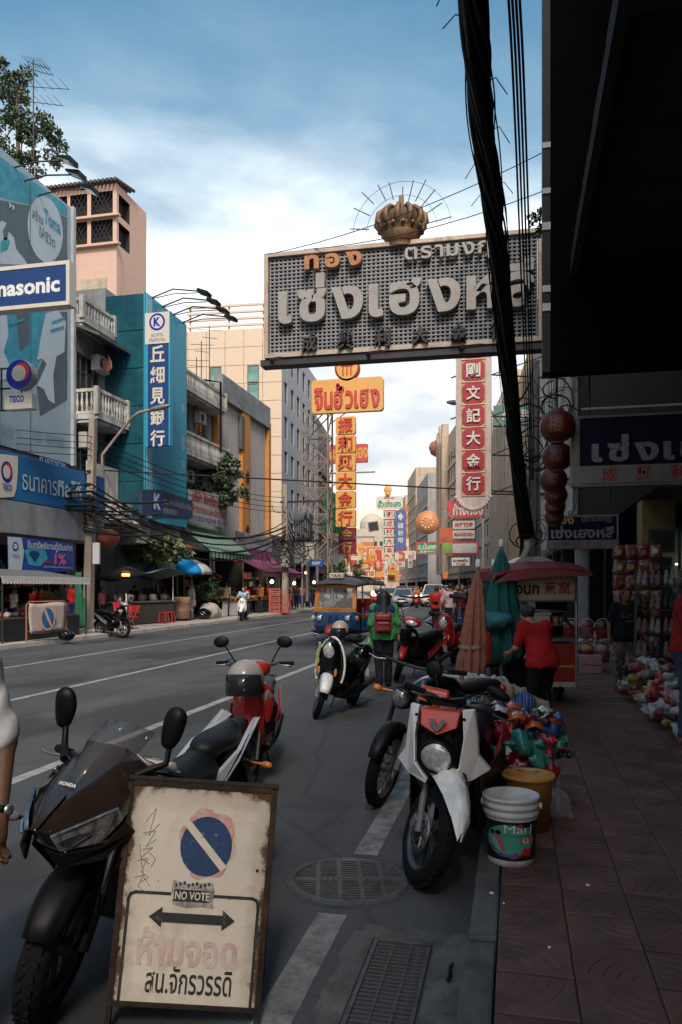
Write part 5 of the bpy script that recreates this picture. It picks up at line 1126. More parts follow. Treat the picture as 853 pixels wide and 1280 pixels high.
def scooter(label,loc,rz,apron=WPL,top=OPL,fend=WPL,body=GLOSSK,style='trail',lean=0,st=0,scale=1,group='motorbikes parked along the street',r=.27,name='scooter',mirrors=True,mirror_shape=(.055,.02,.045)):
 o=thing(name,label,'motorbike',loc,0,group,(0,lean,rz)); o.scale=(scale,)*3
 yf,yr=-.64,.62; M=steer(-.42,.8,R(26),st)
 wheel(o,yf,r,.105 if style=='trail' else .085,M,'cast' if style!='cub' else 'spoke',rim=RIMM if style!='retro' else mat('rim_light',(.22,.22,.22),.4,.7)); wheel(o,yr,r,.115 if style=='trail' else .09,name='rear_wheel',style='cast',disc=False)
 for s in(-1,1):
  xf(MB().tube([(s*.072,yf+.0,r),(s*.072,yf+.10,r+.20)],.021,8).tube([(s*.072,yf+.10,r+.2),(s*.072,yf+.2,r+.42)],.016,8),M).build('fork_leg',DSTEEL if s>0 else GREY,o)
 xf(MB().box((-.085,yf+.055,r+.035),(.03,.06,.075),Matrix.Rotation(R(25),3,'X')),M).build('brake_caliper',GREY,o,.006)
 if style=='trail':
  f=MB(); sec=[]
  for y,hw,z,cr_ in((-.99,.012,r+.17,.0),(-.93,.055,r+.26,.02),(-.80,.085,r+.335,.035),(-.66,.092,r+.365,.04),(-.52,.080,r+.37,.03)):
   sec.append([(t*hw,y,z+cr_*(1-t*t)-.05*abs(t)**3)for t in(-1,-.6,-.25,0,.25,.6,1)])
  xf(f.loft(sec,closed=False,sm=False),M).build('front_fender',fend,o,solid=.008)
  g=MB()
  for i in range(4):g.slab([(.02+i*.012,-.86+i*.03,r+.352+i*.004),(.028+i*.012,-.85+i*.03,r+.355+i*.004),(.06,-.70+i*.02,r+.398),(.05,-.71+i*.02,r+.398)],(0,0,.003))
  xf(g,M).build('fender_decal',INK,o)
 else:
  xf(fender(MB(),yf,r+.012,.185 if style=='retro' else .15,25,165,I4,n=12,crown=.035),M).build('front_fender',fend,o,solid=.006)
  for s in(-1,1):pass
 if style=='trail':
  sh=[ring(y,hw,z0,z1,22,3)for y,hw,z0,z1 in((-.60,.09,.58,.88),(-.55,.15,.52,.95),(-.46,.18,.45,.98),(-.36,.19,.36,.96))]
  MB().loft(sh).build('apron',GLOSSK,o)
  for s in(-1,1):
   MB().slab([(s*.125,-.605,1.0),(s*.185,-.57,1.005),(s*.205,-.54,.86),(s*.215,-.53,.74),(s*.275,-.47,.655),(s*.19,-.55,.60),(s*.055,-.66,.575),(s*.045,-.665,.60),(s*.125,-.635,.68),(s*.14,-.615,.84)],(0,.05,0)).build('white_blade',apron,o,.006)
   for z in(.95,.90):MB().lathe([(0,0),(.010,0),(.010,.006),(0,.006)],8,Matrix.Translation((s*.138,-.6,z))@Matrix.Rotation(R(90),4,'X')).build('bolt',BLACK,o)
   g=MB()
   for i in range(3):g.slab([(s*(.17+.004*i),-.562+.01*i,.90-.05*i),(s*.185,-.545,.84-.05*i),(s*.165,-.57,.78-.05*i),(s*.17,-.565,.84-.05*i)],(0,-.004,0))
   g.build('blade_decal',INK,o)
   MB().slab([(s*.19,-.44,.60),(s*.21,-.38,.58),(s*.22,-.32,.30),(s*.19,-.40,.28)],(0,.02,0)).build('side_trim',BLACK,o)
   MB().slab([(s*.19,-.44,.66),(s*.20,-.1,.58),(s*.21,.42,.62),(s*.21,.45,.40),(s*.2,.1,.24),(s*.2,-.34,.25)],(s*.02,0,0)).build('lower_fairing',BLACK,o,.008)
  MB().slab([(-.115,-.605,.985),(.115,-.605,.985),(.105,-.64,.90),(.0,-.675,.86),(-.105,-.64,.90)],(0,.06,.01)).build('orange_top_panel',top,o,.008)
  MB().slab([(-.05,-.668,.945),(-.02,-.668,.945),(0,-.678,.905),(.02,-.668,.945),(.05,-.668,.945),(.012,-.682,.885),(-.012,-.682,.885)],(0,.012,0)).build('emblem',GREY,o)
  Q=Matrix.Translation((0,-.635,.735))@Matrix.Rotation(R(90+12),4,'X'); MB().lathe([(.098,-.07),(.102,.02),(.096,.036),(.088,.03)],28,Q).build('headlight_bezel',BLACK,o)
  hl=MB().lathe([(.0,.045),(.05,.04),(.08,.030),(.09,.018)],28,Q).build('headlight',LENS,o); MB().lathe([(0,.02),(.04,.012),(.088,.012)],24,Q).build('reflector',CHROME,hl)
  MB().slab([(-.10,-.53,1.0),(.10,-.53,1.0),(.12,-.52,1.06),(.05,-.545,1.05),(-.05,-.545,1.05),(-.12,-.52,1.06)],(0,.05,0)).build('dash_cover',BLACK,o,.01)
 elif style=='retro':
  sh=[ring(y,hw,z0,z1,24,2.3,top=tp)for y,hw,z0,z1,tp in((-.585,.07,.62,.98,1),(-.56,.15,.50,1.03,.9),(-.50,.19,.40,1.06,.8),(-.42,.205,.34,1.06,.75),(-.36,.20,.34,1.05,.75))]
  MB().loft(sh).build('apron',body,o)
  ed=[Vector((.205*math.cos(t)*(1-.13*math.sin(t)),-.462,.70+.375*math.sin(t)))for t in[R(-35+250*i/26)for i in range(27)]]; MB().tube(ed,.016,8).build('white_edge',apron,o)
  Q=Matrix.Translation((0,-.565,.90))@Matrix.Rotation(R(90+14),4,'X')@Matrix.Diagonal((.82,1.15,1,1)); MB().lathe([(.105,-.04),(.112,.025),(.100,.035)],28,Q).build('headlight_bezel',CHROME,o)
  hl=MB().lathe([(0,.055),(.05,.05),(.085,.038),(.10,.02)],28,Q).build('headlight',LENS,o); MB().lathe([(0,.02),(.05,.012),(.1,.012)],24,Q).build('reflector',CHROME,hl)
  for s in(-1,1):MB().ell((s*.12,-.56,.62),(.022,.02,.06),8,6).build('indicator',AMBER,o)
 else:
  sh=[ring(y,hw,z0,z1,22,2.4,top=tp)for y,hw,z0,z1,tp in((-.60,.06,.60,.84,1.2),(-.55,.14,.48,.90,1.1),(-.47,.185,.38,.93,1.0),(-.38,.20,.32,.92,.9))]
  MB().loft(sh).build('apron',apron,o)
  for s in(-1,1):
   MB().slab([(s*.05,-.592,.80),(s*.13,-.55,.86),(s*.165,-.50,.80),(s*.10,-.57,.72)],(s*.004,-.008,.002)).build('indicator',mat('clear_lens',(.40,.36,.33),.1,.2,var=.4,scale=20,coat=1),o,.004)
   MB().slab([(s*.10,-.565,.68),(s*.19,-.46,.72),(s*.2,-.44,.5),(s*.12,-.55,.46)],(s*.005,-.008,0)).build('side_panel',BLACK,o,.004)
  cov=[xf(MB(),I4)]; hc=MB().loft([ring(y,hw,z0,z1,20,2.4)for y,hw,z0,z1 in((-.60,.05,.98,1.04),(-.56,.12,.94,1.08),(-.49,.16,.94,1.10),(-.42,.13,.96,1.09))]); xf(hc,M).build('handlebar_cover',top,o)
  hl=xf(MB().ell((0,-.575,1.01),(.10,.045,.052),18,10),M).build('headlight',LENS,o); MB().loft([ring(-.45,.07,.88,.98,12),ring(-.43,.06,.88,.98,12)]).build('neck',BLACK,o)
  if style=='cub':
   b=MB()
   for i in range(9):x=-.17+.0425*i; b.tube([(x,-.86,.96),(x,-.84,.70),(x,-.62,.70)],.004,4)
   for z in(.70,.78,.86,.96):b.tube([(-.17,-.62,z),(-.17,-.86,z),(.17,-.86,z),(.17,-.62,z)],.006,5)
   b.build('basket',BLACK,o); MB().box((0,-.74,.82),(.32,.22,.2)).build('basket_liner',BLACK,o,.02)
 grips(o,M,.33,-.46,1.02 if style=='trail' else 1.06,.07)
 if mirrors:
  for s in(-1,1):mirror(o,(s*.16,-.45,1.07),(s*.28,-.47,1.25),M,mirror_shape,s*R(8))
 for s in(-1,1):MB().tube([(s*.30,-.42,1.05),(s*.20,-.53,1.10),(s*.08,-.54,1.02),(s*.06,-.48,.92)],.0045,5).build('cable',RUBBER,o)
 MB().tube([(-.30,-.44,1.06),(-.15,-.52,1.0),(-.10,-.55,.70),(-.085,-.62,.42)],.005,5).build('brake_hose',RUBBER,o)
 MB().loft([ring(-.36,.17,.28,.36,12),ring(.05,.17,.27,.35,12)]).build('floorboard',BLACK,o)
 sdf('side_body',[('c',(0,-.06,.45),(0,.25,.52),.12,.17),('c',(0,.25,.55),(0,.78,.68),.17,.085),('c',(0,.1,.36),(0,.45,.42),.14,.12)],.026,body,o,.08)
 sdf('seat',[('e',(0,.12,.74),(.14,.26,.06)),('e',(0,.52,.785),(.13,.3,.06)),('c',(0,.0,.70),(0,.6,.74),.08,.08)],.022,SEAT,o,.06)
 for s in(-1,1):MB().slab([(s*.165,.0,.46),(s*.195,.30,.60),(s*.15,.80,.74),(s*.14,.78,.66),(s*.19,.3,.48),(s*.165,.04,.36)],(s*.012,0,0)).build('side_panel',top if style!='retro' else body,o,.006)
 MB().tube([(-.07,.55,.8),(-.10,.82,.82),(.10,.82,.82),(.07,.55,.8)],.012,7).build('grab_rail',DSTEEL,o); MB().ell((0,.88,.66),(.10,.04,.04),12,8).build('tail_light',REDLENS,o)
 fender(MB(),yr,r,.15,40,175).build('rear_fender',BLACK,o,solid=.006); MB().slab([(-.09,.95,.52),(.09,.95,.52),(.09,.98,.40),(-.09,.98,.40)],(0,.004,0)).build('number_plate',WHITE,o)
 MB().tube([(.12,.15,.22),(.15,.35,.24),(.16,.5,.30),(.165,.95,.38)],[.02,.025,.045,.05],10).build('exhaust',DSTEEL,o); MB().box((0,.22,.28),(.22,.42,.2)).build('engine',DSTEEL,o,.03)
 MB().tube([(-.1,.12,.2),(-.17,.18,.0)],.011,6).tube([(.1,.14,.2),(.15,.24,.0)],.011,6).tube([(-.1,.13,.19),(.1,.13,.19)],.011,6).build('stand',DSTEEL,o)
 return o
def hvec(u,v,d):return at(u,v,d)
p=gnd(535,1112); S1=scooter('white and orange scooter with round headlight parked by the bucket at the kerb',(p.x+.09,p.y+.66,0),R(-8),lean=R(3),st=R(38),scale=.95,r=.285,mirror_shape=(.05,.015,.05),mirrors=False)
for s,hd in((-1,(-.09,-.42,1.19)),(1,(.27,-.30,1.07))):mirror(S1,(s*.05,-.44,1.03),hd,I4,(.052,.016,.056)if s<0 else(.075,.02,.034),R(25)*s)
MB().slab([(.02,-.50,1.075),(-.14,-.53,1.10),(-.175,-.52,1.05),(-.12,-.52,1.02),(.02,-.52,1.02)],(0,.05,.01)).build('hand_guard',OPL,S1,.012)
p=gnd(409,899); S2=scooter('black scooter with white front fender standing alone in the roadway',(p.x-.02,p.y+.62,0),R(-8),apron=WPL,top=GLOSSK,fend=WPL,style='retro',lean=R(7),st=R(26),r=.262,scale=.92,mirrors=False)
mirror(S2,(.16,-.45,1.07),(.34,-.4,1.14),I4,(.03,.015,.03))
gl=MB()
for i in range(12):gl.ell((-.15+.012*math.sin(i),-.585+.012*abs(i-6)/3,.98-i*.03),(.022,.022,.02),6,5)
gl.build('flower_garland',mat('garland',(.42,.36,.16),.9,var=.4,scale=30),S2)
def helmet(name,lb,loc,rot,col,shell=None,parent=None,s=1.0):
 o=thing(name,lb,'helmet',loc,0,None,rot); o.scale=(s,)*3
 sdf('shell',[('e',(0,0,.02),(.125,.15,.13)),('cut',(0,0,-.055),(0,0,-1))],.014,col,o,.02)
 vis=[]
 for i in range(7):
  a=R(-60+20*i); vis.append([(.135*math.sin(a)*k,-.158*math.cos(a)*k,z)for k,z in((1.0,.045),(1.05,-.02),(1.0,-.10))])
 MB().loft(vis,closed=False).build('visor',alpha_mat('visor_dark',(.02,.02,.022),.8),o,solid=.003); MB().lathe([(.127,-.05),(.130,-.062),(.12,-.068)],24,Matrix.Diagonal((1,1.18,1,1))).build('rim_trim',BLACK,o)
 return o
mt=Matrix.Translation
w_=S2.matrix_basis
helmet('helmet','small pale half helmet on the handlebar of the black and white scooter',tuple(w_@Vector((.02,-.30,1.16))),(0,0,R(-8)),mat('helmet_cream',(.42,.33,.27),.4,coat=.3),s=.85); helmet('helmet','black open helmet hung on the right side of the black and white scooter',tuple(w_@Vector((.30,-.10,.86))),(R(20),R(35),0),GLOSSK)
p=at(306,984,6.4); S3=scooter('red scooter with a cream helmet hung in front, behind the sport bike',(p.x,p.y+.2,0),R(14),apron=RPL,top=RPL,fend=RPL,style='sport',lean=R(4),st=R(-10),scale=.93,mirror_shape=(.07,.022,.05))
helmet('helmet','cream open helmet with smoked visor hung on the front of the red scooter',tuple(S3.matrix_basis@Vector((-.06,-.68,.93))),(R(-8),0,R(10)),mat('helmet_dusty',(.36,.32,.28),.45,dirt=.3,coat=.3),s=1.15)
p=gnd(509,852); S4=scooter('black and red scooter with a black front basket in the kerb row',(p.x+.1,p.y+.55,0),R(-20),apron=GLOSSK,top=RPL,fend=RPL,style='cub',lean=R(5),st=R(24),r=.28)
p=gnd(549,836); S5=scooter('glossy dark red scooter with round headlight in the kerb row',(p.x+.1,p.y+.6,0),R(-8),apron=RPL,top=RPL,fend=RPL,body=paint('dark_red',(.22,.012,.015),coat=.6),style='retro',lean=R(4),st=R(18),r=.265)
p=gnd(582,822); S6=scooter('all black scooter beside the dark red one in the kerb row',(p.x+.1,p.y+.6,0),R(5),apron=GLOSSK,top=GLOSSK,fend=GLOSSK,style='sport',lean=R(3),st=R(10))
p=gnd(118,797,.0); S7=scooter('black scooter parked against the left kerb by the power pole',(p.x+.45,p.y+.25,.0),R(62),apron=GLOSSK,top=GREY,fend=BLACK,style='sport',lean=R(5),st=R(12),scale=1.05)
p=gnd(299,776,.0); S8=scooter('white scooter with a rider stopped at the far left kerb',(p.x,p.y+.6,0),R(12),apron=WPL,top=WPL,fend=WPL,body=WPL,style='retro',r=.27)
c_=S6
for i,(u,v,rz,lb)in enumerate(((590,800,10,'dark scooter near the crowd, first behind the kerb row'),(575,795,0,'dark scooter near the crowd, second behind the kerb row'),(568,786,-5,'dark scooter near the crowd, farthest of the kerb row'))):
 p=gnd(u,v); dup(S6,(p.x,p.y+.6,0),R(rz),lb)
def sportbike():
 BRN=paint('bronze_brown',(.024,.015,.012),rough=.2,coat=.8,var=.25,scale=4); SILV=paint('silver_white',(.42,.44,.46),rough=.3,coat=.4); TANK=paint('tank_blue_black',(.035,.045,.06),rough=.12,coat=.9,var=.4)
 o=thing('sport_bike','brown and black sport motorbike leaning behind the no parking board','motorbike',(0,0,0),0,'motorbikes parked along the street')
 M=steer(-.45,.85,R(25),R(14)); yf,yr=-.68,.69
 wheel(o,yf,.30,.12,M); wheel(o,yr,.31,.15,name='rear_wheel')
 for s in(-1,1):
  xf(MB().tube([(s*.095,yf,.30),(s*.095,yf+.09,.50)],.030,10),M).build('fork_slider',BLACK,o); xf(MB().tube([(s*.095,yf+.09,.5),(s*.095,yf+.25,.9)],.021,10),M).build('fork_tube',STEEL,o)
 xf(MB().box((-.115,yf+.10,.34),(.05,.09,.12),Matrix.Rotation(R(25),3,'X')),M).build('brake_caliper',GREY,o,.01)
 xf(fender(MB(),yf,.30,.16,30,150),M).build('front_fender',BLACK,o,solid=.006)
 for s in(-1,1):xf(MB().slab([(s*.082,yf-.1,.56),(s*.082,yf+.18,.55),(s*.10,yf+.11,.36),(s*.10,yf+.02,.34)],(s*.008,0,0)),M).build('fender_side',BLACK,o,.004)
 def sec(y,hw,zb,zm,zt,tw):
  h=[(0,zb),(hw*.55,zb+.01),(hw,zm),(hw*.93,zm+(zt-zm)*.45),(tw,zt-.012),(0,zt)]
  return[(x,y,z)for x,z in h]+[(-x,y,z)for x,z in h[-2:0:-1]]
 MB().loft([sec(*q)for q in((-.925,.010,.835,.845,.86,.006),(-.87,.062,.775,.82,.905,.02),(-.79,.13,.73,.825,.955,.038),(-.70,.18,.69,.84,1.00,.06),(-.58,.205,.70,.88,1.055,.085),(-.46,.215,.72,.91,1.08,.10),(-.36,.20,.74,.93,1.03,.10))]).build('nose_cowl',BRN,o)
 for s in(-1,1):
  h=MB().slab([(s*.045,-.905,.835),(s*.10,-.84,.865),(s*.19,-.69,.915),(s*.20,-.665,.865),(s*.165,-.745,.79),(s*.075,-.875,.775)],(s*.012,-.012,-.002)).build('headlight',mat('smoked_lens',(.22,.22,.215),.10,.6,var=.9,scale=30,coat=1),o,.004)
  MB().slab([(s*.065,-.89,.815),(s*.11,-.835,.84),(s*.14,-.785,.83),(s*.10,-.85,.79)],(s*.016,-.016,0)).build('headlight_bulb_cup',CHROME,h,.003)
  MB().slab([(s*.03,-.915,.79),(s*.08,-.875,.765),(s*.17,-.74,.775),(s*.21,-.65,.85),(s*.225,-.6,.80),(s*.17,-.73,.71),(s*.07,-.86,.70)],(s*.01,-.008,0)).build('chin_panel',BLACK,o,.005)
  MB().loft([[(s*x,y,z)for x,y,z in r_]for r_ in(((.20,-.66,.66),(.245,-.55,.86),(.235,-.50,.95)),((.215,-.50,.52),(.265,-.35,.72),(.235,-.28,.88)),((.20,-.30,.30),(.235,-.12,.48),(.225,-.05,.70)),((.17,.05,.22),(.19,.2,.34),(.19,.22,.5)))],closed=False).build('side_fairing',BLACK,o,solid=.01)
  if s>0:continue
  st=MB().tube([(s*.20,-.60,.74),(s*(.31 if s<0 else .23),-.62,.74)],.010,6).build('indicator_stalk',BLACK,o); MB().ell((s*(.345 if s<0 else .26),-.625,.74),(.045,.026,.022),10,8).build('indicator',AMBER if s>0 else mat('indicator_clear',(.45,.38,.33),.1,coat=1),st)
 sc=[]
 for y,hw,z,cr in((-.765,.055,.955,.02),(-.66,.105,1.045,.035),(-.54,.130,1.125,.045),(-.43,.125,1.18,.05)):sc.append([(hw*t,y+.09*t*t,z-cr*t*t)for t in(-1,-.66,-.33,0,.33,.66,1)])
 MB().loft(sc,closed=False).build('windscreen',SMOKE,o,solid=.003)
 q=Matrix.Translation((0,-.752,.972))@Matrix.Rotation(R(-48),4,'X'); text('HONDA',.075,.016,0,0,-.012,WHITE,o,bold=.03,M=q)
 MB().box((0,-.5,1.03),(.2,.08,.1),Matrix.Rotation(R(-30),3,'X')).build('instrument_panel',BLACK,o,.01)
 for s,hd in((-1,(-.275,-.42,1.18)),(1,(.265,-.46,1.20))):
  mm=MB().tube([(s*.17,-.55,1.0),(s*.26,hd[1]-.01,1.05),(hd[0],hd[1],1.16)],[.018,.014,.012],8).build('mirror',BLACK,o)
  sdf('mirror_shell',[('e',(hd[0],hd[1],hd[2]+.01),(.045,.026,.075)),('c',(hd[0]-.012,hd[1],hd[2]-.06),(hd[0]+.022*s,hd[1],hd[2]+.05),.022,.026)],.009,BLACK,mm,.04)
 for s in(-1,1):
  h=MB().tube([(s*.10,-.44,.985),(s*.24,-.40,.98),(s*.35,-.33,.965)],.014,8).build('handlebar',DSTEEL,o); MB().tube([(s*.24,-.40,.98),(s*.36,-.325,.963)],.019,10).build('grip',RUBBER,h)
  MB().tube([(s*.22,-.44,.98),(s*.30,-.455,.975),(s*.38,-.40,.96),(s*.395,-.39,.96)],[.006,.007,.006,.009],6).build('lever',STEEL,h)
 sdf('tank',[('e',(0,-.16,.80),(.165,.27,.15)),('c',(0,.02,.76),(0,.2,.73),.11,.08),('e',(0,-.28,.86),(.12,.16,.10))],.02,TANK,o,.08)
 MB().lathe([(0,.012),(.035,.012),(.04,.006),(.058,.004),(.062,-.004)],24,Matrix.Translation((0,-.20,.952))@Matrix.Rotation(R(-4),4,'X')).build('fuel_cap',CHROME,o)
 for s in(-1,1):
  MB().slab([(s*.155,-.10,.83),(s*.14,.10,.79),(s*.165,.0,.77)],(s*.018,0,0)).build('tank_wing_emblem',SILV,o); MB().slab([(s*.14,-.34,.72),(s*.19,-.2,.62),(s*.17,.15,.60),(s*.15,.2,.70),(s*.16,-.1,.70)],(s*.02,0,0)).build('frame_spar',DSTEEL,o,.01)
  MB().slab([(s*.11,.26,.735),(s*.15,.30,.66),(s*.145,.60,.80),(s*.10,.93,.985),(s*.075,.95,.97),(s*.125,.62,.86)],(s*.022,0,.004)).build('white_tail_panel',SILV,o,.008)
  MB().slab([(s*.115,.55,.72),(s*.13,.45,.62),(s*.08,.86,.82),(s*.06,.92,.90)],(s*.015,0,0)).build('tail_side',BLACK,o,.006)
  MB().tube([(s*.15,.35,.45),(s*.2,.55,.46),(s*.25,.62,.47),(s*.34,.64,.47)],.018,8).build('pillion_peg',BLACK,o); MB().tube([(s*.05,.90,.72),(s*.18,.92,.72)],.009,6).ell((s*.21,.92,.72),(.04,.022,.02),10,6).build('rear_indicator',AMBER,o)
 sdf('rider_seat',[('e',(0,.30,.775),(.15,.23,.055)),('c',(0,.12,.77),(0,.4,.79),.075,.09)],.018,SEAT,o,.05)
 sdf('pillion_seat',[('e',(0,.64,.885),(.115,.23,.055)),('c',(0,.48,.84),(0,.8,.93),.07,.05)],.018,SEAT,o,.05)
 MB().loft([ring(.55,.12,.70,.86,14),ring(.75,.09,.80,.93,14),ring(.95,.05,.90,.97,14)]).build('tail_core',BLACK,o); MB().ell((0,.955,.925),(.05,.02,.022),10,8).build('tail_light',REDLENS,o)
 MB().slab([(-.08,.80,.80),(.08,.80,.80),(.09,1.02,.50),(-.09,1.02,.50)],(0,.01,.008)).build('rear_mudguard',BLACK,o,.004); MB().box((0,.0,.42),(.34,.55,.42)).build('engine',DSTEEL,o,.05)
 MB().tube([(.1,.1,.22),(.17,.35,.25),(.2,.55,.36),(.23,.95,.52)],[.025,.03,.055,.06],12).build('exhaust',DSTEEL,o); MB().tube([(.1,.3,.3),(.1,yr,.31)],.03,8).tube([(-.1,.3,.3),(-.1,yr,.31)],.03,8).build('swing_arm',GREY,o)
 MB().tube([(-.14,.1,.25),(-.28,.2,.02)],.012,6).build('side_stand',DSTEEL,o)
 for s in(-1,1):
  MB().tube([(s*.30,-.38,.985),(s*.2,-.47,1.0),(s*.09,-.50,.93),(s*.10,-.60,.60),(s*.11,-.62,.42)],.006,5).build('brake_hose',RUBBER,o)
  MB().lathe([(.0,.0),(.012,0),(.012,.008),(0,.008)],6,Matrix.Translation((s*.2,-.56,.95))@Matrix.Rotation(R(90),4,'X')).build('bolt',STEEL,o)
  MB().slab([(s*.215,-.52,.93),(s*.238,-.50,.80),(s*.25,-.42,.66),(s*.243,-.40,.66),(s*.23,-.48,.80),(s*.21,-.50,.93)],(s*.004,-.004,0)).build('fairing_seam',GREY,o)
  MB().slab([(s*.262,-.30,.70),(s*.25,-.14,.60),(s*.235,-.10,.50),(s*.252,-.26,.58)],(s*.012,0,0)).build('fairing_vent',BLACK,o,.004)
 MB().slab([(-.012,-.945,.852),(.012,-.945,.852),(.03,-.80,.955),(.0,-.78,.965),(-.03,-.80,.955)],(0,-.004,.006)).build('nose_ridge',BRN,o,.003)
 return o
SB=sportbike();
def nakedbike():
 o=thing('motorbike','black standard motorbike with spoked wheel tucked behind the white and orange scooter','motorbike',(0,0,0),0,'motorbikes parked along the street')
 M=steer(-.42,.85,R(27),R(20)); yf,yr=-.66,.62
 wheel(o,yf,.29,.085,M,'spoke',rim=mat('rim_light')); wheel(o,yr,.29,.10,name='rear_wheel',style='spoke',disc=False)
 for s in(-1,1):xf(MB().tube([(s*.085,yf,.29),(s*.085,yf+.12,.53)],.026,9).tube([(s*.085,yf+.12,.53),(s*.085,yf+.28,.92)],.017,9),M).build('fork_leg',BLACK if s<0 else GREY,o)
 xf(fender(MB(),yf,.29,.13,25,160),M).build('front_fender',BLACK,o,solid=.006); xf(MB().ell((0,yf+.13,.80),(.09,.10,.095),16,10),M).build('headlamp_shell',BLACK,o); xf(MB().ell((0,yf+.055,.80),(.07,.04,.072),16,10),M).build('headlight',mat('smoked_lens'),o)
 for s in(-1,1):xf(MB().tube([(s*.1,yf+.2,.8),(s*.2,yf+.18,.8)],.009,6).ell((s*.23,yf+.17,.8),(.038,.03,.028),10,8),M).build('indicator',AMBER,o)
 grips(o,M,.36,-.42,1.02,.10,-.02)
 sdf('tank',[('e',(0,-.1,.80),(.14,.28,.12)),('c',(0,0,.78),(0,.2,.74),.1,.07)],.024,GLOSSK,o,.06); sdf('seat',[('e',(0,.45,.78),(.13,.38,.06))],.024,SEAT,o)
 for s in(-1,1):MB().tube([(s*.1,-.3,.8),(s*.13,0,.45),(s*.12,.3,.4),(s*.1,yr,.29)],.018,7).build('frame_tube',DSTEEL,o); MB().tube([(s*.12,.45,.75),(s*.13,.55,.3)],.03,8).build('shock_absorber',GREY,o)
 MB().box((0,-.02,.42),(.24,.36,.34)).build('engine',DSTEEL,o,.04);
 for i in range(5):MB().box((0,-.06,.50+i*.035),(.27,.26,.012)).build('cooling_fin',GREY,o)
 MB().tube([(-.16,-.2,.3),(-.3,-.2,.28),(-.3,-.3,.42)],.014,6).tube([(-.16,-.28,.45),(-.26,-.36,.5),(-.24,-.36,.3),(-.15,-.25,.25)],.012,6).build('crash_bar',DSTEEL,o)
 MB().tube([(.1,-.15,.4),(.15,-.05,.22),(.17,.4,.24),(.18,.9,.33)],[.02,.02,.04,.04],9).build('exhaust',CHROME,o); fender(MB(),yr,.29,.14,30,160).build('rear_fender',BLACK,o,solid=.006); MB().ell((0,.86,.72),(.07,.04,.04),10,8).build('tail_light',REDLENS,o); MB().tube([(-.12,.1,.25),(-.24,.15,.02)],.011,6).build('side_stand',DSTEEL,o)
 return o
NB_=nakedbike(); p=gnd(487,1008); NB_.location=(p.x+.30,p.y+.56,0); NB_.rotation_euler=(0,R(3),R(-30))
def camxy(xr,d):return(xr*CA-d*SA,xr*SA+d*CA)
x_,y_=camxy(-.91,3.46); SB.location=(x_,y_,0); SB.rotation_euler=(0,R(8),R(-3)); SB.scale=(.92,)*3
# ------------------------------------------------------------------ people: one smooth skinned body each, clothes and hair as children
def J(**k):
 d=dict(pel=(0,0,.95),wai=(0,.0,1.06),che=(0,.0,1.28),nck=(0,.01,1.46),hd=(0,-.02,1.59),shL=(-.175,.01,1.40),shR=(.175,.01,1.40),elL=(-.225,.02,1.12),elR=(.225,.02,1.12),wrL=(-.235,-.05,.88),wrR=(.235,-.05,.88),hpL=(-.085,0,.92),hpR=(.085,0,.92),knL=(-.095,-.02,.50),knR=(.095,-.02,.50),anL=(-.10,.02,.09),anR=(.10,.02,.09))
 d.update(k); d.pop('sit',0); return{a:Vector(b)for a,b in d.items()}
def handp(w,el,side,n=5,s=1.0,fl=1.0):
 """palm, four bent fingers and a thumb below the wrist"""
 d=(w-el).normalized(); fw=Vector((0,-1,0)); ac=(fw-d*fw.dot(d)).normalized(); inn=d.cross(ac)*(1 if side>0 else-1)
 P=[('c',w,w+d*.075*s,.027*s,.030*s,.02),('c',w+d*.03+ac*.02,w+d*.08*s+ac*.025,.020*s,.016*s,.02),('c',w+d*.03-ac*.018,w+d*.08*s-ac*.022,.018*s,.016*s,.02)]
 for i,L in enumerate((.072,.085,.078,.060)):
  b0=w+d*.085*s+ac*(.030-.020*i)*s; m=b0+d*L*.5*s+inn*-.010; e=m+d*L*.42*s*fl+inn*-.030
  P+=[('c',b0,m,.0105*s,.0098*s,.005),('c',m,e,.0098*s,.008*s,.005)]
 t0=w+d*.03+ac*.028; t1=t0+d*.038*s+ac*.022; P+=[('c',t0,t1,.0135*s,.0115*s,.008),('c',t1,t1+d*.034*s+ac*.002,.011*s,.009*s,.006)]
 return P
FOLD=lambda X,Y,Z:.0042*np.sin(Z*36+7*np.sin(X*10+Y*6)+Y*14)+.003*np.sin(X*48+Z*24+4*np.sin(Z*13))
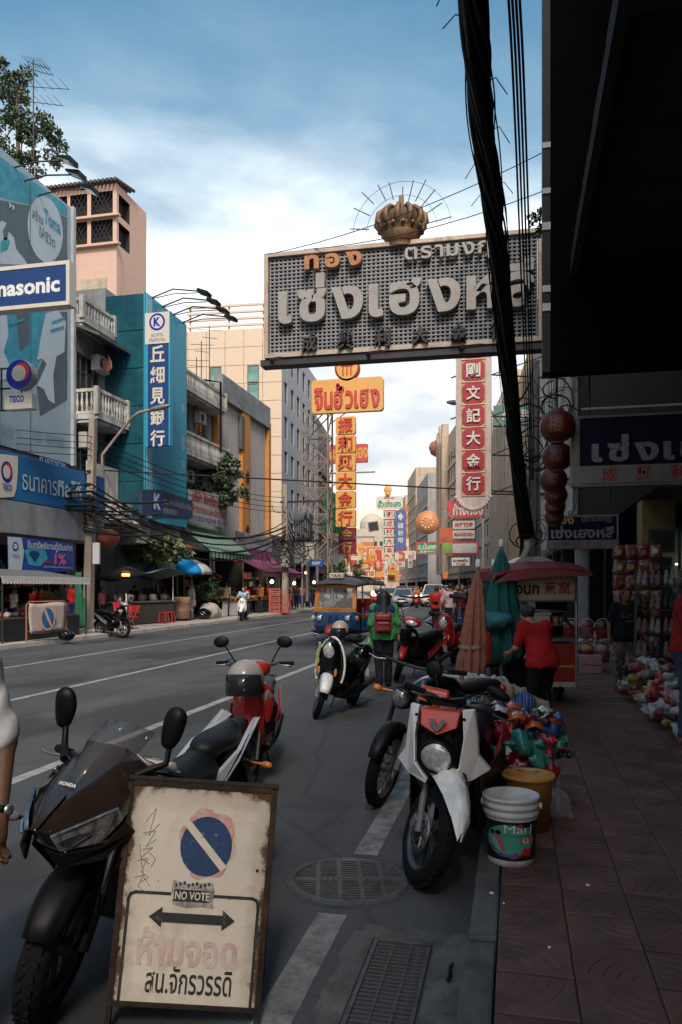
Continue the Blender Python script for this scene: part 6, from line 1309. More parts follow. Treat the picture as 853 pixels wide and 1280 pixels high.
def person(label,loc,rz=0,H=1.65,top=None,bot=None,skin=SKIN,pose=None,hair='short',sleeve=.62,legs=1.0,vox=.03,fem=False,hands=False,shoes=BLACK,face=False,build=1.0,group=None,tint=HAIR,hem=.92,key=None,bag=None,fat=0.0):
 j=J(**(pose or{})); s=H/1.70; o=thing('person',label,'person',loc,rz,group); o.scale=(s,)*3; v=vox/s
 f=fat; B=build
 def limb(a,m,b,r0,r1,r2):return[('c',j[a],j[m],r0,r1,.03),('c',j[m],j[b],r1*.98,r2,.02)]
 hp=(j['hpL']+j['hpR'])/2; up=(j['nck']-j['pel']).normalized()
 torso=[('c',j['pel']+Vector((-.05,0,0)),j['pel']+Vector((.05,0,0)),.115+f,.115+f),('c',j['pel'],j['wai'],.12+f,.105+f),('c',j['wai']+Vector((-.035,0,0)),j['che']+Vector((-.06,0,0)),.10+f,.105),('c',j['wai']+Vector((.035,0,0)),j['che']+Vector((.06,0,0)),.10+f,.105),('c',j['che'].lerp(j['shL'],.3),j['shL'],.10,.060),('c',j['che'].lerp(j['shR'],.3),j['shR'],.10,.060)]
 if fem:torso+=[('e',j['che']+Vector((-.06,-.085,-.02)),(.06,.05,.06)),('e',j['che']+Vector((.06,-.085,-.02)),(.06,.05,.06))]
 arms=limb('shL','elL','wrL',.050,.038,.027)+limb('shR','elR','wrR',.050,.038,.027)
 lg=limb('hpL','knL','anL',.085+f*.5,.058,.040)+limb('hpR','knR','anR',.085+f*.5,.058,.040)
 h=j['hd']; hx=(h-j['nck']).normalized()
 head=[('c',j['nck']-up*.06,h-hx*.03,.052,.050),('e',h,(.075,.092,.108)),('c',h+Vector((0,-.035,-.055)),h+Vector((0,-.062,-.082)),.045,.026,.03),('c',h+Vector((0,-.088,.005)),h+Vector((0,-.103,-.025)),.008,.013,.012),('c',h+Vector((-.077,.005,.005)),h+Vector((-.08,.01,-.03)),.012,.010,.01),('c',h+Vector((.077,.005,.005)),h+Vector((.08,.01,-.03)),.012,.010,.01)]
 foot=[]
 for a in 'LR':
  an=j['an'+a]; foot.append(('c',an+Vector((0,0,-.045)),an+Vector((.015*(1 if a=='R' else-1),-.15,-.06)),.040,.030))
 hnd=[]
 for a,sd_ in(('L',-1),('R',1)):
  if hands:hnd+=handp(j['wr'+a],j['el'+a],sd_)
  else:d=(j['wr'+a]-j['el'+a]).normalized(); hnd+=[('c',j['wr'+a],j['wr'+a]+d*.10,.026,.028,.02),('c',j['wr'+a]+d*.1,j['wr'+a]+d*.16,.024,.012,.02),('c',j['wr'+a]+d*.05+Vector((0,-.02,0)),j['wr'+a]+d*.09+Vector((0,-.045,0)),.012,.010,.01)]
 sdf('body',torso+arms+lg+head+foot+hnd,v,skin,o,.045)
 def sh(ps,g):return[(p[0],p[1],p[2],p[3]+g,p[4]+g,*p[5:])if p[0]=='c' else('e',p[1],tuple(q+g for q in p[2]))for p in ps]
 def part(arm,t):
  out=[]
  for a in 'LR':
   s_,e_,w_=j['sh'+a],j['el'+a],j['wr'+a]
   out.append(('c',s_,s_.lerp(e_,min(t,1)),.068,.058,.05))
   if t>1:out.append(('c',e_,e_.lerp(w_,t-1),.050,.040,.03))
  return out
 if top:sdf('shirt',sh(torso,.018)+part('arm',sleeve)+[('c',j['pel']+Vector((-.045,0,-.09)),j['pel']+Vector((.045,0,-.09)),.143+f,.143+f),('sub',('e',tuple(j['nck']+up*.055+Vector((0,-.035,0))),(.082,.085,.085)))]+([('cut',j['pel']-Vector((0,0,.95-hem)),(0,0,-1))]if pose is None or not pose.get('sit')else[]),v,top,o,.05,FOLD)
 if bot:
  q=[]
  for a in 'LR':
   q.append(('c',j['hp'+a],j['kn'+a],.100+f*.5,.076,.05))
   if legs>.5:q.append(('c',j['kn'+a],j['kn'+a].lerp(j['an'+a],(legs-.5)*2*.95),.076,.066,.03))
  sdf('trousers',[('c',j['pel']+Vector((-.05,0,-.01)),j['pel']+Vector((.05,0,-.01)),.129+f,.129+f),('c',j['pel'],j['pel'].lerp(j['wai'],.5),.128+f,.118+f)]+q,v,bot,o,.04,FOLD)
 if shoes:
  q=[]
  for a in 'LR':
   an=j['an'+a]; q.append(('c',an+Vector((0,.015,-.045)),an+Vector((.018*(1 if a=='R' else-1),-.165,-.058)),.048,.036))
  sdf('shoes',q+[('cut',(0,0,.0),(0,0,-1))]if not(pose and pose.get('sit'))else q,v,shoes,o,.03)
 if hair=='short':hq=[('e',h+Vector((0,.014,.022)),(.085,.098,.105)),('cut',h+Vector((0,-.052,.035)),(0,-.95,-.35)),('cut',h+Vector((0,0,-.075)),(0,-.2,-1))]
 elif hair=='long':hq=[('e',h+Vector((0,.016,.02)),(.088,.10,.108)),('c',h+Vector((0,.03,0)),h+Vector((0,.085,-.32)),.095,.085),('c',h+Vector((-.05,.02,-.02)),h+Vector((-.085,.08,-.36)),.07,.05),('c',h+Vector((.05,.02,-.02)),h+Vector((.085,.08,-.36)),.07,.05),('cut',h+Vector((0,-.050,.035)),(0,-.95,-.35))]
 elif hair=='bun':hq=[('e',h+Vector((0,.014,.022)),(.085,.098,.105)),('e',h+Vector((0,.10,.055)),(.045,.045,.045)),('cut',h+Vector((0,-.052,.035)),(0,-.95,-.35)),('cut',h+Vector((0,0,-.075)),(0,-.2,-1))]
 else:hq=None
 if hq:sdf('hair',hq,v,tint,o,.03)
 if face:
  for sx in(-1,1):MB().ell(h+Vector((sx*.032,-.083,.012)),(.014,.009,.008),10,6).build('eye',mat('eye_dark',(.03,.025,.022),.3),o); MB().tube([h+Vector((sx*.016,-.091,.034)),h+Vector((sx*.034,-.090,.040)),h+Vector((sx*.052,-.078,.034))],.0045,5).build('eyebrow',HAIR,o)
  MB().tube([h+Vector((-.024,-.088,-.053)),h+Vector((0,-.097,-.055)),h+Vector((.024,-.088,-.053))],[.004,.007,.004],6).build('mouth',mat('lips',(.20,.06,.05),.5),o)
 return o
T=lambda n,c:cloth(n,c)
REDC=T('red',(.42,.018,.018)); BLKC=T('black',(.014,.014,.016)); DKC=T('charcoal',(.03,.03,.035)); PNK=T('pink',(.50,.16,.20)); YELC=T('yellow',(.40,.30,.07)); GRYC=T('grey',(.16,.155,.15)); WHC=T('white',(.52,.52,.52)); TEALC=T('teal',(.04,.20,.22)); GRNC=T('green',(.06,.24,.09)); NVY=T('navy',(.02,.03,.09)); DEN=T('denim',(.05,.075,.13)); ORC=T('orange',(.50,.14,.03)); LBL=T('light_blue',(.28,.38,.46)); KHK=T('khaki',(.20,.16,.10))
p=gnd(480,859); wk=dict(knL=(-.09,-.06,.50),anL=(-.085,-.10,.09),knR=(.09,-.01,.50),anR=(.085,.13,.12),elL=(-.25,.03,1.13),wrL=(-.26,-.02,.92),elR=(.24,.02,1.12),wrR=(.22,-.10,.95))
GW_=person('woman with long dark hair in a green and navy jacket carrying a red backpack',(p.x,p.y,0),R(180+14),1.54,GRNC,BLKC,SKIN2,wk,'long',1.8,1.0,.018,True,True,fat=.02,hem=.84)
sdf('jacket_yoke',[('c',(-.13,.0,1.385),(-.185,.0,1.39),.092,.072),('c',(.13,.0,1.385),(.185,.0,1.39),.092,.072),('c',(-.1,.01,1.36),(.1,.01,1.36),.12,.12),('c',(.185,0,1.4),(.225,.02,1.2),.068,.060),('c',(-.185,0,1.39),(-.215,.02,1.27),.068,.062),('cut',(0,0,1.31),(0,0,-1)),('cut',(0,0,1.47),(0,0,1))],.018,NVY,GW_,.04)
bp_=thing('backpack','small dark red backpack worn by the woman in green','backpack',GW_.matrix_basis@Vector((0.03,.215,1.14)),R(194),None)
RB=mat('red_leather',(.22,.018,.02),.5,dirt=.2); sdf('bag',[('b',(0,0,0),(.135,.065,.155),.05)],.015,RB,bp_,.02); sdf('front_pocket',[('b',(0,.065,-.05),(.10,.03,.075),.02)],.012,RB,bp_,.02); MB().box((0,.075,.055),(.24,.02,.012)).box((0,.098,-.02),(.18,.01,.01)).build('zip',BLACK,bp_)
for s in(-1,1):MB().tube([(s*.08,-.05,.14),(s*.10,-.14,.22),(s*.12,-.26,.20),(s*.12,-.31,.05)],.016,6).build('strap',RB,bp_)
q=GW_.matrix_basis@Vector((.26,-.12,.72)); pb_=tag(sdf('plastic_bag',[('c',(0,0,.14),(0,0,.05),.03,.09),('e',(0,0,-.06),(.11,.06,.13))],.02,alpha_mat('green_film',(.08,.22,.10),.8,.3),None,.08,lambda X,Y,Z:.008*np.sin(X*60+Z*30)*np.cos(Z*50)),'thin green plastic carrier bag in the hand of the woman in green','bag'); pb_.location=q
p=at(675,892,7.9); bend2=dict(pel=(0,.05,.92),wai=(0,.02,1.03),che=(0,-.07,1.22),nck=(0,-.16,1.38),hd=(.0,-.25,1.47),shL=(-.185,-.09,1.325),shR=(.185,-.09,1.325),elL=(-.25,-.13,1.06),elR=(.25,-.16,1.06),wrL=(-.17,-.34,.96),wrR=(.16,-.38,.98),hpL=(-.085,.05,.90),hpR=(.085,.05,.90))
bend=dict(pel=(0,.12,.86),wai=(0,.05,.96),che=(0,-.14,1.08),nck=(0,-.30,1.17),hd=(.0,-.415,1.22),shL=(-.185,-.20,1.135),shR=(.185,-.20,1.135),elL=(-.25,-.28,.90),elR=(.25,-.30,.90),wrL=(-.16,-.46,.80),wrR=(.15,-.50,.83),hpL=(-.085,.12,.84),hpR=(.085,.12,.84),knL=(-.1,.02,.46),knR=(.1,.03,.46))
person('woman in a red t-shirt bending over the food cart, seen from behind',(p.x,p.y,.1),R(180+40),1.40,REDC,BLKC,SKIN2,bend2,'bun',.75,1.0,.016,True,True,fat=.025,hem=.86)
p=at(712,860,10.9); person('man in a black t-shirt standing behind the food cart sign',(p.x-.25,p.y,.1),R(150),1.60,BLKC,DKC,SKIN,dict(wrL=(-.2,-.25,1.0),wrR=(.2,-.25,1.0)),'short',.6,1.0,.025,hem=.85)
p=at(783,866,11.2); wk2=dict(knR=(.10,-.10,.50),anR=(.09,-.12,.10),knL=(-.1,.02,.49),anL=(-.1,.16,.12),elL=(-.27,.04,1.14),wrL=(-.30,-.06,.90),elR=(.27,.04,1.14),wrR=(.30,-.04,.90))
PAT=mat('cloth_print',(.30,.26,.26),.9,var=.8,scale=16,dirt=.75,dcol=(.02,.02,.022),dscale=11)
bw=person('woman in a black shirt with white letters and patterned trousers walking on the pavement',(p.x,p.y,.1),R(10),1.48,T('black2',(.016,.016,.018)),PAT,SKIN,wk2,'short',.85,.93,.016,True,True,face=True,fat=.03,hem=.83,shoes=mat('sandal',(.05,.035,.03),.7))
for s_,w_,h_,z_ in(('BOY',.24,.075,1.245),('London',.13,.03,1.165)):text(s_,w_,h_,0,z_,-.155,DL,bw,bold=.02,name='shirt_print')
p=at(862,950,7.4); rp_=person('person in a red shirt and jeans half out of frame at the right edge',(p.x,p.y,.1),R(60),1.62,T('red2',(.30,.02,.022)),DEN,SKIN,dict(elL=(-.26,-.08,1.14),wrL=(-.20,-.22,.93)),'short',.8,1.0,.016,True,True,fat=.03,shoes=mat('sandal_red',(.40,.10,.06),.6))
x_,y_=camxy(-1.39,2.58); lm=person('man in a white short sleeved shirt with a wristwatch at the left edge',(x_,y_,0),R(5),1.60,T('white2',(.55,.55,.56)),BLKC,mat('skin_dark',(.13,.062,.035),.5,var=.2,scale=30,bump=.15,bscale=250),dict(elR=(.27,.05,1.15),wrR=(.29,-.02,.905),shR=(.185,.01,1.41),anR=(.13,-.10,.10),knR=(.12,-.10,.5)),'short',.92,1.0,.011,False,True,face=True,hem=.80)
w0=Vector((.288,-.015,.925)); q=(Vector((.29,-.02,.905))-Vector((.27,.05,1.15))).normalized().to_track_quat('Z','Y').to_matrix().to_4x4()
wt=tag(MB().lathe([(.034,-.012),(.038,-.01),(.038,.01),(.034,.012)],20,Matrix.Translation(w0)@q).build('wristwatch',BLACK),'dark wristwatch on the arm of the man at the left edge','watch'); wt.matrix_basis=lm.matrix_basis.copy(); MB().lathe([(0,.014),(.018,.014),(.02,0)],16,Matrix.Translation(w0+Vector((.034,-.01,0)))@Matrix.Rotation(R(90),4,'Y')).build('watch_case',STEEL,wt)
p=gnd(546,793); person('man in a red shirt and dark trousers walking along the kerb row',(p.x,p.y,0),R(175),1.62,REDC,BLKC,SKIN,wk,'short',.7,1.0,.026)
p=gnd(563,796); person('man in a pale pink shirt walking behind the red scooter',(p.x,p.y,0),R(185),1.72,T('pale_pink',(.48,.34,.34)),DKC,SKIN2,wk2,'short',1.5,1.0,.026)
cr=[]
cl=[REDC,DKC,WHC,PNK,REDC,GRYC,BLKC,ORC,TEALC,REDC,KHK,PNK]; nm=['red','charcoal','white','pink','red','grey','black','orange','teal','red','khaki','pink']
protoA=person('woman in a red top in the right crowd, nearest the pink closed umbrella',(0,0,0),0,1.6,REDC,DKC,SKIN2,wk2,'long',.8,1,.034,True,group='crowd on the right pavement')
protoB=person('man in a dark shirt in the right crowd, left of the red topped woman',(0,0,0),0,1.7,DKC,NVY,SKIN,wk,'short',.8,1,.034,group='crowd on the right pavement')
spots=[(588,740,20,0),(578,738,23,10),(583,741,26,-10),(572,737,30,5),(594,741,24,20),(566,738,36,0),(576,740,38,12),(587,741,34,-20),(600,742,28,0),(607,742,24,8),(560,738,44,0),(552,738,52,0),(570,739,48,0)]
for i,(u,v,d,a)in enumerate(spots):
 src=protoA if i%2==0 else protoB; p=at(u,v,d); lb=f'person in a {nm[i % 12]} top in the right crowd, '+('behind the scooters' if d<25 else 'mid crowd' if d<35 else 'by the shops')+f' {("near the umbrella", "beside the kerb", "under the round sign", "on the inside")[i % 4]}'
 if i<2:src.location=(p.x,p.y,0); src.rotation_euler=(0,0,R(a))
 else:dup(src,(p.x,p.y,0),R(a),lb,swap={REDC.name if i%2==0 else DKC.name:cl[i%12]})
def lp(u,v,d,*a,z=.12,**k):
 p=at(u,v,d); return person(a[0],(p.x,p.y,z),*a[1:],**k)
lp(-2,770,21.5,'woman in a teal top at the far left edge by the market stall',R(120),1.6,TEALC,DKC,SKIN2,wk2,'long',.8,1,.03,True)
lp(34,770,24,'woman in a pink top under the white edged stall roof, leaning over goods',R(100),1.45,PNK,DKC,SKIN2,bend,'short',.8,1,.03,True)
lp(43,770,25,'woman in a bright red top beside the pink one under the stall roof',R(160),1.48,REDC,DKC,SKIN2,None,'bun',.8,1,.03,True)
lp(60,770,24.5,'woman in a yellow blouse behind the no parking barrier',R(180),1.52,YELC,BLKC,SKIN2,None,'short',.8,1,.028,True,fat=.03)
lp(76,770,24.2,'man in a grey jacket standing behind the no parking barrier',R(75),1.62,GRYC,DKC,SKIN,dict(wrL=(-.1,-.25,1.1),wrR=(.12,-.25,1.08)),'short',1.8,1,.028,hem=.84)
sitp=dict(sit=True,pel=(0,0,.52),wai=(0,-.01,.64),che=(0,-.04,.86),nck=(0,-.08,1.04),hd=(0,-.13,1.15),shL=(-.175,-.05,.98),shR=(.175,-.05,.98),elL=(-.23,-.12,.74),elR=(.23,-.12,.74),wrL=(-.12,-.34,.70),wrR=(.12,-.34,.70),hpL=(-.09,0,.5),hpR=(.09,0,.5),knL=(-.12,-.40,.50),knR=(.12,-.40,.50),anL=(-.12,-.36,.09),anR=(.12,-.36,.09))
lp(147,780,27.5,'woman in a crimson top bending low beside the black scooter',R(70),1.55,T('crimson',(.45,.02,.06)),DKC,SKIN2,sitp,'bun',.8,1,.03,True)
lp(197,775,32,'woman in a pink shirt seated on a folding stool at the food stall',R(-60),1.6,T('rose',(.55,.12,.20)),BLKC,SKIN2,sitp,'bun',.9,1,.03,True)
lp(214,775,33.5,'person in grey seated on a red plastic stool at the food stall',R(-40),1.6,GRYC,DKC,SKIN2,sitp,'short',.8,1,.03)
lp(222,772,34.5,'person in a white top seated behind the stall under the blue umbrella',R(200),1.6,WHC,DKC,SKIN2,sitp,'short',.8,1,.03)
lp(238,778,35,'vendor in faded clothes crouching beside the brown drum',R(20),1.5,T('faded',(.30,.25,.24)),GRYC,SKIN2,sitp,'bun',.8,1,.03)
lp(283,770,39,'man in a brown shirt standing in the shop under the green awning',R(180),1.7,KHK,DKC,SKIN,None,'short',.8,1,.034)
lp(326,768,44,'man in an orange vest in the shop under the striped red awning',R(-30),1.7,ORC,DKC,SKIN,None,'short',.6,1,.034)
rid=dict(sit=True,pel=(0,.2,.88),wai=(0,.16,1.0),che=(0,.1,1.22),nck=(0,.06,1.4),hd=(0,.02,1.52),shL=(-.18,.08,1.34),shR=(.18,.08,1.34),elL=(-.28,-.06,1.12),elR=(.28,-.06,1.12),wrL=(-.30,-.32,1.08),wrR=(.30,-.32,1.08),hpL=(-.1,.18,.86),hpR=(.1,.18,.86),knL=(-.2,-.15,.70),knR=(.2,-.15,.70),anL=(-.19,-.05,.28),anR=(.19,-.05,.28))
rd=person('man in a light blue shirt riding the white scooter at the left kerb',S8.location.to_tuple(),S8.rotation_euler.z,1.68,LBL,DKC,SKIN2,rid,'short',.8,1,.028)
cA=person('person in a dark top among the crowd by the left kerb shops, nearest',(0,0,.12),0,1.62,DKC,NVY,SKIN,wk,'short',.8,1,.04,group='crowd on the left pavement')
for i,(u,d)in enumerate(((358,50),(364,53),(371,52),(378,56),(385,55),(391,58),(352,60),(368,62),(398,66),(404,72),(376,68),(388,74),(362,58),(394,63))):
 p=at(u,740,d); lb=f'person in a {nm[(i * 5) % 12]} top in the left crowd, '+('beyond the crates' if d<56 else 'by the lit shop' if d<64 else 'far along')+f', {("facing away", "facing the road", "facing the camera")[i % 3]}'
 if i==0:cA.location=(p.x,p.y,.12)
 else:dup(cA,(p.x,p.y,.12),R((180,90,10)[i%3]+i*7),lb,swap={DKC.name:cl[(i*5)%12]})
for i,(u,d,a)in enumerate(((18,25,150),(52,26,200),(88,26.5,60),(128,29.5,90),(168,31.5,170),(186,34,20),(206,36,100),(248,38,60),(268,40,200),(292,42.5,90),(308,44,10),(334,46.5,120),(348,48,60),(316,46,190))):
 p=at(u,740,d); dup(cA,(p.x,p.y,.12),R(a),f'person in a {nm[(i * 7 + 2) % 12]} top on the left pavement, {("under the stall roof", "behind the barrier", "by the power pole", "right of the power pole", "at the food stall", "at the food stall counter", "under the blue umbrella", "behind the pale sack", "under the green awning", "between the awnings", "left of the red striped awning", "by the red crates", "past the red crates", "inside the awning shop")[i]}',swap={DKC.name:cl[(i*7+2)%12]},scale=(.86,.92,.98)[i%3])['group']='people on the left pavement'
 # ------------------------------------------------------------------ tuk-tuk and cars
def tuktuk():
 o=thing('tuk_tuk','three wheeled taxi with orange windscreen frame, blue body and black roof','tuk-tuk',(0,0,0))
 YO=paint('amber_paint',(.56,.22,.03),rough=.3); BLP=paint('blue_paint',(.012,.09,.26),rough=.2,coat=.7); ROOFK=mat('vinyl_roof',(.05,.05,.052),.6,dirt=.3,dcol=(.12,.12,.12)); PALE=mat('pale_vinyl',(.34,.34,.33),.6,dirt=.2)
 wheel(o,-1.35,.24,.12,name='front_wheel',n=24,disc=False);
 for s in(-1,1):wheel(o,1.05,.25,.14,name='rear_wheel',x=s*.58,n=24,disc=False)
 f=fender(MB(),-1.35,.26,.24,5,150); f.build('front_fender',paint('fender_red',(.50,.04,.025),coat=.6),o,solid=.008)
 for s in(-1,1):MB().tube([(s*.1,-1.35,.24),(s*.09,-1.2,.8)],.025,7).build('fork_leg',DSTEEL,o)
 MB().loft([ring(-1.14,.50,.42,.86,16,5),ring(-1.02,.64,.34,.93,16,6),ring(-.75,.66,.30,.93,16,6)]).build('front_cowl',BLP,o)
 MB().box((0,.15,.32),(1.24,2.2,.1)).build('floor',BLACK,o); MB().box((0,1.0,.62),(1.36,1.1,.52)).build('rear_body',BLP,o,.04)
 for s in(-1,1):
  MB().box((s*.66,-.1,.52),(.03,.9,.36)).build('side_panel',BLP,o,.01); MB().box((s*.685,.95,.7),(.015,.9,.08)).build('chrome_strip',CHROME,o)
  hl=MB().lathe([(.10,-.05),(.105,.03),(.09,.04)],16,Matrix.Translation((s*.42,-1.13,.72))@Matrix.Rotation(R(90),4,'X')).build('headlight_bezel',CHROME,o); MB().ell((s*.42,-1.16,.72),(.085,.04,.085),14,8).build('headlight',LENS,o)
  MB().ell((s*.66,-1.03,.72),(.06,.05,.08),10,8).build('indicator',CREAMP if s<0 else AMBER,o)
  mirror(o,(s*.62,-1.0,1.1),(s*.84,-1.05,1.12),I4,(.06,.02,.085))
  for y,z0 in((-.98,.9),(-.35,.5),(1.5,.8)):MB().tube([(s*.62,y,z0),(s*.60,y+(.12 if y<-.9 else 0),1.72)],.022,7).build('roof_post',STEEL,o)
 fr=MB()
 for s in(-1,1):fr.bar((s*.58,-1.02,.95),(s*.55,-.90,1.62),.12,.06)
 fr.bar((-.64,-1.03,.95),(.64,-1.03,.95),.07,.12); fr.bar((-.6,-.90,1.62),(.6,-.90,1.62),.07,.10); fr.build('windscreen_frame',YO,o,.01)
 MB().slab([(-.53,-1.02,1.0),(.53,-1.02,1.0),(.5,-.91,1.57),(-.5,-.91,1.57)],(0,.006,0)).build('windscreen',alpha_mat('screen_glass',(.30,.31,.31),.35),o)
 q=Matrix.Translation((0,-.975,1.28))@Matrix.Rotation(R(-10),4,'X'); text('12',.17,.18,.06,.03,0,PALE,o,bold=.02,M=q); text('NO',.12,.1,-.3,.08,0,PALE,o,M=q); q2=Matrix.Translation((0,-1.068,.95)); text('TAXI',.34,.07,0,0,0,mat('dark_red_print',(.25,.03,.02)),o,M=q2)
 for x in(-.25,.15):MB().box((x,-.955,1.32),(.16,.01,.12)).build('windscreen_sticker',CREAMP,o)
 rf=[]
 for y,hw,z,c in((-1.15,.66,1.66,.05),(-.9,.72,1.70,.13),(-.5,.74,1.73,.16),(0,.75,1.745,.17),(.5,.75,1.74,.17),(1.0,.75,1.735,.16),(1.5,.74,1.72,.15),(1.62,.72,1.66,.10)):rf.append([(hw*t,y,z+c*(1-t*t)-(.08 if abs(t)==1 else 0))for t in(-1,-.97,-.6,-.3,0,.3,.6,.97,1)])
 MB().loft(rf,closed=False,sm=True).build('roof',ROOFK,o,solid=.02)
 for y in(-.2,.3,.8,1.3):MB().tube([(.755*t,y,1.75+.175*(1-t*t))for t in[-1+i/6 for i in range(13)]],.018,6).build('roof_rib',BLACK,o)
 MB().box((0,-.85,1.93),(.42,.16,.15)).build('roof_sign',CREAMP,o,.02); text('TAXI',.32,.09,0,1.93,-.932,INK,o,bold=.03)
 MB().box((0,.75,.98),(1.15,.16,.55)).box((0,.5,.75),(1.15,.6,.14)).build('passenger_seat',paint('seat_red',(.25,.03,.03),coat=0),o,.04); MB().box((0,-.25,.7),(.6,.4,.16)).build('driver_seat',SEAT,o,.04)
 MB().tube([(-.33,-.85,1.02),(0,-.9,.95),(.33,-.85,1.02)],.018,7).build('handlebar',DSTEEL,o); MB().tube([(-.5,-1.2,.36),(-.52,-1.5,.38),(.52,-1.5,.38),(.5,-1.2,.36)],.025,7).tube([(-.4,-1.2,.5),(-.42,-1.45,.5),(.42,-1.45,.5),(.4,-1.2,.5)],.02,7).build('bumper_bar',DSTEEL,o)
 lm=mat('hazard_lamp',(1.0,.30,.10),.4,emit=6); MB().ell((.70,.35,1.42),(.05,.09,.085),12,8).build('lit_lamp',lm,o)
 return o
TK=tuktuk(); p=gnd(408,805); TK.location=(p.x+.32,p.y+1.25,0); TK.rotation_euler=(0,0,R(-7))
p=TK.matrix_basis@Vector((0,-.1,0)); person('driver in a dark shirt sitting inside the three wheeled taxi',(p.x,p.y,.12),TK.rotation_euler.z,1.6,DKC,DKC,SKIN,dict(rid,pel=(0,.05,.72),wai=(0,.04,.84),che=(0,.0,1.05),nck=(0,-.03,1.24),hd=(0,-.06,1.36),shL=(-.18,.0,1.18),shR=(.18,.0,1.18),elL=(-.27,-.2,.98),elR=(.27,-.2,.98),wrL=(-.28,-.5,.95),wrR=(.28,-.5,.95),hpL=(-.1,.05,.7),hpR=(.1,.05,.7),knL=(-.15,-.35,.68),knR=(.15,-.35,.68),anL=(-.15,-.45,.3),anR=(.15,-.45,.3)),'short',.8,1,.03)
CARG=mat('car_glass',(.03,.04,.045),.06,var=.4,coat=1)
def car(label,body,L=4.4,Wd=1.72,H=1.46,kind='sedan',lights=None,cat='car'):
 o=thing('car',label,cat,(0,0,0),0,'traffic coming down the street'); h=Wd/2
 suv=kind=='suv'
 def cs(y,hw,z0,zb,tum=.06):
  return[(-hw*.9,y,z0),(hw*.9,y,z0),(hw,y,z0+.18),(hw,y,zb-.18),(hw-tum,y,zb),(-hw+tum,y,zb),(-hw,y,zb-.18),(-hw,y,z0+.18)]
 hb=.92 if suv else .80; be=1.06 if suv else .93
 MB().loft([cs(-L/2,h*.72,.34,.62),cs(-L/2+.10,h*.90,.24,hb-.12),cs(-L/2+.45,h*.98,.22,hb),cs(-L/2+1.15,h,.22,be-.03),cs(0,h,.22,be),cs(L/2-.8,h,.22,be),cs(L/2-.15,h*.95,.25,be-.06),cs(L/2,h*.8,.35,be-.25)],sm=True).build('body',body,o)
 y0,y1,y2,y3=(-L/2+1.1,-L/2+1.85,L/2-.95,L/2-.1)if not suv else(-L/2+1.1,-L/2+1.75,L/2-.45,L/2-.1)
 g=[[(-h*.93,y0,be-.04),(h*.93,y0,be-.04),(h*.93,y0+.01,be),(-h*.93,y0+.01,be)],[(-h*.90,y1,be-.04),(h*.90,y1,be-.04),(h*.72,y1,H-.03),(-h*.72,y1,H-.03)],[(-h*.9,y2,be-.04),(h*.9,y2,be-.04),(h*.70,y2,H-.04),(-h*.70,y2,H-.04)],[(-h*.88,y3,be-.04),(h*.88,y3,be-.04),(h*.86,y3+.01,be),(-h*.86,y3+.01,be)]]
 MB().loft(g,sm=False).build('windows',CARG,o,.02)
 MB().loft([[(-h*.70,y1-.03,H-.03),(h*.70,y1-.03,H-.03),(h*.68,y1,H),(-h*.68,y1,H)],[(-h*.72,(y1+y2)/2,H-.01),(h*.72,(y1+y2)/2,H-.01),(h*.66,(y1+y2)/2,H+.03),(-h*.66,(y1+y2)/2,H+.03)],[(-h*.70,y2+.03,H-.04),(h*.70,y2+.03,H-.04),(h*.68,y2,H-.01),(-h*.68,y2,H-.01)]],sm=True).build('roof',body,o)
 for s in(-1,1):
  MB().bar((s*h*.92,y0,be-.02),(s*h*.715,y1,H-.02),.07).build('pillar',body,o);
  for y in((y1+y2)/2,):MB().bar((s*h*.90,y,be-.03),(s*h*.715,y,H-.02),.06).build('pillar',BLACK,o)
  for y,n_ in((-L/2+.8,'front_wheel'),(L/2-.85,'rear_wheel')):wheel(o,y,.31 if not suv else .36,.20,name=n_,x=s*(h-.11),n=20,disc=False)
  MB().slab([(s*h*.45,-L/2+.01,.63),(s*h*.86,-L/2+.16,.68),(s*h*.93,-L/2+.42,hb-.10),(s*h*.80,-L/2+.25,hb-.09),(s*h*.42,-L/2+.03,.72)],(0,-.03,.01)).build('headlight',lights or LENS,o,.01)
  MB().ell((s*(h+.10),y0+.35,be+.05),(.11,.06,.075),10,6).build('wing_mirror',body,o)
 MB().box((0,-L/2-.01,.63),(h*.8,.05,.12)).build('grille',BLACK,o,.01); MB().box((0,-L/2+.03,.36),(h*1.3,.1,.14)).build('lower_grille',BLACK,o,.02); MB().box((0,-L/2-.03,.47),(.42,.02,.12)).build('number_plate',WHITE,o)
 MB().box((0,0,.26),(Wd*.8,L*.85,.1)).build('underside',BLACK,o); return o
SILC=paint('silver_car',(.40,.43,.45),rough=.25,coat=.7,metal=.3); WHTC=paint('white_car',(.62,.61,.58),rough=.25,coat=.7)
lit=mat('lit_headlight',(1.0,.78,.45),.3,emit=4)
cA_=car('silver sedan facing the camera in the middle of the far traffic',SILC); p=gnd(500,758.5); cA_.location=(p.x,p.y+2.2,0); cA_.rotation_euler=(0,0,R(4))
cB_=car('white four wheel drive car in the right lane of the far traffic',WHTC,4.8,1.85,1.82,'suv'); p=gnd(539,759); cB_.location=(p.x,p.y+2.4,0); cB_.rotation_euler=(0,0,R(2))
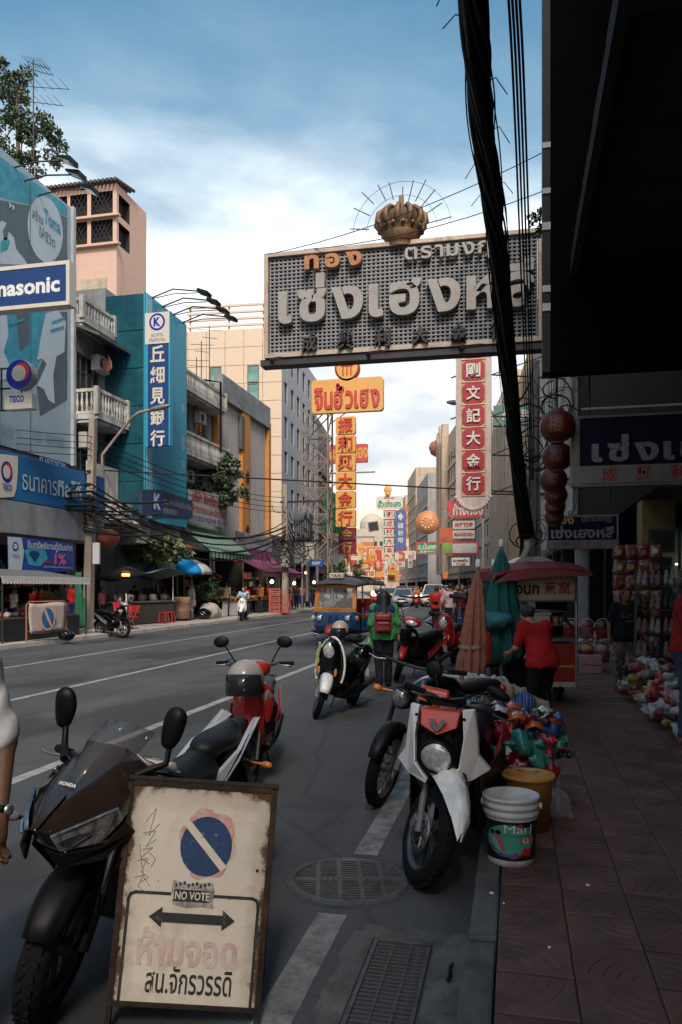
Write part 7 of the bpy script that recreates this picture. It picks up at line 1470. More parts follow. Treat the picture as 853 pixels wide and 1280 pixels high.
for i,(src,u,v,sw,lb)in enumerate(((cA_,486,750,(.09,.10,.11),'dark grey sedan behind the silver one to the left'),(cA_,512,748.5,(.30,.31,.32),'grey sedan behind the silver one to the right'),(cB_,556,750,(.5,.5,.5),'pale four wheel drive car behind the white one'),(cA_,476,747,(.5,.5,.48),'white sedan far behind the three wheeled taxi'),(cB_,500,745.5,(.33,.12,.05),'rust coloured van like car far behind the silver sedan'),(cA_,490,743.5,(.5,.5,.5),'white sedan, farthest in the left lane'),(cB_,515,744,(.2,.2,.22),'grey four wheel drive car, farthest in the right lane'))):
 p=gnd(u,v); m_=paint('car_paint_%d'%i,sw,rough=.25,coat=.7); dup(src,(p.x,p.y+2.2,0),math.atan(-slope(p.y))*-.5,lb,swap={SILC.name:m_,WHTC.name:m_})
mb0=dup(S8,None,None,'red scooter with a lit headlamp beside the far white four wheel drive car');
for i,(u,v)in enumerate(((521,760),(527,757),(470,756))):
 p=gnd(u,v); o=mb0 if i==0 else dup(mb0,None,None,('x','dark scooter with a lit headlamp just left of the far white car','dark scooter with a lit headlamp left of the silver sedan')[i]); o.location=(p.x,p.y,0); o.rotation_euler=(0,0,R(4)); o['group']='motorbikes in the far traffic'
 for k in KIDS[o.name]:
  if k.name.startswith('headlight')and 'bezel' not in k.name:k.material_slots[0].link='OBJECT'; k.material_slots[0].material=lit
  elif k.material_slots and k.material_slots[0].material==WPL:k.material_slots[0].link='OBJECT'; k.material_slots[0].material=RPL if i==0 else GLOSSK
 r_=dup(rd,(p.x,p.y,0),R(4),('rider in an orange vest on the red scooter in the far traffic','rider in a dark jacket left of the far white car','rider in a dark jacket left of the silver sedan')[i],swap={LBL.name:(ORC,DKC,DKC)[i]})
 # ------------------------------------------------------------------ near objects
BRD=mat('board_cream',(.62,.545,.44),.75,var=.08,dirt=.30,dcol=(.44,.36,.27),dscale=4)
def rust_edges(m,w,h):
 n=m.node_tree.nodes; l=m.node_tree.links; b=n['Principled BSDF']; src=b.inputs['Base Color'].links[0].from_socket
 tc=[x for x in n if x.type=='TEX_COORD'][0]; sx=n.new('ShaderNodeSeparateXYZ'); l.new(tc.outputs['Object'],sx.inputs[0])
 def mth(op,a,c):
  k=n.new('ShaderNodeMath'); k.operation=op
  for i,q in enumerate((a,c)):
   if q is None:continue
   if isinstance(q,(int,float)):k.inputs[i].default_value=q
   else:l.new(q,k.inputs[i])
  return k.outputs[0]
 ax=mth('ABSOLUTE',sx.outputs[0],None); ex=mth('SUBTRACT',w/2,ax); top=mth('SUBTRACT',h/2,sx.outputs[2]); e=mth('MINIMUM',ex,mth('MULTIPLY',top,.75))
 e=mth('MINIMUM',e,mth('ADD',mth('ADD',mth('SUBTRACT',w/2,ax),mth('MULTIPLY',top,.75)),-.05))
 no=n.new('ShaderNodeTexNoise'); no.inputs['Scale'].default_value=9; no.inputs['Detail'].default_value=10; no.inputs['Roughness'].default_value=.72; l.new(tc.outputs['Object'],no.inputs[0])
 f=mth('ADD',e,mth('MULTIPLY',mth('SUBTRACT',no.outputs[0],.5),.16))
 r=n.new('ShaderNodeValToRGB'); r.color_ramp.elements[0].position=.012; r.color_ramp.elements[0].color=(1,1,1,1); r.color_ramp.elements[1].position=.03; r.color_ramp.elements[1].color=(.30,.30,.30,1); k=r.color_ramp.elements.new(.085); k.color=(0,0,0,1); l.new(f,r.inputs[0])
 n2=n.new('ShaderNodeTexNoise'); n2.inputs['Scale'].default_value=42; n2.inputs['Detail'].default_value=6; l.new(tc.outputs['Object'],n2.inputs[0])
 r2=n.new('ShaderNodeValToRGB'); r2.color_ramp.elements[0].position=.69; r2.color_ramp.elements[0].color=(0,0,0,1); r2.color_ramp.elements[1].position=.74; l.new(n2.outputs[0],r2.inputs[0])
 mm=mth('MAXIMUM',r.outputs[0],r2.outputs[0]); rc=n.new('ShaderNodeValToRGB'); rc.color_ramp.elements[0].color=(.022,.012,.008,1); rc.color_ramp.elements[1].color=(.15,.07,.03,1); l.new(no.outputs[0],rc.inputs[0])
 mx=n.new('ShaderNodeMix'); mx.data_type='RGBA'; l.new(mm,mx.inputs[0]); l.new(src,mx.inputs[6]); l.new(rc.outputs[0],mx.inputs[7]); l.new(mx.outputs[2],b.inputs['Base Color'])
rust_edges(BRD,.535,.80)
x_,y_=camxy(-.575,2.76); ab=thing('no_parking_board','rusty cream a-frame no parking board standing in the road in front of the bikes','sign board',(x_,y_,0),0,None,(R(-7),R(4.4),R(15)))
BW,BH,ZC=.535,.78,.475
RUST=mat('rusty_iron',(.028,.018,.013),.85,.3,var=.6,scale=25,dirt=.4,dcol=(.12,.06,.03),bump=.4,bscale=120)
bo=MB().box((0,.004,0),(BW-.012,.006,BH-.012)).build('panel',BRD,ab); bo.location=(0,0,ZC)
for s in(-1,1):MB().box((s*(BW/2-.001),.008,ZC-.04),(.022,.024,BH+.085)).build('side_rail',RUST,ab,.002); MB().box((0,.008,ZC+s*(BH/2-.002)),(BW-.024,.024,.018)).build('cross_rail',RUST,ab,.002)
MB().tube([(-BW/2-.01,.012,ZC+BH/2+.013),(BW/2+.014,.012,ZC+BH/2+.013)],.011,8).build('hinge_rod',RUST,ab)
f=MB()
for s in(-1,1):f.bar((s*(BW/2-.005),.02,ZC+BH/2),(s*(BW/2-.005),.43,.06),.02)
f.bar((-BW/2,.30,.33),(BW/2,.30,.33),.018); f.build('rear_leg',RUST,ab)
SGB=mat('sign_blue_worn',(.012,.040,.115),.5,dirt=.14,dcol=(.25,.28,.32),dscale=40); PKF=mat('faded_red_print',(.52,.32,.28),.75,dirt=.62,dcol=(.60,.52,.42),dscale=11); PKH=mat('pink_halo',(.52,.25,.22),.75,dirt=.5,dcol=(.60,.52,.42),dscale=16)
pf=lambda b,n_,m:setattr(b.build(n_,m,ab),'location',(0,0,ZC))
yf_=-.0005; r0_=.095
halo=MB(); pts=[]
for i in range(41):
 a=R(-150+0+300*i/40-60+90); ro=.104+.008*math.sin(i*.9)+(.016 if 18<i<34 else 0); pts.append((math.cos(a),math.sin(a),ro))
halo.add([q for c,s,ro in pts for q in((.03+c*.09,yf_-.0006,.175+s*.105),(.03+c*ro,yf_-.0006,.175+s*(ro+.012)))],[(2*i,2*i+1,2*i+3,2*i+2)for i in range(40)]); pf(halo,'red_halo',PKH)
pf(MB().prism(circ(r0_,44,.03,.175,.107),(0,yf_-.001,0),(1,0,0),(0,0,1),(0,-.001,0)),'blue_disc',SGB)
ca,sa=math.cos(R(-47)),math.sin(R(-47));
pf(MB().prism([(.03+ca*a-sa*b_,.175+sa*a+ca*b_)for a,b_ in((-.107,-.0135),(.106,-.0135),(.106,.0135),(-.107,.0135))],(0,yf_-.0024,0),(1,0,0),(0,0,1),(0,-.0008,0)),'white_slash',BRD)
b=MB(); zt,zb_=.0,-.375; t_=.011
ol=[(-.235,zb_),(-.235,zt-.025),(-.228,zt-.007),(-.21,zt),(-.085,zt)]; orr=[(.07,zt),(.215,zt),(.232,zt-.007),(.239,zt-.025),(.239,zb_)]
for L_ in(ol,orr):
 for(x0,z0),(x1,z1)in zip(L_,L_[1:]):
  d=Vector((x1-x0,0,z1-z0)).normalized(); nn=Vector((-d.z,0,d.x))*t_/2; e_=d*.003; a_,c_=Vector((x0,yf_-.0012,z0))-e_,Vector((x1,yf_-.0012,z1))+e_; b.quad(a_-nn,c_-nn,c_+nn,a_+nn)
pf(b,'frame_line',INK)
ah=[(-.155,-.083),(-.108,-.047),(-.108,-.066),(.112,-.066),(.112,-.047),(.158,-.083),(.112,-.119),(.112,-.100),(-.108,-.100),(-.108,-.119)]
pf(MB().prism(ah,(0,yf_-.0016,0),(1,0,0),(0,0,1),(0,-.0006,0)),'arrow',INK)
for s_,w_,h_,x,z,m_,bd in(('ห้ามจอด',.36,.135,-.005,-.185,PKF,.03),('สน.จักรวรรดิ',.31,.095,.01,-.298,INK,.012)):text(s_,w_,h_,x,ZC+z,-.0018,m_,ab,bold=bd,res=4)
STK=mat('sticker_remnant',(.40,.37,.33),.8,var=.5,scale=60,dirt=.6,dcol=(.14,.13,.12),dscale=22)
sp=[(-.078,.052),(-.03,.040),(.03,.047),(.066,.05),(.075,.02),(.07,-.02),(.078,-.04),(.03,-.036),(-.03,-.043),(-.075,-.03),(-.082,.0)]
pf(MB().prism([(x,z-.002)for x,z in sp],(0,yf_-.0022,0),(1,0,0),(0,0,1),(0,-.0004,0)),'sticker',STK)
pf(MB().prism([(-.072,-.025),(.058,-.024),(.06,.017),(-.07,.018)],(0,yf_-.0030,0),(1,0,0),(0,0,1),(0,-.0004,0)),'sticker_strip',INK); text('NO VOTE',.125,.030,-.004,ZC-.003,-.0042,CREAMP,ab,bold=.02)
for i in range(9):x=-.066+i*.015; MB().box((x,yf_-.003,ZC+.033+(i%3)*.004),(.008,.0006,.012)).build('sticker_scrap',INK,ab)
GRF=mat('pencil_scrawl',(.22,.20,.17),.9); g=MB()
for i,P_ in enumerate(([(-.20,.25),(-.165,.30),(-.185,.20),(-.15,.245)],[(-.205,.21),(-.16,.22),(-.19,.16),(-.155,.19)],[(-.20,.15),(-.165,.16),(-.205,.12),(-.17,.10)],[(-.215,.11),(-.18,.12),(-.20,.07),(-.17,.055),(-.195,.035)],[(-.175,.14),(-.15,.12),(-.165,.09)],[(-.22,.05),(-.19,.06),(-.205,.02),(-.175,.0)],[(-.215,.17),(-.20,.10),(-.185,.05),(-.16,.02)])):
 g.tube([(x,yf_-.0006,z)for x,z in P_],.0011,4)
pf(g,'pencil_scrawl',GRF)
for x,z in((-.25,.13),(.225,.10),(-.252,-.2),(.25,-.12)):MB().ell((x,-.002,ZC+z),(.006,.003,.006),8,5).build('rust_bolt',RUST,ab)
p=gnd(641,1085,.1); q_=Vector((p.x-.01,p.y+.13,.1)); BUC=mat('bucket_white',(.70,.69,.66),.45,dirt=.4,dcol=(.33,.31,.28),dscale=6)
bk_=thing('paint_bucket','white plastic paint bucket with black and green printed label standing on the kerb','bucket',q_.to_tuple(),R(-6))
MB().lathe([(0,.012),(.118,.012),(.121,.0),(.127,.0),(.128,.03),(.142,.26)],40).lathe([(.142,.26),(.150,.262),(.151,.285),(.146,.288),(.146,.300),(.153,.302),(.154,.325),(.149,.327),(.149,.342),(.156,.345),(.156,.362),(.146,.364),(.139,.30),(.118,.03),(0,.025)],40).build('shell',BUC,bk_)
LBK=mat('label_black',(.012,.012,.014),.4); LGR=mat('label_mint',(.07,.36,.24),.45,var=.1)
cyl=lambda prof,m,n_,a0,a1,k=22:MB().lathe(prof,k,None,0,True,R(a0),R(a1)).build(n_,m,bk_)
cyl([(.1305,.035),(.1435,.245)],LBK,'label',-185,15,40)
def wrap(poly,m,n_,k=.0012):
 P_=[(a,z)for a,z in poly]; b=MB(); c0=(sum(a for a,z in P_)/len(P_),sum(z for a,z in P_)/len(P_)); R_=lambda a,z:((.1305+(z-.035)*.0619+k)*math.cos(R(a)),(.1305+(z-.035)*.0619+k)*math.sin(R(a)),z); V=[]; F_=[]; N=len(P_); K=5
 for j in range(K+1):
  for a,z in P_:V.append(R_(c0[0]+(a-c0[0])*(1-j/K*.98),c0[1]+(z-c0[1])*(1-j/K*.98)))
 for j in range(K):
  for i in range(N):F_.append((j*N+i,j*N+(i+1)%N,(j+1)*N+(i+1)%N,(j+1)*N+i))
 F_.append(tuple(K*N+i for i in range(N))); b.add(V,F_).build(n_,m,bk_)
wrap([(-90+x,z)for x,z in circ(58,30,4,.142,.088)],LGR,'green_oval')
wrap([(-130+x,z)for x,z in circ(6,12,3,.175,.014)],SKIN2,'head_print',.002); wrap([(-112+x,z)for x,z in circ(6,12,0,.178,.014)],SKIN2,'head_print',.002); wrap([(-130+x,z)for x,z in circ(6.5,12,3,.183,.012)],HAIR,'hair_print',.0026); wrap([(-112+x,z)for x,z in circ(7,12,0,.185,.014)],HAIR,'hair_print',.0026)
wrap([(-136,.16),(-122,.165),(-112,.13),(-106,.085),(-116,.078),(-128,.11)],mat('print_sky',(.22,.40,.50),.5),'shirt_print',.002); wrap([(-120,.165),(-106,.165),(-98,.12),(-94,.09),(-104,.085),(-112,.13)],mat('print_pink',(.50,.10,.16),.5),'shirt_print',.0024); wrap([(-112,.078),(-70,.085),(-62,.06),(-80,.045),(-112,.06)],mat('print_purple',(.16,.07,.25),.5),'legs_print',.002); wrap([(-72,.05),(-38,.055),(-34,.10),(-52,.11),(-60,.08)],LOGOR,'red_print',.0022); wrap([(-62,.125),(-36,.13),(-36,.165),(-62,.16)],LOGOR,'red_box',.002); wrap([(-66,.19),(-58,.19),(-58,.235),(-66,.235)],LOGOR,'red_bar',.0016)
def wtext(s,a0,a1,z,h,m,k=.003,**kw):
 t=text(s,1,h,0,z,0,m,bk_,**kw)
 for v in t.data.vertices:a=R((a0+a1)/2+v.co.x*(a1-a0)); rr=.1305+(v.co.z-.035)*.0619+k; v.co=(rr*math.cos(a),rr*math.sin(a),v.co.z)
wtext('Marl',-98,-36,.208,.045,WHITE,bold=0); wtext('TOA Chemical Chart',-100,-38,.172,.013,INK); wtext('ü',-58,-42,.145,.03,CREAMP,bold=.03)
MB().lathe([(0,.27),(.140,.27)],30).build('water',mat('bucket_water',(.30,.36,.38),.05),bk_); MB().tube([(-.155,0,.30),(-.17,-.03,.2),(-.135,-.10,.13),(-.05,-.145,.09)],.003,5).build('wire_handle',BLACK,bk_)
for s in(-1,1):MB().ell((s*.158,0,.31),(.012,.012,.02),8,6).build('handle_lug',BUC,bk_)
p=at(661,990,4.78); yb_=thing('orange_bucket','amber orange plastic bucket standing behind the paint bucket','bucket',(p.x,p.y,.1)); AMBK=mat('amber_plastic',(.56,.27,.06),.4,dirt=.3,dcol=(.40,.18,.05),var=.1)
MB().lathe([(0,.01),(.115,.01),(.12,0),(.146,.31),(.150,.315),(.163,.318),(.166,.332),(.158,.342),(.148,.338),(.118,.02),(0,.02)],36).build('shell',AMBK,yb_); MB().tube([(.165,0,.31),(.10,.13,.33),(-.10,.13,.33),(-.165,0,.31)],.004,5).build('wire_handle',STEEL,yb_)
p=gnd(694,1022,.1); cbg=tag(sdf('plastic_bag',[('e',(0,0,.09),(.10,.08,.10)),('c',(.0,0,.10),(-.07,.02,.20),.06,.02),('c',(.05,0,.04),(.12,-.02,.02),.04,.012)],.014,alpha_mat('clear_film',(.36,.35,.34),.42,.15),None,.04,lambda X,Y,Z:.010*np.sin(X*70+Z*50)*np.sin(Y*60-Z*40)),'crumpled clear plastic bag on the paving beside the orange bucket','bag'); cbg.location=(p.x,p.y,.1)
p=at(653,1000,5.35); crt=thing('plastic_crate','pale plastic crate under a heap of bright folded clothes','crate',(p.x,p.y,.1),R(4)); CRP=mat('crate_plastic',(.22,.19,.19),.5,dirt=.2); b=MB(); cw,cd,ch_=.44,.32,.25
for i in range(15):
 for y in(-cd/2,cd/2):b.box((-cw/2+cw*i/14,y,ch_/2),(.008,.008,ch_))
for i in range(11):
 for x in(-cw/2,cw/2):b.box((x,-cd/2+cd*i/10,ch_/2),(.008,.008,ch_))
for z in(.02,.07,.12,.17,.24):
 t=.03 if z==.24 else .012
 for y in(-cd/2,cd/2):b.box((0,y,z),(cw+.02,.014,t))
 for x in(-cw/2,cw/2):b.box((x,0,z),(.014,cd-.014,t))
b.build('lattice',CRP,crt)
for sx in(-1,1):
 for sy in(-1,1):MB().box((sx*cw/2,sy*cd/2,ch_/2),(.03,.03,ch_+.01)).build('corner_post',CRP,crt,.004)
MB().box((0,0,.02),(cw-.02,cd-.02,.012)).build('floor',CRP,crt)
rn=random.Random(5); hc=[mat('wrap_'+n_,c,.28,var=.25,scale=9,coat=.35)for n_,c in(('orange',(.60,.10,.03)),('crimson',(.30,.012,.03)),('teal',(.03,.20,.17)),('white',(.50,.48,.46)),('blue',(.03,.09,.25)),('dark',(.03,.025,.03)),('mint',(.06,.25,.19)),('wine',(.20,.012,.025)))]; hn=['orange','crimson','teal','white and grey','blue','dark','mint','wine red']
def folded(x,y,z,s,m,lb,seed,stripes=None,rot=(0,0,0)):
 """a crumpled folded garment in a film bag"""
 ph=[rn.uniform(0,6)for _ in range(6)]
 o=sdf('folded_garment',[('e',(0,0,0),(s*1.25,s*.85,s*.42)),('c',(-s*.8,.2*s,0),(s*.7,-.3*s,s*.15),s*.32,s*.25),('c',(s*.3,.3*s,.1*s),(s*1.1,.1*s,-.1*s),s*.3,s*.2)],s*.16,m,None,s*.3,lambda X,Y,Z:s*.09*(np.sin(X/s*4.2+ph[0]+2*np.sin(Y/s*2+ph[1]))+.7*np.sin(Y/s*7+ph[2]+X/s*3)+.5*np.sin((X+Z)/s*11+ph[3])))
 o.location=(x,y,z); o.rotation_euler=rot; tag(o,lb,'clothes','heap of packaged clothes on the crate'); return o
def heap(cx_,cy_,z0,rx,ry,hz,n,s,names='packed garment',where='of the crate heap',grp='heap of packaged clothes on the crate',pal=None,pn=None,sv=.25):
 pal=pal or hc; pn=pn or hn
 for i in range(n):
  t=i/max(n-1,1); a=i*2.4; rr=math.sqrt((i+.5)/n); x,y=rx*rr*math.cos(a),ry*rr*math.sin(a); z=z0+hz*max(0,1-rr**2)*.9+.02*rn.random(); k=rn.randrange(len(pal))
  pos=('front' if y<-ry*.3 else 'back' if y>ry*.3 else 'middle')+' '+('left' if x<-rx*.3 else 'right' if x>rx*.3 else 'centre')
  o=folded(cx_+x,cy_+y,z,s*rn.uniform(1-sv,1+sv),pal[k],fresh(('crumpled','twisted','flat','bunched','rolled','puffy','creased','shiny'),f'{{}} {pn[k]} {names}, {pos} {where}, {"upper" if rr < .6 else "lower"} layer'),i,rot=(rn.uniform(-.6,.6),rn.uniform(-.6,.6),rn.uniform(0,6))); o['group']=grp
heap(p.x+.03,p.y,.44,.23,.17,.26,36,.085)
for i,(dx,dy,z,m,lb)in enumerate(((-.14,-.15,.44,1,'wine'),(-.02,-.17,.40,7,'dark red'),(.12,-.16,.46,6,'mint'),(.04,-.18,.52,2,'teal'),(-.12,-.1,.55,7,'maroon'),(-.18,-.14,.38,6,'pale mint'),(.16,-.12,.38,1,'crimson'))):folded(p.x+dx,p.y+dy,z,.11,hc[m],f'shiny {lb} packed garment on the front face of the crate heap, {("far left", "lower middle", "right", "centre", "upper left", "lower left", "lower right")[i]}',i,rot=(.9,.2*i,.3*i))
for i in range(12):
 a=i*1.9; q=(p.x+.20*math.cos(a),p.y-.06+.12*math.sin(a),.66+.08*math.sin(i)); tag(MB().loft([[(q[0]-.06,q[1],q[2]),(q[0],q[1]-.02,q[2]+.035),(q[0]+.05,q[1],q[2]+.005)],[(q[0]-.07,q[1]+.05,q[2]+.02),(q[0]-.01,q[1]+.05,q[2]+.06),(q[0]+.07,q[1]+.06,q[2]+.03)],[(q[0]-.04,q[1]+.10,q[2]-.01),(q[0]+.02,q[1]+.10,q[2]+.03),(q[0]+.09,q[1]+.11,q[2]-.02)]],closed=False).build('garment_fold',hc[(0,0,3,0,5,2,0,3,4,0,5,0)[i]],solid=.006),f'folded {("orange", "bright orange", "white", "orange", "dark patterned", "teal", "vivid orange", "grey", "blue", "red orange", "black", "light orange")[i]} cloth edge sticking out of the clothes heap, {("front", "right", "left", "back")[i % 4]}','clothes','heap of packaged clothes on the crate')
tag(MB().box((p.x-.10,p.y-.30,.52),(.045,.003,.045),Matrix.Rotation(R(45),3,'Y')).build('price_tag',WHITE),'white diamond price tag on the front of the clothes heap','tag')
p=at(592,880,7.2); x0_,y0_=p.x,p.y
tb=thing('table_stack','low folding table under the blue striped bag','table',(x0_+.1,y0_+.1,0)); MB().box((0,0,.28),(.85,.6,.04)).build('top',WOOD,tb)
for sx in(-1,1):
 for sy in(-1,1):MB().tube([(sx*.38,sy*.25,0),(sx*.36,sy*.24,.26)],.015,6).build('leg',DSTEEL,tb)
stp=mat('striped_bag_blue',(.05,.14,.42),.45,coat=.2); n=stp.node_tree.nodes; l=stp.node_tree.links; wv=n.new('ShaderNodeTexWave'); wv.inputs['Scale'].default_value=5.5; wv.inputs['Distortion'].default_value=.6; tc=[x for x in n if x.type=='TEX_COORD'][0]; l.new(tc.outputs['Object'],wv.inputs[0]); rp_=n.new('ShaderNodeValToRGB'); rp_.color_ramp.interpolation='CONSTANT'; e=rp_.color_ramp.elements; e[0].color=(.02,.06,.22,1); e[1].position=.35; e[1].color=(.06,.22,.55,1); k=e.new(.62); k.color=(.42,.46,.48,1); k=e.new(.8); k.color=(.02,.05,.16,1); l.new(wv.outputs[1],rp_.inputs[0]); l.new(rp_.outputs[0],n['Principled BSDF'].inputs['Base Color'])
tag(sdf('striped_bag',[('b',(-.05,0,.13),(.50,.26,.13),.08),('e',(.2,-.1,.2),(.24,.2,.14))],.024,stp,None,.1,lambda X,Y,Z:.02*np.sin(X*13+Y*9)*np.sin(Z*17+X*5)),'big blue and white striped plastic bag behind the parked motorbikes','bag').location=(x0_+.1,y0_,.32)
KRAFT=mat('kraft_paper',(.26,.20,.13),.85,var=.3,scale=6,bump=.2); FILM=mat('dusty_film',(.30,.28,.24),.25,var=.4,scale=8,coat=.5)
for i,(dx,dy,z,rz_,m,lb)in enumerate(((-.08,.05,.80,.2,FILM,'flattened grey film wrapped bundle on top of the striped bag, left'),(.15,0,.83,-.3,KRAFT,'brown kraft paper bundle on top of the striped bag, right'),(.02,.15,.89,.1,FILM,'pale plastic sheet folded over the bundles, topmost'),(.32,-.05,.74,.5,KRAFT,'crumpled brown paper roll at the right end of the striped bag'))):
 o=sdf('packing_bundle',[('b',(0,0,0),(.30,.20,.030),.02),('b',(.05,-.10,.03),(.2,.1,.03),.02)],.014,m,None,.05,lambda X,Y,Z:.020*np.sin(X*31+i*2+5*np.sin(Y*11))+.016*np.sin(Y*52+X*17+3*np.sin(X*20))+.008*np.sin(X*90+Y*40)); o.location=(x0_+dx,y0_+dy,z-.20); o.rotation_euler=(0,.08*(i-1),rz_); tag(o,lb,'packing','bundles on the striped bag')
q=at(577,886,6.9); q2=at(578,822,6.95); tag(MB().tube([q,q2],.018,8).build('wooden_stick',WOOD),'upright reddish wooden stick in front of the striped bag','stick')
def closed_umbrella(label,base,h,m,r0,lean=(0,0),folds=9,tie=None):
 o=thing('closed_umbrella',label,'umbrella',base); MB().tube([(0,0,0),(lean[0],lean[1],h)],.02,8).build('pole',GSTEEL,o); rings=[]; n=folds*6
 for t,k in((.0,.75),(.04,1.0),(.22,1.0),(.30,.80),(.38,.92),(.65,.62),(.85,.36),(.97,.12),(1.0,.03)):
  z=h*.28+(h*.70)*t; ring_=[]
  for i in range(n):
   a=2*PI*i/n; rr=r0*k*(.78+.24*math.cos(folds*a+2.5*t)+.10*math.sin(3*a+4*t)); ring_.append((lean[0]*z/h+rr*math.cos(a),lean[1]*z/h+rr*math.sin(a),z+(.03*math.cos(folds*a)if t<.05 else 0)))
  rings.append(ring_)
 MB().loft(rings).build('canopy',m,o); MB().lathe([(.03,0),(.035,.06),(.02,.09),(0,.09)],10,Matrix.Translation((lean[0],lean[1],h-.03))).build('cap',WHITE,o)
 if tie:MB().lathe([(r0*.78,0),(r0*.80,.02),(r0*.78,.04)],24,Matrix.Translation((lean[0]*.4,lean[1]*.4,h*.28+h*.7*.29))).build('tie_cord',tie,o)
 return o
p=at(589,840,8.8); UMP=cloth('umbrella_pink',(.28,.12,.085)); UMG=cloth('umbrella_green',(.02,.12,.11))
closed_umbrella('closed dusty pink market umbrella tied with string beside the kerb',(p.x-.06,p.y,0),1.86,UMP,.175,(.14,0),8,KRAFT)
p=at(627,780,9.6); closed_umbrella('closed dark green market umbrella beside the food cart roof',(p.x,p.y,.1),2.04,UMG,.26,(.0,.0),7)
p=at(617,780,9.8); closed_umbrella('second closed blackish green umbrella leaning behind the green one',(p.x-.05,p.y+.1,.1),1.80,cloth('umbrella_dark',(.015,.045,.045)),.24,(.05,0),7)
p=at(614,775,9.4); tag(sdf('tarp_bundle',[('e',(0,0,0),(.28,.16,.12))],.025,cloth('tarp_teal',(.05,.17,.20)),None,.05,lambda X,Y,Z:.025*np.sin(X*22)*np.sin(Z*26+Y*11)),'bunched teal tarpaulin under the green umbrellas','tarpaulin').location=(p.x,p.y,1.18)
p=at(608,808,9.2); fe=thing('red_cylinder','small red fire extinguisher hanging left of the food cart','fire extinguisher',(p.x,p.y,.68)); MB().lathe([(0,0),(.06,0),(.065,.02),(.065,.32),(.04,.38),(.02,.40)],16).build('tank',RED,fe); MB().box((0,0,.43),(.03,.08,.05)).build('valve',BLACK,fe)
d_=9.7; p=at(674,880,d_); ct=thing('food_cart','steel food cart with maroon roof and cream sign with Thai and Chinese letters','food cart',(p.x,p.y,.1),R(12.8)); MAR=paint('maroon_sheet',(.22,.018,.025),rough=.5,coat=0,spec=.25,dirt=.15,dcol=(.12,.03,.03)); CSG=mat('cart_sign_cream',(.46,.38,.25),.5,dirt=.2)
cwid=.96
for sx in(-1,1):
 for sy in(0,1.3):MB().tube([(sx*cwid/2*.98,sy,.2),(sx*cwid/2*.98,sy,1.62)],.018,8).build('post',STEEL,ct)
MB().box((.28,.62,.52),(.42,1.2,.54)).build('red_cabinet',paint('cart_red',(.30,.03,.015),rough=.4,dirt=.25,dcol=(.12,.02,.01)),ct,.01); MB().box((.28,.012,.50),(.42,.012,.03)).build('gold_band',mat('gold_band',(.5,.26,.06),.5),ct); MB().box((.28,.005,.27),(.40,.02,.06)).build('step',DWHITE,ct)
MB().box((.0,.66,.83),(cwid,1.28,.04)).build('counter',STEEL,ct,.006); MB().box((-.18,.64,.45),(.46,1.1,.5)).build('dark_cabinet',BLACK,ct,.02); MB().box((.02,.25,.98),(.30,.34,.34)).build('white_box',mat('foam_white',(.46,.43,.38),.8,dirt=.2),ct,.03); MB().box((.02,.25,1.16),(.32,.36,.03)).build('box_lid',DWHITE,ct,.01)
for z in(1.0,1.18):MB().box((.34,.75,z),(.26,.9,.012)).build('shelf',STEEL,ct)
for i in range(9):MB().lathe([(0,0),(.03,0),(.032,.09),(.02,.11),(0,.11)],10,Matrix.Translation((.25+.07*(i%3),.4+.15*(i//3),1.006))).build('jar',(GLASS,CREAMP,GSTEEL)[i%3],ct)
MB().box((-.68,.35,.80),(.50,.42,.03)).build('side_shelf',mat('shelf_pale',(.36,.38,.36),.5),ct,.01); MB().box((-.68,.35,.86),(.42,.34,.08)).build('tray',mat('tray_grey',(.16,.21,.21),.4,.3),ct,.02); MB().bar((-.5,.35,.78),(-.2,.2,.3),.02).build('shelf_brace',STEEL,ct)
MB().box((0,-.03,1.49),(.88,.03,.30)).build('sign_panel',CSG,ct); b=MB()
for s in(-1,1):b.box((s*.45,-.03,1.49),(.03,.045,.33)); b.box((0,-.03,1.49+s*.16),(.87,.045,.025))
b.build('sign_frame',STEEL,ct); text('รังนก',.38,.17,-.20,1.49,-.047,INK,ct,bold=.04); text('燕',.15,.16,.13,1.49,-.047,mat('cart_red_print',(.36,.03,.02),.6),ct,bold=.04); text('窩',.15,.16,.31,1.49,-.047,mat('cart_red_print'),ct,bold=.04)
rf=[]
for x,z in((-.62,1.58),(-.60,1.63),(-.43,1.68),(-.15,1.71),(.2,1.715),(.46,1.69),(.58,1.66)):rf.append([(x,-.28,z),(x,-.28,z+.02),(x,.2,z+.12),(x,.8,z+.12),(x,1.5,z+.02),(x,1.5,z)])
MB().loft(rf,sm=False).build('roof',MAR,ct); MB().slab([(-.62,-.30,1.555),(.0,-.30,1.62),(.58,-.30,1.64),(.58,-.30,1.665),(.2,-.30,1.72),(-.15,-.30,1.715),(-.43,-.30,1.685)],(0,.018,0)).build('roof_lip',paint('maroon_lip',(.26,.05,.055),rough=.5,coat=0),ct,.004)
MB().loft([[(-.30,.2,1.79),(.34,.2,1.80),(.34,1.0,1.80),(-.30,1.0,1.79)],[(-.12,.45,1.90),(.16,.45,1.91),(.16,.8,1.91),(-.12,.8,1.90)]],sm=False).build('upper_roof',paint('roof_pale',(.30,.22,.20),coat=0,dirt=.3),ct); MB().tube([(-.08,.5,1.88),(-.02,.45,2.06),(.02,.5,2.12),(.04,.6,1.88)],.045,8).build('roof_ornament',DWHITE,ct)
for sx in(-1,1):wheel(ct,.65,.2,.06,x=sx*.42,z=.2,name='wheel',n=20,disc=False,style='spoke')
def at_g(u,v,d):return at(u,v,d)
sr=thing('shoe_rack','dark display rack with rows of pale shoes by the shop front','shoe rack',(at(836,780,10.2).x,at(836,780,10.2).y,.1),R(-12)); b=MB()
for sx in(-.42,.42):b.bar((sx,0,0),(sx,.25,1.75),.03)
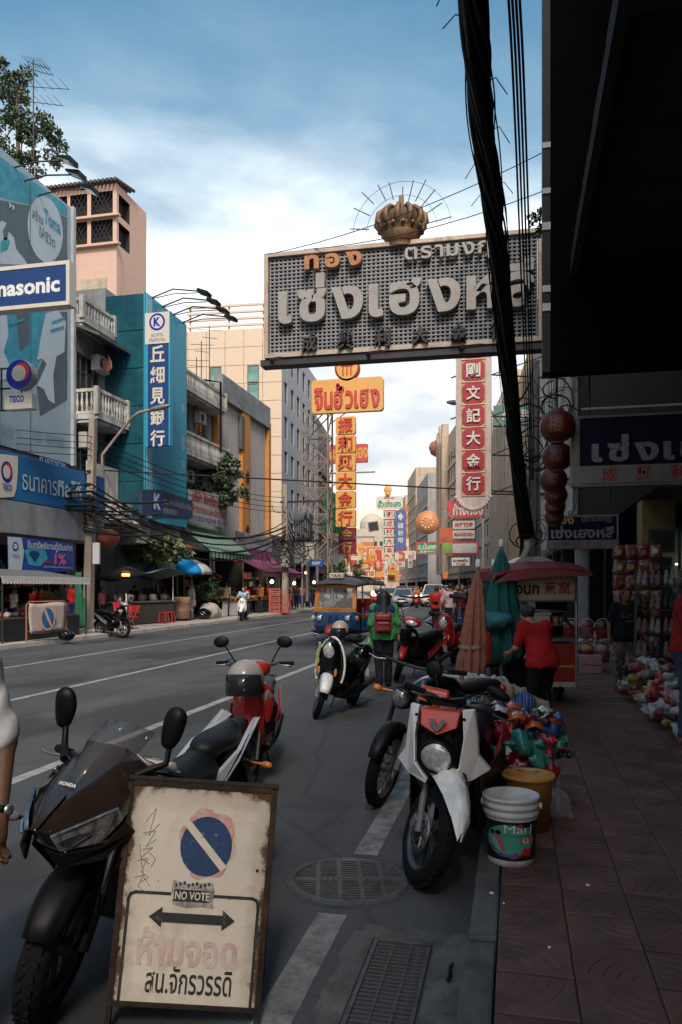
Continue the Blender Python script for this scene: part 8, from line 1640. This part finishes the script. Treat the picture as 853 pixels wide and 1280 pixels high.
for i in range(4):z=.55+.32*i; b.box((0,z*.143,z),(.84,.03,.02))
b.build('rack',DSTEEL,sr)
SHM=[mat('shoe_'+n_,c,.6)for n_,c in(('tan',(.20,.14,.10)),('cream',(.27,.24,.21)),('black',(.02,.02,.02)),('rose',(.20,.09,.08)))]
for r_ in range(4):
 for c in range(5):
  z=.58+.32*r_; k=(r_*3+c*2)%4
  o=sdf('shoe',[('c',(-.03,0,.20),(-.035,-.05,.04),.022,.034),('c',(.04,0,.18),(.04,-.05,.02),.022,.034),('sub',('e',(-.03,-.035,.19),(.016,.02,.06))),('sub',('e',(.04,-.035,.17),(.016,.02,.06)))],.014,SHM[k],None,.03); o.matrix_basis=sr.matrix_basis@Matrix.Translation((-.34+.17*c,z*.143-.03,z-.02)); tag(o,f'{("tan", "cream", "black", "rose")[k]} slip on shoe in the {("lowest", "second", "third", "top")[r_]} row of the shoe rack, {("first", "second", "third", "fourth", "fifth")[c]} from the left','shoe','shoes on the rack')
pkm=[mat('packet_'+n_,c,.25,coat=.6,var=.6,scale=9)for n_,c in(('red',(.20,.03,.02)),('gold',(.26,.14,.05)),('pink',(.24,.08,.06)),('cream',(.26,.17,.11)))]
q0=at(797,730,12.2)
for r_ in range(7):
 for c in range(4):
  k=(r_+c*2+r_*c)%4; x=q0.x-.27+.18*c+.02*math.sin(r_*3); z=EYE+(HY-690-r_*19)*12.2/F; o=thing('gift_packet',f'shiny {("red", "gold", "pink", "cream")[k]} gift packet hanging on the pillar, row {("one", "two", "three", "four", "five", "six", "seven")[r_]} from top, {("leftmost", "left of centre", "right of centre", "rightmost")[c]}','packet',(x,q0.y+.02*(r_%2),z),0,'gift packets hanging on the pillar',(R(rn.uniform(-12,12)),R(rn.uniform(-8,8)),R(rn.uniform(-20,20))))
  pts=[[(a,-.012+.03*math.sin(a*9+b_*7+r_)-.035*(1-(a/.1)**2)*(1-(b_/.12)**2),b_)for a in(-.10,-.05,0,.05,.10)]for b_ in(-.12,-.06,0,.06,.12)]; MB().loft(pts,closed=False).build('packet',pkm[k],o,solid=.004); flat(circ(.045,12),-.055,pkm[(k+1)%4],o,'print'); MB().tube([(0,0,.12),(0,0,.17)],.004,4).build('loop',WIRE,o)
gp=[mat('goods_'+n_,c,.35,var=.5,scale=12,coat=.3)for n_,c in(('clear',(.30,.29,.28)),('pink',(.40,.18,.20)),('red',(.32,.04,.04)),('dark',(.035,.035,.04)),('white',(.46,.45,.44)),('yellow',(.42,.30,.08)))]; gn=['clear film','pink','red','dark','white','yellow']
for(u,v,d,rx,ry,hz,n_,wh)in((838,880,8.6,.30,.55,.42,30,'of the near shop heap'),(815,850,10.0,.36,.5,.5,24,'of the shoe rack heap'),(742,800,15.5,.35,.4,.55,16,'of the far heap')):
 p=at(u,v,d); heap(p.x,p.y,.18,rx,ry,hz,n_,.11,'goods bag',wh,'goods heaped '+wh[3:],gp,gn)
p=at(858,935,7.6); heap(p.x-.02,p.y,.2,.14,.2,.34,8,.10,'carrier bag','of bags at the right edge','bags at the right edge',gp,gn)
q=at(735,790,14)
for i in range(6):
 c,r_=i%3,i//3; o=thing('basket',f'red and white woven gift basket, {("lower", "upper")[r_]} row {("left", "middle", "right")[c]}, past the food cart','basket',(q.x-.3+.28*c,q.y,.25+.42*r_),0,'gift baskets past the food cart'); MB().lathe([(0,0),(.11,0),(.14,.2),(.145,.21),(.13,.2),(.10,.02)],16).build('shell',gp[2]if(i%2)else gp[1],o); MB().tube([(.14*math.cos(t),0,.2+.16*math.sin(t))for t in[PI*k/8 for k in range(9)]],.008,5).build('handle',CREAMP,o); sdf('wrapped_fruit',[('e',(0,0,.22),(.11,.11,.10))],.03,gp[(i+4)%6],o)
for i in range(2):tag(MB().box((q.x+.02,q.y-.35,.14+.17*i),(.36,.3,.16)).build('cardboard_box',mat('pink_box',(.40,.24,.24),.8,var=.3,scale=12),bevel=.01),f'pale pink carton on the pavement past the cart, {("lower", "upper")[i]} of two','box','pink cartons past the cart')
gx=at(838,690,14.5); sf=thing('glass_shopfront','dark glass shop front with lit fluorescent tubes at the right edge','shop front',(gx.x,gx.y,.1),R(-12)); MB().box((.25,0,1.3),(1.2,.03,2.6)).build('pane',alpha_mat('shop_glass',(.03,.05,.045),.55),sf); MB().box((.25,.9,1.3),(1.5,.05,2.6)).build('back_wall',mat('shop_green_wall',(.16,.22,.18),.8),sf)
for x in(-.36,.16,.86):MB().box((x,-.01,1.3),(.05,.08,2.6)).build('mullion',DSTEEL,sf)
tb_=mat('fluorescent',(.95,1.0,.92),.4,emit=5)
for z,x in((2.42,.45),(2.22,.45),(1.95,-.1)):MB().tube([(x-.22,.6,z),(x+.22,.6,z)],.018,8).build('lamp_tube',tb_,sf)
# ------------------------------------------------------------------ left pavement
def L(u,v,d,z=.12):p=at(u,v,d); return Vector((p.x,p.y,z))
p=L(30,740,22.3); ms=thing('market_stall','market stall with a grey roof and white scalloped edge at the far left','market stall',p.to_tuple(),R(90)); WHV=cloth('valance_white',(.62,.61,.58))
MB().loft([[(-2.2,-.9,1.72),(2.0,-.9,1.72),(2.0,.9,1.98),(-2.2,.9,1.98)],[(-2.2,-.9,1.76),(2.0,-.9,1.76),(2.0,.9,2.02),(-2.2,.9,2.02)]],sm=False).build('roof',cloth('tarp_grey',(.12,.125,.13)),ms); b=MB()
for i in range(30):x=-2.2+.14*i; b.slab([(x,-.92,1.78),(x+.14,-.92,1.78),(x+.14,-.92,1.60),(x+.07,-.93,1.56),(x,-.92,1.60)],(0,.012,0))
b.build('valance',WHV,ms)
for x in(-2.1,1.9):
 for y in(-.85,.85):MB().tube([(x,y,0),(x,y,1.74 if y<0 else 1.97)],.025,6).build('post',DSTEEL,ms)
MB().box((-.1,0,.62),(3.9,1.3,.06)).build('table_top',WOOD,ms); MB().box((-.1,-.64,.32),(3.9,.04,.58)).build('dark_skirt',DKC,ms)
for i in range(22):
 k=i%6; o=tag(sdf('goods_bag',[('e',(0,0,.06),(.13,.11,.09))],.035,gp[k],None,.05,lambda X,Y,Z:.02*np.sin(X*30+i)*np.sin(Z*40+i)),f'{gn[k]} goods bag on the white edged market stall, {("front", "back")[i % 2]} row, {("left end", "left of centre", "centre", "right of centre", "right end")[min(4, i // 5)]}','goods bag','goods on the market stall'); o.matrix_basis=ms.matrix_basis@mt((-1.9+.17*i,-.35+.5*(i%2),.66))
p=L(59,790,21.4); br=thing('no_parking_barrier','rusty pipe barrier with a torn white no parking sheet at the left kerb','barrier',p.to_tuple(),R(80)); MB().tube([(-.75,0,-.0),(-.75,0,1.0),(-.65,0,1.08),(.65,0,1.08),(.75,0,1.0),(.75,0,0)],.025,8).tube([(-.75,0,.28),(.75,0,.28)],.02,6).build('pipe_frame',mat('rusty_orange',(.26,.10,.05),.8,dirt=.4),br)
b=MB(); rows=[]
for i in range(8):z=.22+.82*i/7; rows.append([(x,-.03-.03*math.sin(x*7+i*.7),z+.02*math.sin(x*5))for x in[-.68+1.36*k/10 for k in range(11)]])
b.loft(rows,closed=False).build('sheet',mat('torn_sheet',(.42,.36,.32),.8,var=.15,dirt=.4,dcol=(.25,.18,.15)),br,solid=.006); flat(circ(.29,26,-.05,.62,.34),-.075,PKH,br,'red_ring'); flat(circ(.23,26,-.05,.62,.28),-.08,mat('sheet_blue',(.02,.12,.24),.6),br,'blue_disc'); flat([(-.2,.82),(-.13,.86),(.1,.42),(.04,.38)],-.085,PKH,br,'red_slash')
p=L(83,800,21.6); tag(sdf('rubbish_bag',[('e',(0,0,.13),(.24,.20,.15)),('c',(0,0,.22),(.05,0,.3),.06,.02)],.03,GLOSSK,None,.05,lambda X,Y,Z:.015*np.sin(X*30)*np.sin(Z*35+Y*20)),'black rubbish bag on the left kerb beside the barrier','rubbish bag').location=p
p=L(97,760,26); tag(sdf('rolled_cloth',[('c',(0,0,.3),(.05,0,1.9),.14,.10),('c',(.2,0,.2),(.15,0,1.3),.11,.09)],.04,cloth('roll_green',(.03,.13,.07)),None,.08,lambda X,Y,Z:.03*np.sin(X*35+Y*20)),'tall green cloth roll leaning by the left power pole','cloth roll').location=p
p=L(175,760,31); fs_=thing('food_stall','dark food stall counter with pots and trays on the left pavement','food stall',p.to_tuple(),R(80)); MB().box((0,0,.45),(3.4,.9,.85)).build('counter',mat('stall_dark',(.05,.045,.04),.8,dirt=.4),fs_,.02); MB().box((0,0,.9),(3.6,1.0,.05)).build('worktop',GSTEEL,fs_)
for i in range(9):MB().lathe([(0,0),(.14,0),(.15,.22),(.11,.26),(0,.28)],12,mt((-1.5+.37*i,-.1+.2*(i%2),.93))).build('pot',(KRAFT,STEEL,WHITE,RED)[i%4],fs_)
for x in(-1.7,1.7):MB().tube([(x,-.4,.9),(x,-.4,2.1)],.025,6).build('post',WHITE if x>0 else DSTEEL,fs_)
rows=[[(x,y,2.15+.12*math.sin(x*2.2)-.18*(y+.9))for x in[-1.9+.38*k for k in range(11)]]for y in(-.9,-.3,.3,.9)]; MB().loft(rows,closed=False).build('tarp_roof',cloth('tarp_green_grey',(.10,.14,.14)),fs_,solid=.012)
lm=mat('orange_lamp',(1.0,.28,.06),.5,emit=3.5); MB().box((-1.5,-.5,1.95),(.4,.05,.1)).build('lit_sign',lm,fs_)
STR=mat('stool_red',(.38,.03,.03),.4,coat=.2);
def stool(lb,loc):
 o=thing('stool',lb,'stool',loc,0,'plastic stools at the food stall'); MB().box((0,0,.44),(.3,.3,.03)).build('seat',STR,o,.01)
 for sx in(-1,1):
  for sy in(-1,1):MB().bar((sx*.16,sy*.16,0),(sx*.12,sy*.12,.43),.035).build('leg',STR,o)
 return o
st_=stool('red plastic stool nearest the kerb at the food stall',L(205,770,31.2).to_tuple()); dup(st_,L(213,770,32).to_tuple(),0,'red plastic stool next to the brown drum'); dup(st_,L(198,775,31.6).to_tuple(),0,'red plastic stool under the woman in the pink shirt')
fc=thing('folding_chair','red folding chair in front of the crouching woman at the left kerb','chair',L(158,775,27.3).to_tuple(),R(40)); MB().box((0,0,.45),(.42,.4,.03)).build('seat',STR,fc); MB().box((0,.22,.72),(.42,.03,.25)).build('backrest',STR,fc)
for s in(-1,1):MB().tube([(s*.2,-.2,0),(s*.2,.24,.85)],.013,6).build('leg',STR,fc); MB().tube([(s*.18,.22,0),(s*.18,-.18,.45)],.013,6).build('leg',STR,fc)
dup(fc,L(163,778,26.8).to_tuple(),R(-30),'second red folding chair nearer the kerb'); MB().tube([(0,0,0),(0,0,1.25)],.025,6).build('post',WHITE,fc)
p=L(227,770,33.8); dr=thing('drum','brown metal drum on the left pavement under the blue umbrella','drum',p.to_tuple()); MB().lathe([(0,.1),(.36,.1),(.38,.12),(.38,.42),(.39,.44),(.38,.46),(.38,.78),(.39,.80),(.38,.82),(.38,1.05),(0,1.05)],20).build('shell',mat('drum_brown',(.28,.16,.10),.6,dirt=.3),dr)
for s in(-1,1):MB().lathe([(.05,-.02),(.06,0),(.05,.02)],10,mt((s*.25,-.1,.06))@Matrix.Rotation(R(90),4,'Y')).build('castor',BLACK,dr)
p=L(222,770,35.5); um=thing('sun_umbrella','open sun umbrella with blue and white panels over the left food stall','umbrella',p.to_tuple(),R(22)); um.scale=(1.12,)*3; MB().tube([(0,0,0),(0,0,2.5)],.025,8).build('pole',STEEL,um); UB=cloth('umbrella_blue',(.015,.26,.62)); UW=cloth('umbrella_white',(.46,.46,.43)); b=MB(); n=8
for i in range(n):
 a0,a1=2*PI*i/n,2*PI*(i+1)/n; pr=[(0,2.62),(.6,2.52),(1.15,2.28),(1.42,2.02),(1.42,1.84)]
 rows=[[(r_*math.cos(a)*(1-.05*math.sin(PI*k/4)*(r_>.1)),r_*math.sin(a)*(1-.05*math.sin(PI*k/4)*(r_>.1)),z)for k,a in enumerate([a0+(a1-a0)*k/4 for k in range(5)])]for r_,z in pr]; b.loft(rows,closed=False,mi=i%2)
b.build('canopy',[UB,UW],um,solid=.008)
for i in range(n):a=2*PI*i/n; MB().bar((0,0,2.1),(1.15*math.cos(a),1.15*math.sin(a),2.24),.015).build('rib',STEEL,um)
closed_umbrella('small closed grey umbrella beside the blue one on the left pavement',L(240,770,35).to_tuple(),2.0,GRYC,.2)
p=L(262,775,36.5); tag(sdf('white_sack',[('e',(0,0,.35),(.45,.65,.40)),('c',(0,-.4,.2),(.1,.6,.2),.3,.3)],.05,mat('sack_white',(.40,.37,.33),.8,dirt=.2),None,.1,lambda X,Y,Z:.03*np.sin(X*12+Z*9)*np.sin(Y*14)),'big pale sack slumped on the left pavement','sack').location=p
p=L(255,778,35.4); tag(sdf('rubbish_bag',[('e',(0,0,.25),(.36,.40,.26))],.04,GLOSSK,None,.05,lambda X,Y,Z:.02*np.sin(X*20)*np.sin(Z*25+Y*15)),'large black bag lying in front of the pale sack','rubbish bag').location=p
CRT=mat('crate_red',(.45,.11,.09),.5,dirt=.2,var=.15)
for i in range(7):
 c,r_=(0,i)if i<4 else(1,i-4); p=L(345+c*11,770,44+c*.3); o=thing('red_crate',f'red plastic crate in the {("left", "right")[c]} stack beyond the low shop, {("lowest", "second", "third", "top")[r_]}','crate',(p.x,p.y,.12+r_*.36),R(5*math.sin(i*3)),'stacked red crates at the left kerb'); b=MB()
 for z in(.04,.16,.30):
  for y in(-.25,.25):b.box((0,y,z),(.62,.03,.07))
  for x in(-.3,.3):b.box((x,0,z),(.03,.46,.07))
 b.build('slats',CRT,o); MB().box((0,0,.015),(.58,.46,.02)).build('base',CRT,o)
 for sx in(-1,1):
  for sy in(-1,1):MB().box((sx*.3,sy*.25,.17),(.05,.05,.34)).build('corner',CRT,o)
for i,(u,d,lb)in enumerate(((280,39.5,'fruit table under the green striped awning'),(322,45,'goods table under the red striped awning'),(296,41.5,'low goods table between the two striped awnings'))):
 p=L(u,770,d); o=thing('goods_table',lb,'table',p.to_tuple(),R(88)); MB().box((0,0,.75),(2.2,.9,.05)).build('top',WOOD,o); MB().box((0,-.4,.38),(2.1,.04,.7)).build('skirt',WHC if i==0 else DKC,o); b=MB()
 for k in range(60):b.ell((-1+2*random.random(),-.35+.7*random.random(),.82+.14*random.random()),.075,6,4,None,k%3)
 b.build('fruit',[ORC,gp[2],gp[5]],o,kind='stuff')
lb_=mat('warm_bulb',(1.0,.62,.28),.4,emit=8)
for i,(u,v,d)in enumerate(((340,727,46),(393,728,58),(383,716,62),(368,729,54))):
 p=at(u,v,d); o=thing('light_bulb','lit warm bulb hanging '+('under the red striped awning','in the far left shop row, lower','in the far left shop row, higher','at the entrance past the crates')[i],'light bulb',p.to_tuple()); MB().ell((0,0,0),.11,10,8).build('bulb',lb_,o); MB().tube([(0,0,.1),(0,0,.5)],.01,4).build('cord',WIRE,o)
for i,(u,v,d)in enumerate(((136,673,27.8),(232,689,35))):
 p=at(u,v,d); o=thing('red_lantern','faded red lantern hanging '+('right of the left power pole','by the blue sun umbrella')[i],'lantern',p.to_tuple()); MB().lathe([((.42*math.sin(PI*k/14)+.001)*(.96 if k%2 else 1),-.33*math.cos(PI*k/14))for k in range(15)],16).build('paper_body',mat('lantern_faded',(.26,.06,.04),.7,var=.2),o); MB().tube([(0,0,.3),(0,0,.9)],.02,4).build('cord',WIRE,o)
p=at(121,692,27); o=thing('small_sign','small white box sign on the left power pole','sign',p.to_tuple()); MB().box((.05,-.1,0),(.25,.12,.75)).build('box',WHITE,o,.02)
# ------------------------------------------------------------------ trees and shrubs
LEAF=[mat('leaf_dark',(.025,.045,.022),.6,var=.4),mat('leaf_mid',(.055,.085,.035),.6,var=.4),mat('leaf_pale',(.14,.165,.06),.6,var=.3)]; BARK=mat('bark',(.09,.065,.045),.9,bump=.4)
def tree(name,lb,loc,blobs,n,s,trunk_h,tr=.12,seed=1,cat='tree',base=0.0,mix=(.4,.4,.2)):
 rg=random.Random(seed); o=thing(name,lb,cat,loc); t=MB(); top=Vector((0,0,trunk_h)); t.tube([(0,0,base),(.05,.03,base+(trunk_h-base)*.5),top],[tr,tr*.8,tr*.6],8)
 for c,r_ in blobs:c=Vector(c); t.tube([top*.9,top.lerp(c,.55)+Vector((.05,.05,.1)),c],[tr*.45,tr*.28,tr*.1],6)
 t.build('trunk',BARK,o); b=MB(); tot=sum(r_ for _,r_ in blobs)
 for c,r_ in blobs:
  c=Vector(c)
  sub=[(c+Vector((rg.gauss(0,.5),rg.gauss(0,.5),rg.gauss(0,.42)))*r_,r_*rg.uniform(.2,.42))for _ in range(8)]
  for k in range(int(n*r_/tot)):
   cc,rr=sub[rg.randrange(8)]; d=Vector((rg.gauss(0,1),rg.gauss(0,1),rg.gauss(0,.8))).normalized()*rr*rg.random()**.4; q=cc+d; a=Vector((rg.gauss(0,1),rg.gauss(0,1),rg.gauss(-.3,.8))).normalized(); e=a.orthogonal().normalized(); L_=s*rg.uniform(.6,1.4); w_=L_*.28; mi=rg.choices((0,1,2),mix)[0]
   b.add([q,q+a*L_*.45+e*w_,q+a*L_,q+a*L_*.45-e*w_],[(0,1,2,3)],mi)
 b.build('crown',LEAF,o,kind='stuff'); return o
p=at(22,175,32); tree('roof_tree','feathery tree on the roof behind the poster at the top left',(p.x,p.y,18.0),[((-.9,0,4.3),1.3),((-.2,0,5.0),.8),((.3,.3,3.2),1.2),((-.6,-.2,2.0),1.4),((.9,0,1.8),.9),((1.3,.2,2.6),.6),((-1.6,0,2.8),1.1),((.2,0,1.0),.9)],8000,.15,3.2,.12,3,base=-3,mix=(.45,.35,.2))
p=L(196,740,33.5); tree('street_tree','light green broad leaved young tree on the left pavement before the cyan tower',p.to_tuple(),[((-.7,-.5,3.3),.8),((.6,-.5,3.2),.85),((0,-.4,3.6),.7),((.15,0,4.3),.4),((-.2,-.6,2.9),.7),((1.2,-.3,2.9),.6),((-1.3,-.3,2.9),.6)],3600,.24,2.6,.07,5,mix=(.08,.27,.65))
p=at(272,590,40.5); tree('balcony_shrub','dark bushy tree growing from the second shophouse balcony',(p.x,p.y,p.z-1.6),[((0,0,1.2),1.0),((.6,-.3,.6),.9),((-.2,.2,1.9),.7),((.7,0,1.6),.7),((.3,-.3,-.1),.8)],5000,.2,1.2,.1,7,mix=(.6,.3,.1))
p=at(674,275,13); tree('roof_shrub','small dark shrub beside the top of the grid sign at the right',(p.x,p.y,p.z-.3),[((0,0,.25),.16),((.08,0,.1),.15),((-.04,0,.4),.10)],380,.07,.25,.02,9,mix=(.6,.3,.1))
for i,(u,d,h)in enumerate(((256,36.8,1.3),(248,37.2,1.0),(262,38,1.5))):
 p=L(u,760,d); tree('potted_plant',f'leafy potted plant by the shop under the green awning, {("middle", "left", "right")[i]}',p.to_tuple(),[((0,0,h),.45),((.2,0,h*.8),.35)],500,.22,h*.7,.03,20+i,'plant',mix=(.4,.4,.2))
p=at(424,742,75);
for i,(u,d,h)in enumerate(((425,80,3.2),(418,72,2.6),(445,130,5))):p=L(u,742,d); tree('street_tree',f'small dark street tree at the far left kerb, {("behind the three wheeled taxi", "nearest of three", "farthest down the street")[i]}',p.to_tuple(),[((0,0,h),h*.3),((.5,0,h*.8),h*.25)],900,.3,h*.7,.08,40+i)
p=at(578,590,120); tree('roof_tree','green roof plant on the building left of the tall red sign',(p.x,p.y,p.z-2),[((0,0,1.5),1.5),((1,0,.8),1.1)],900,.4,1.2,.1,50)
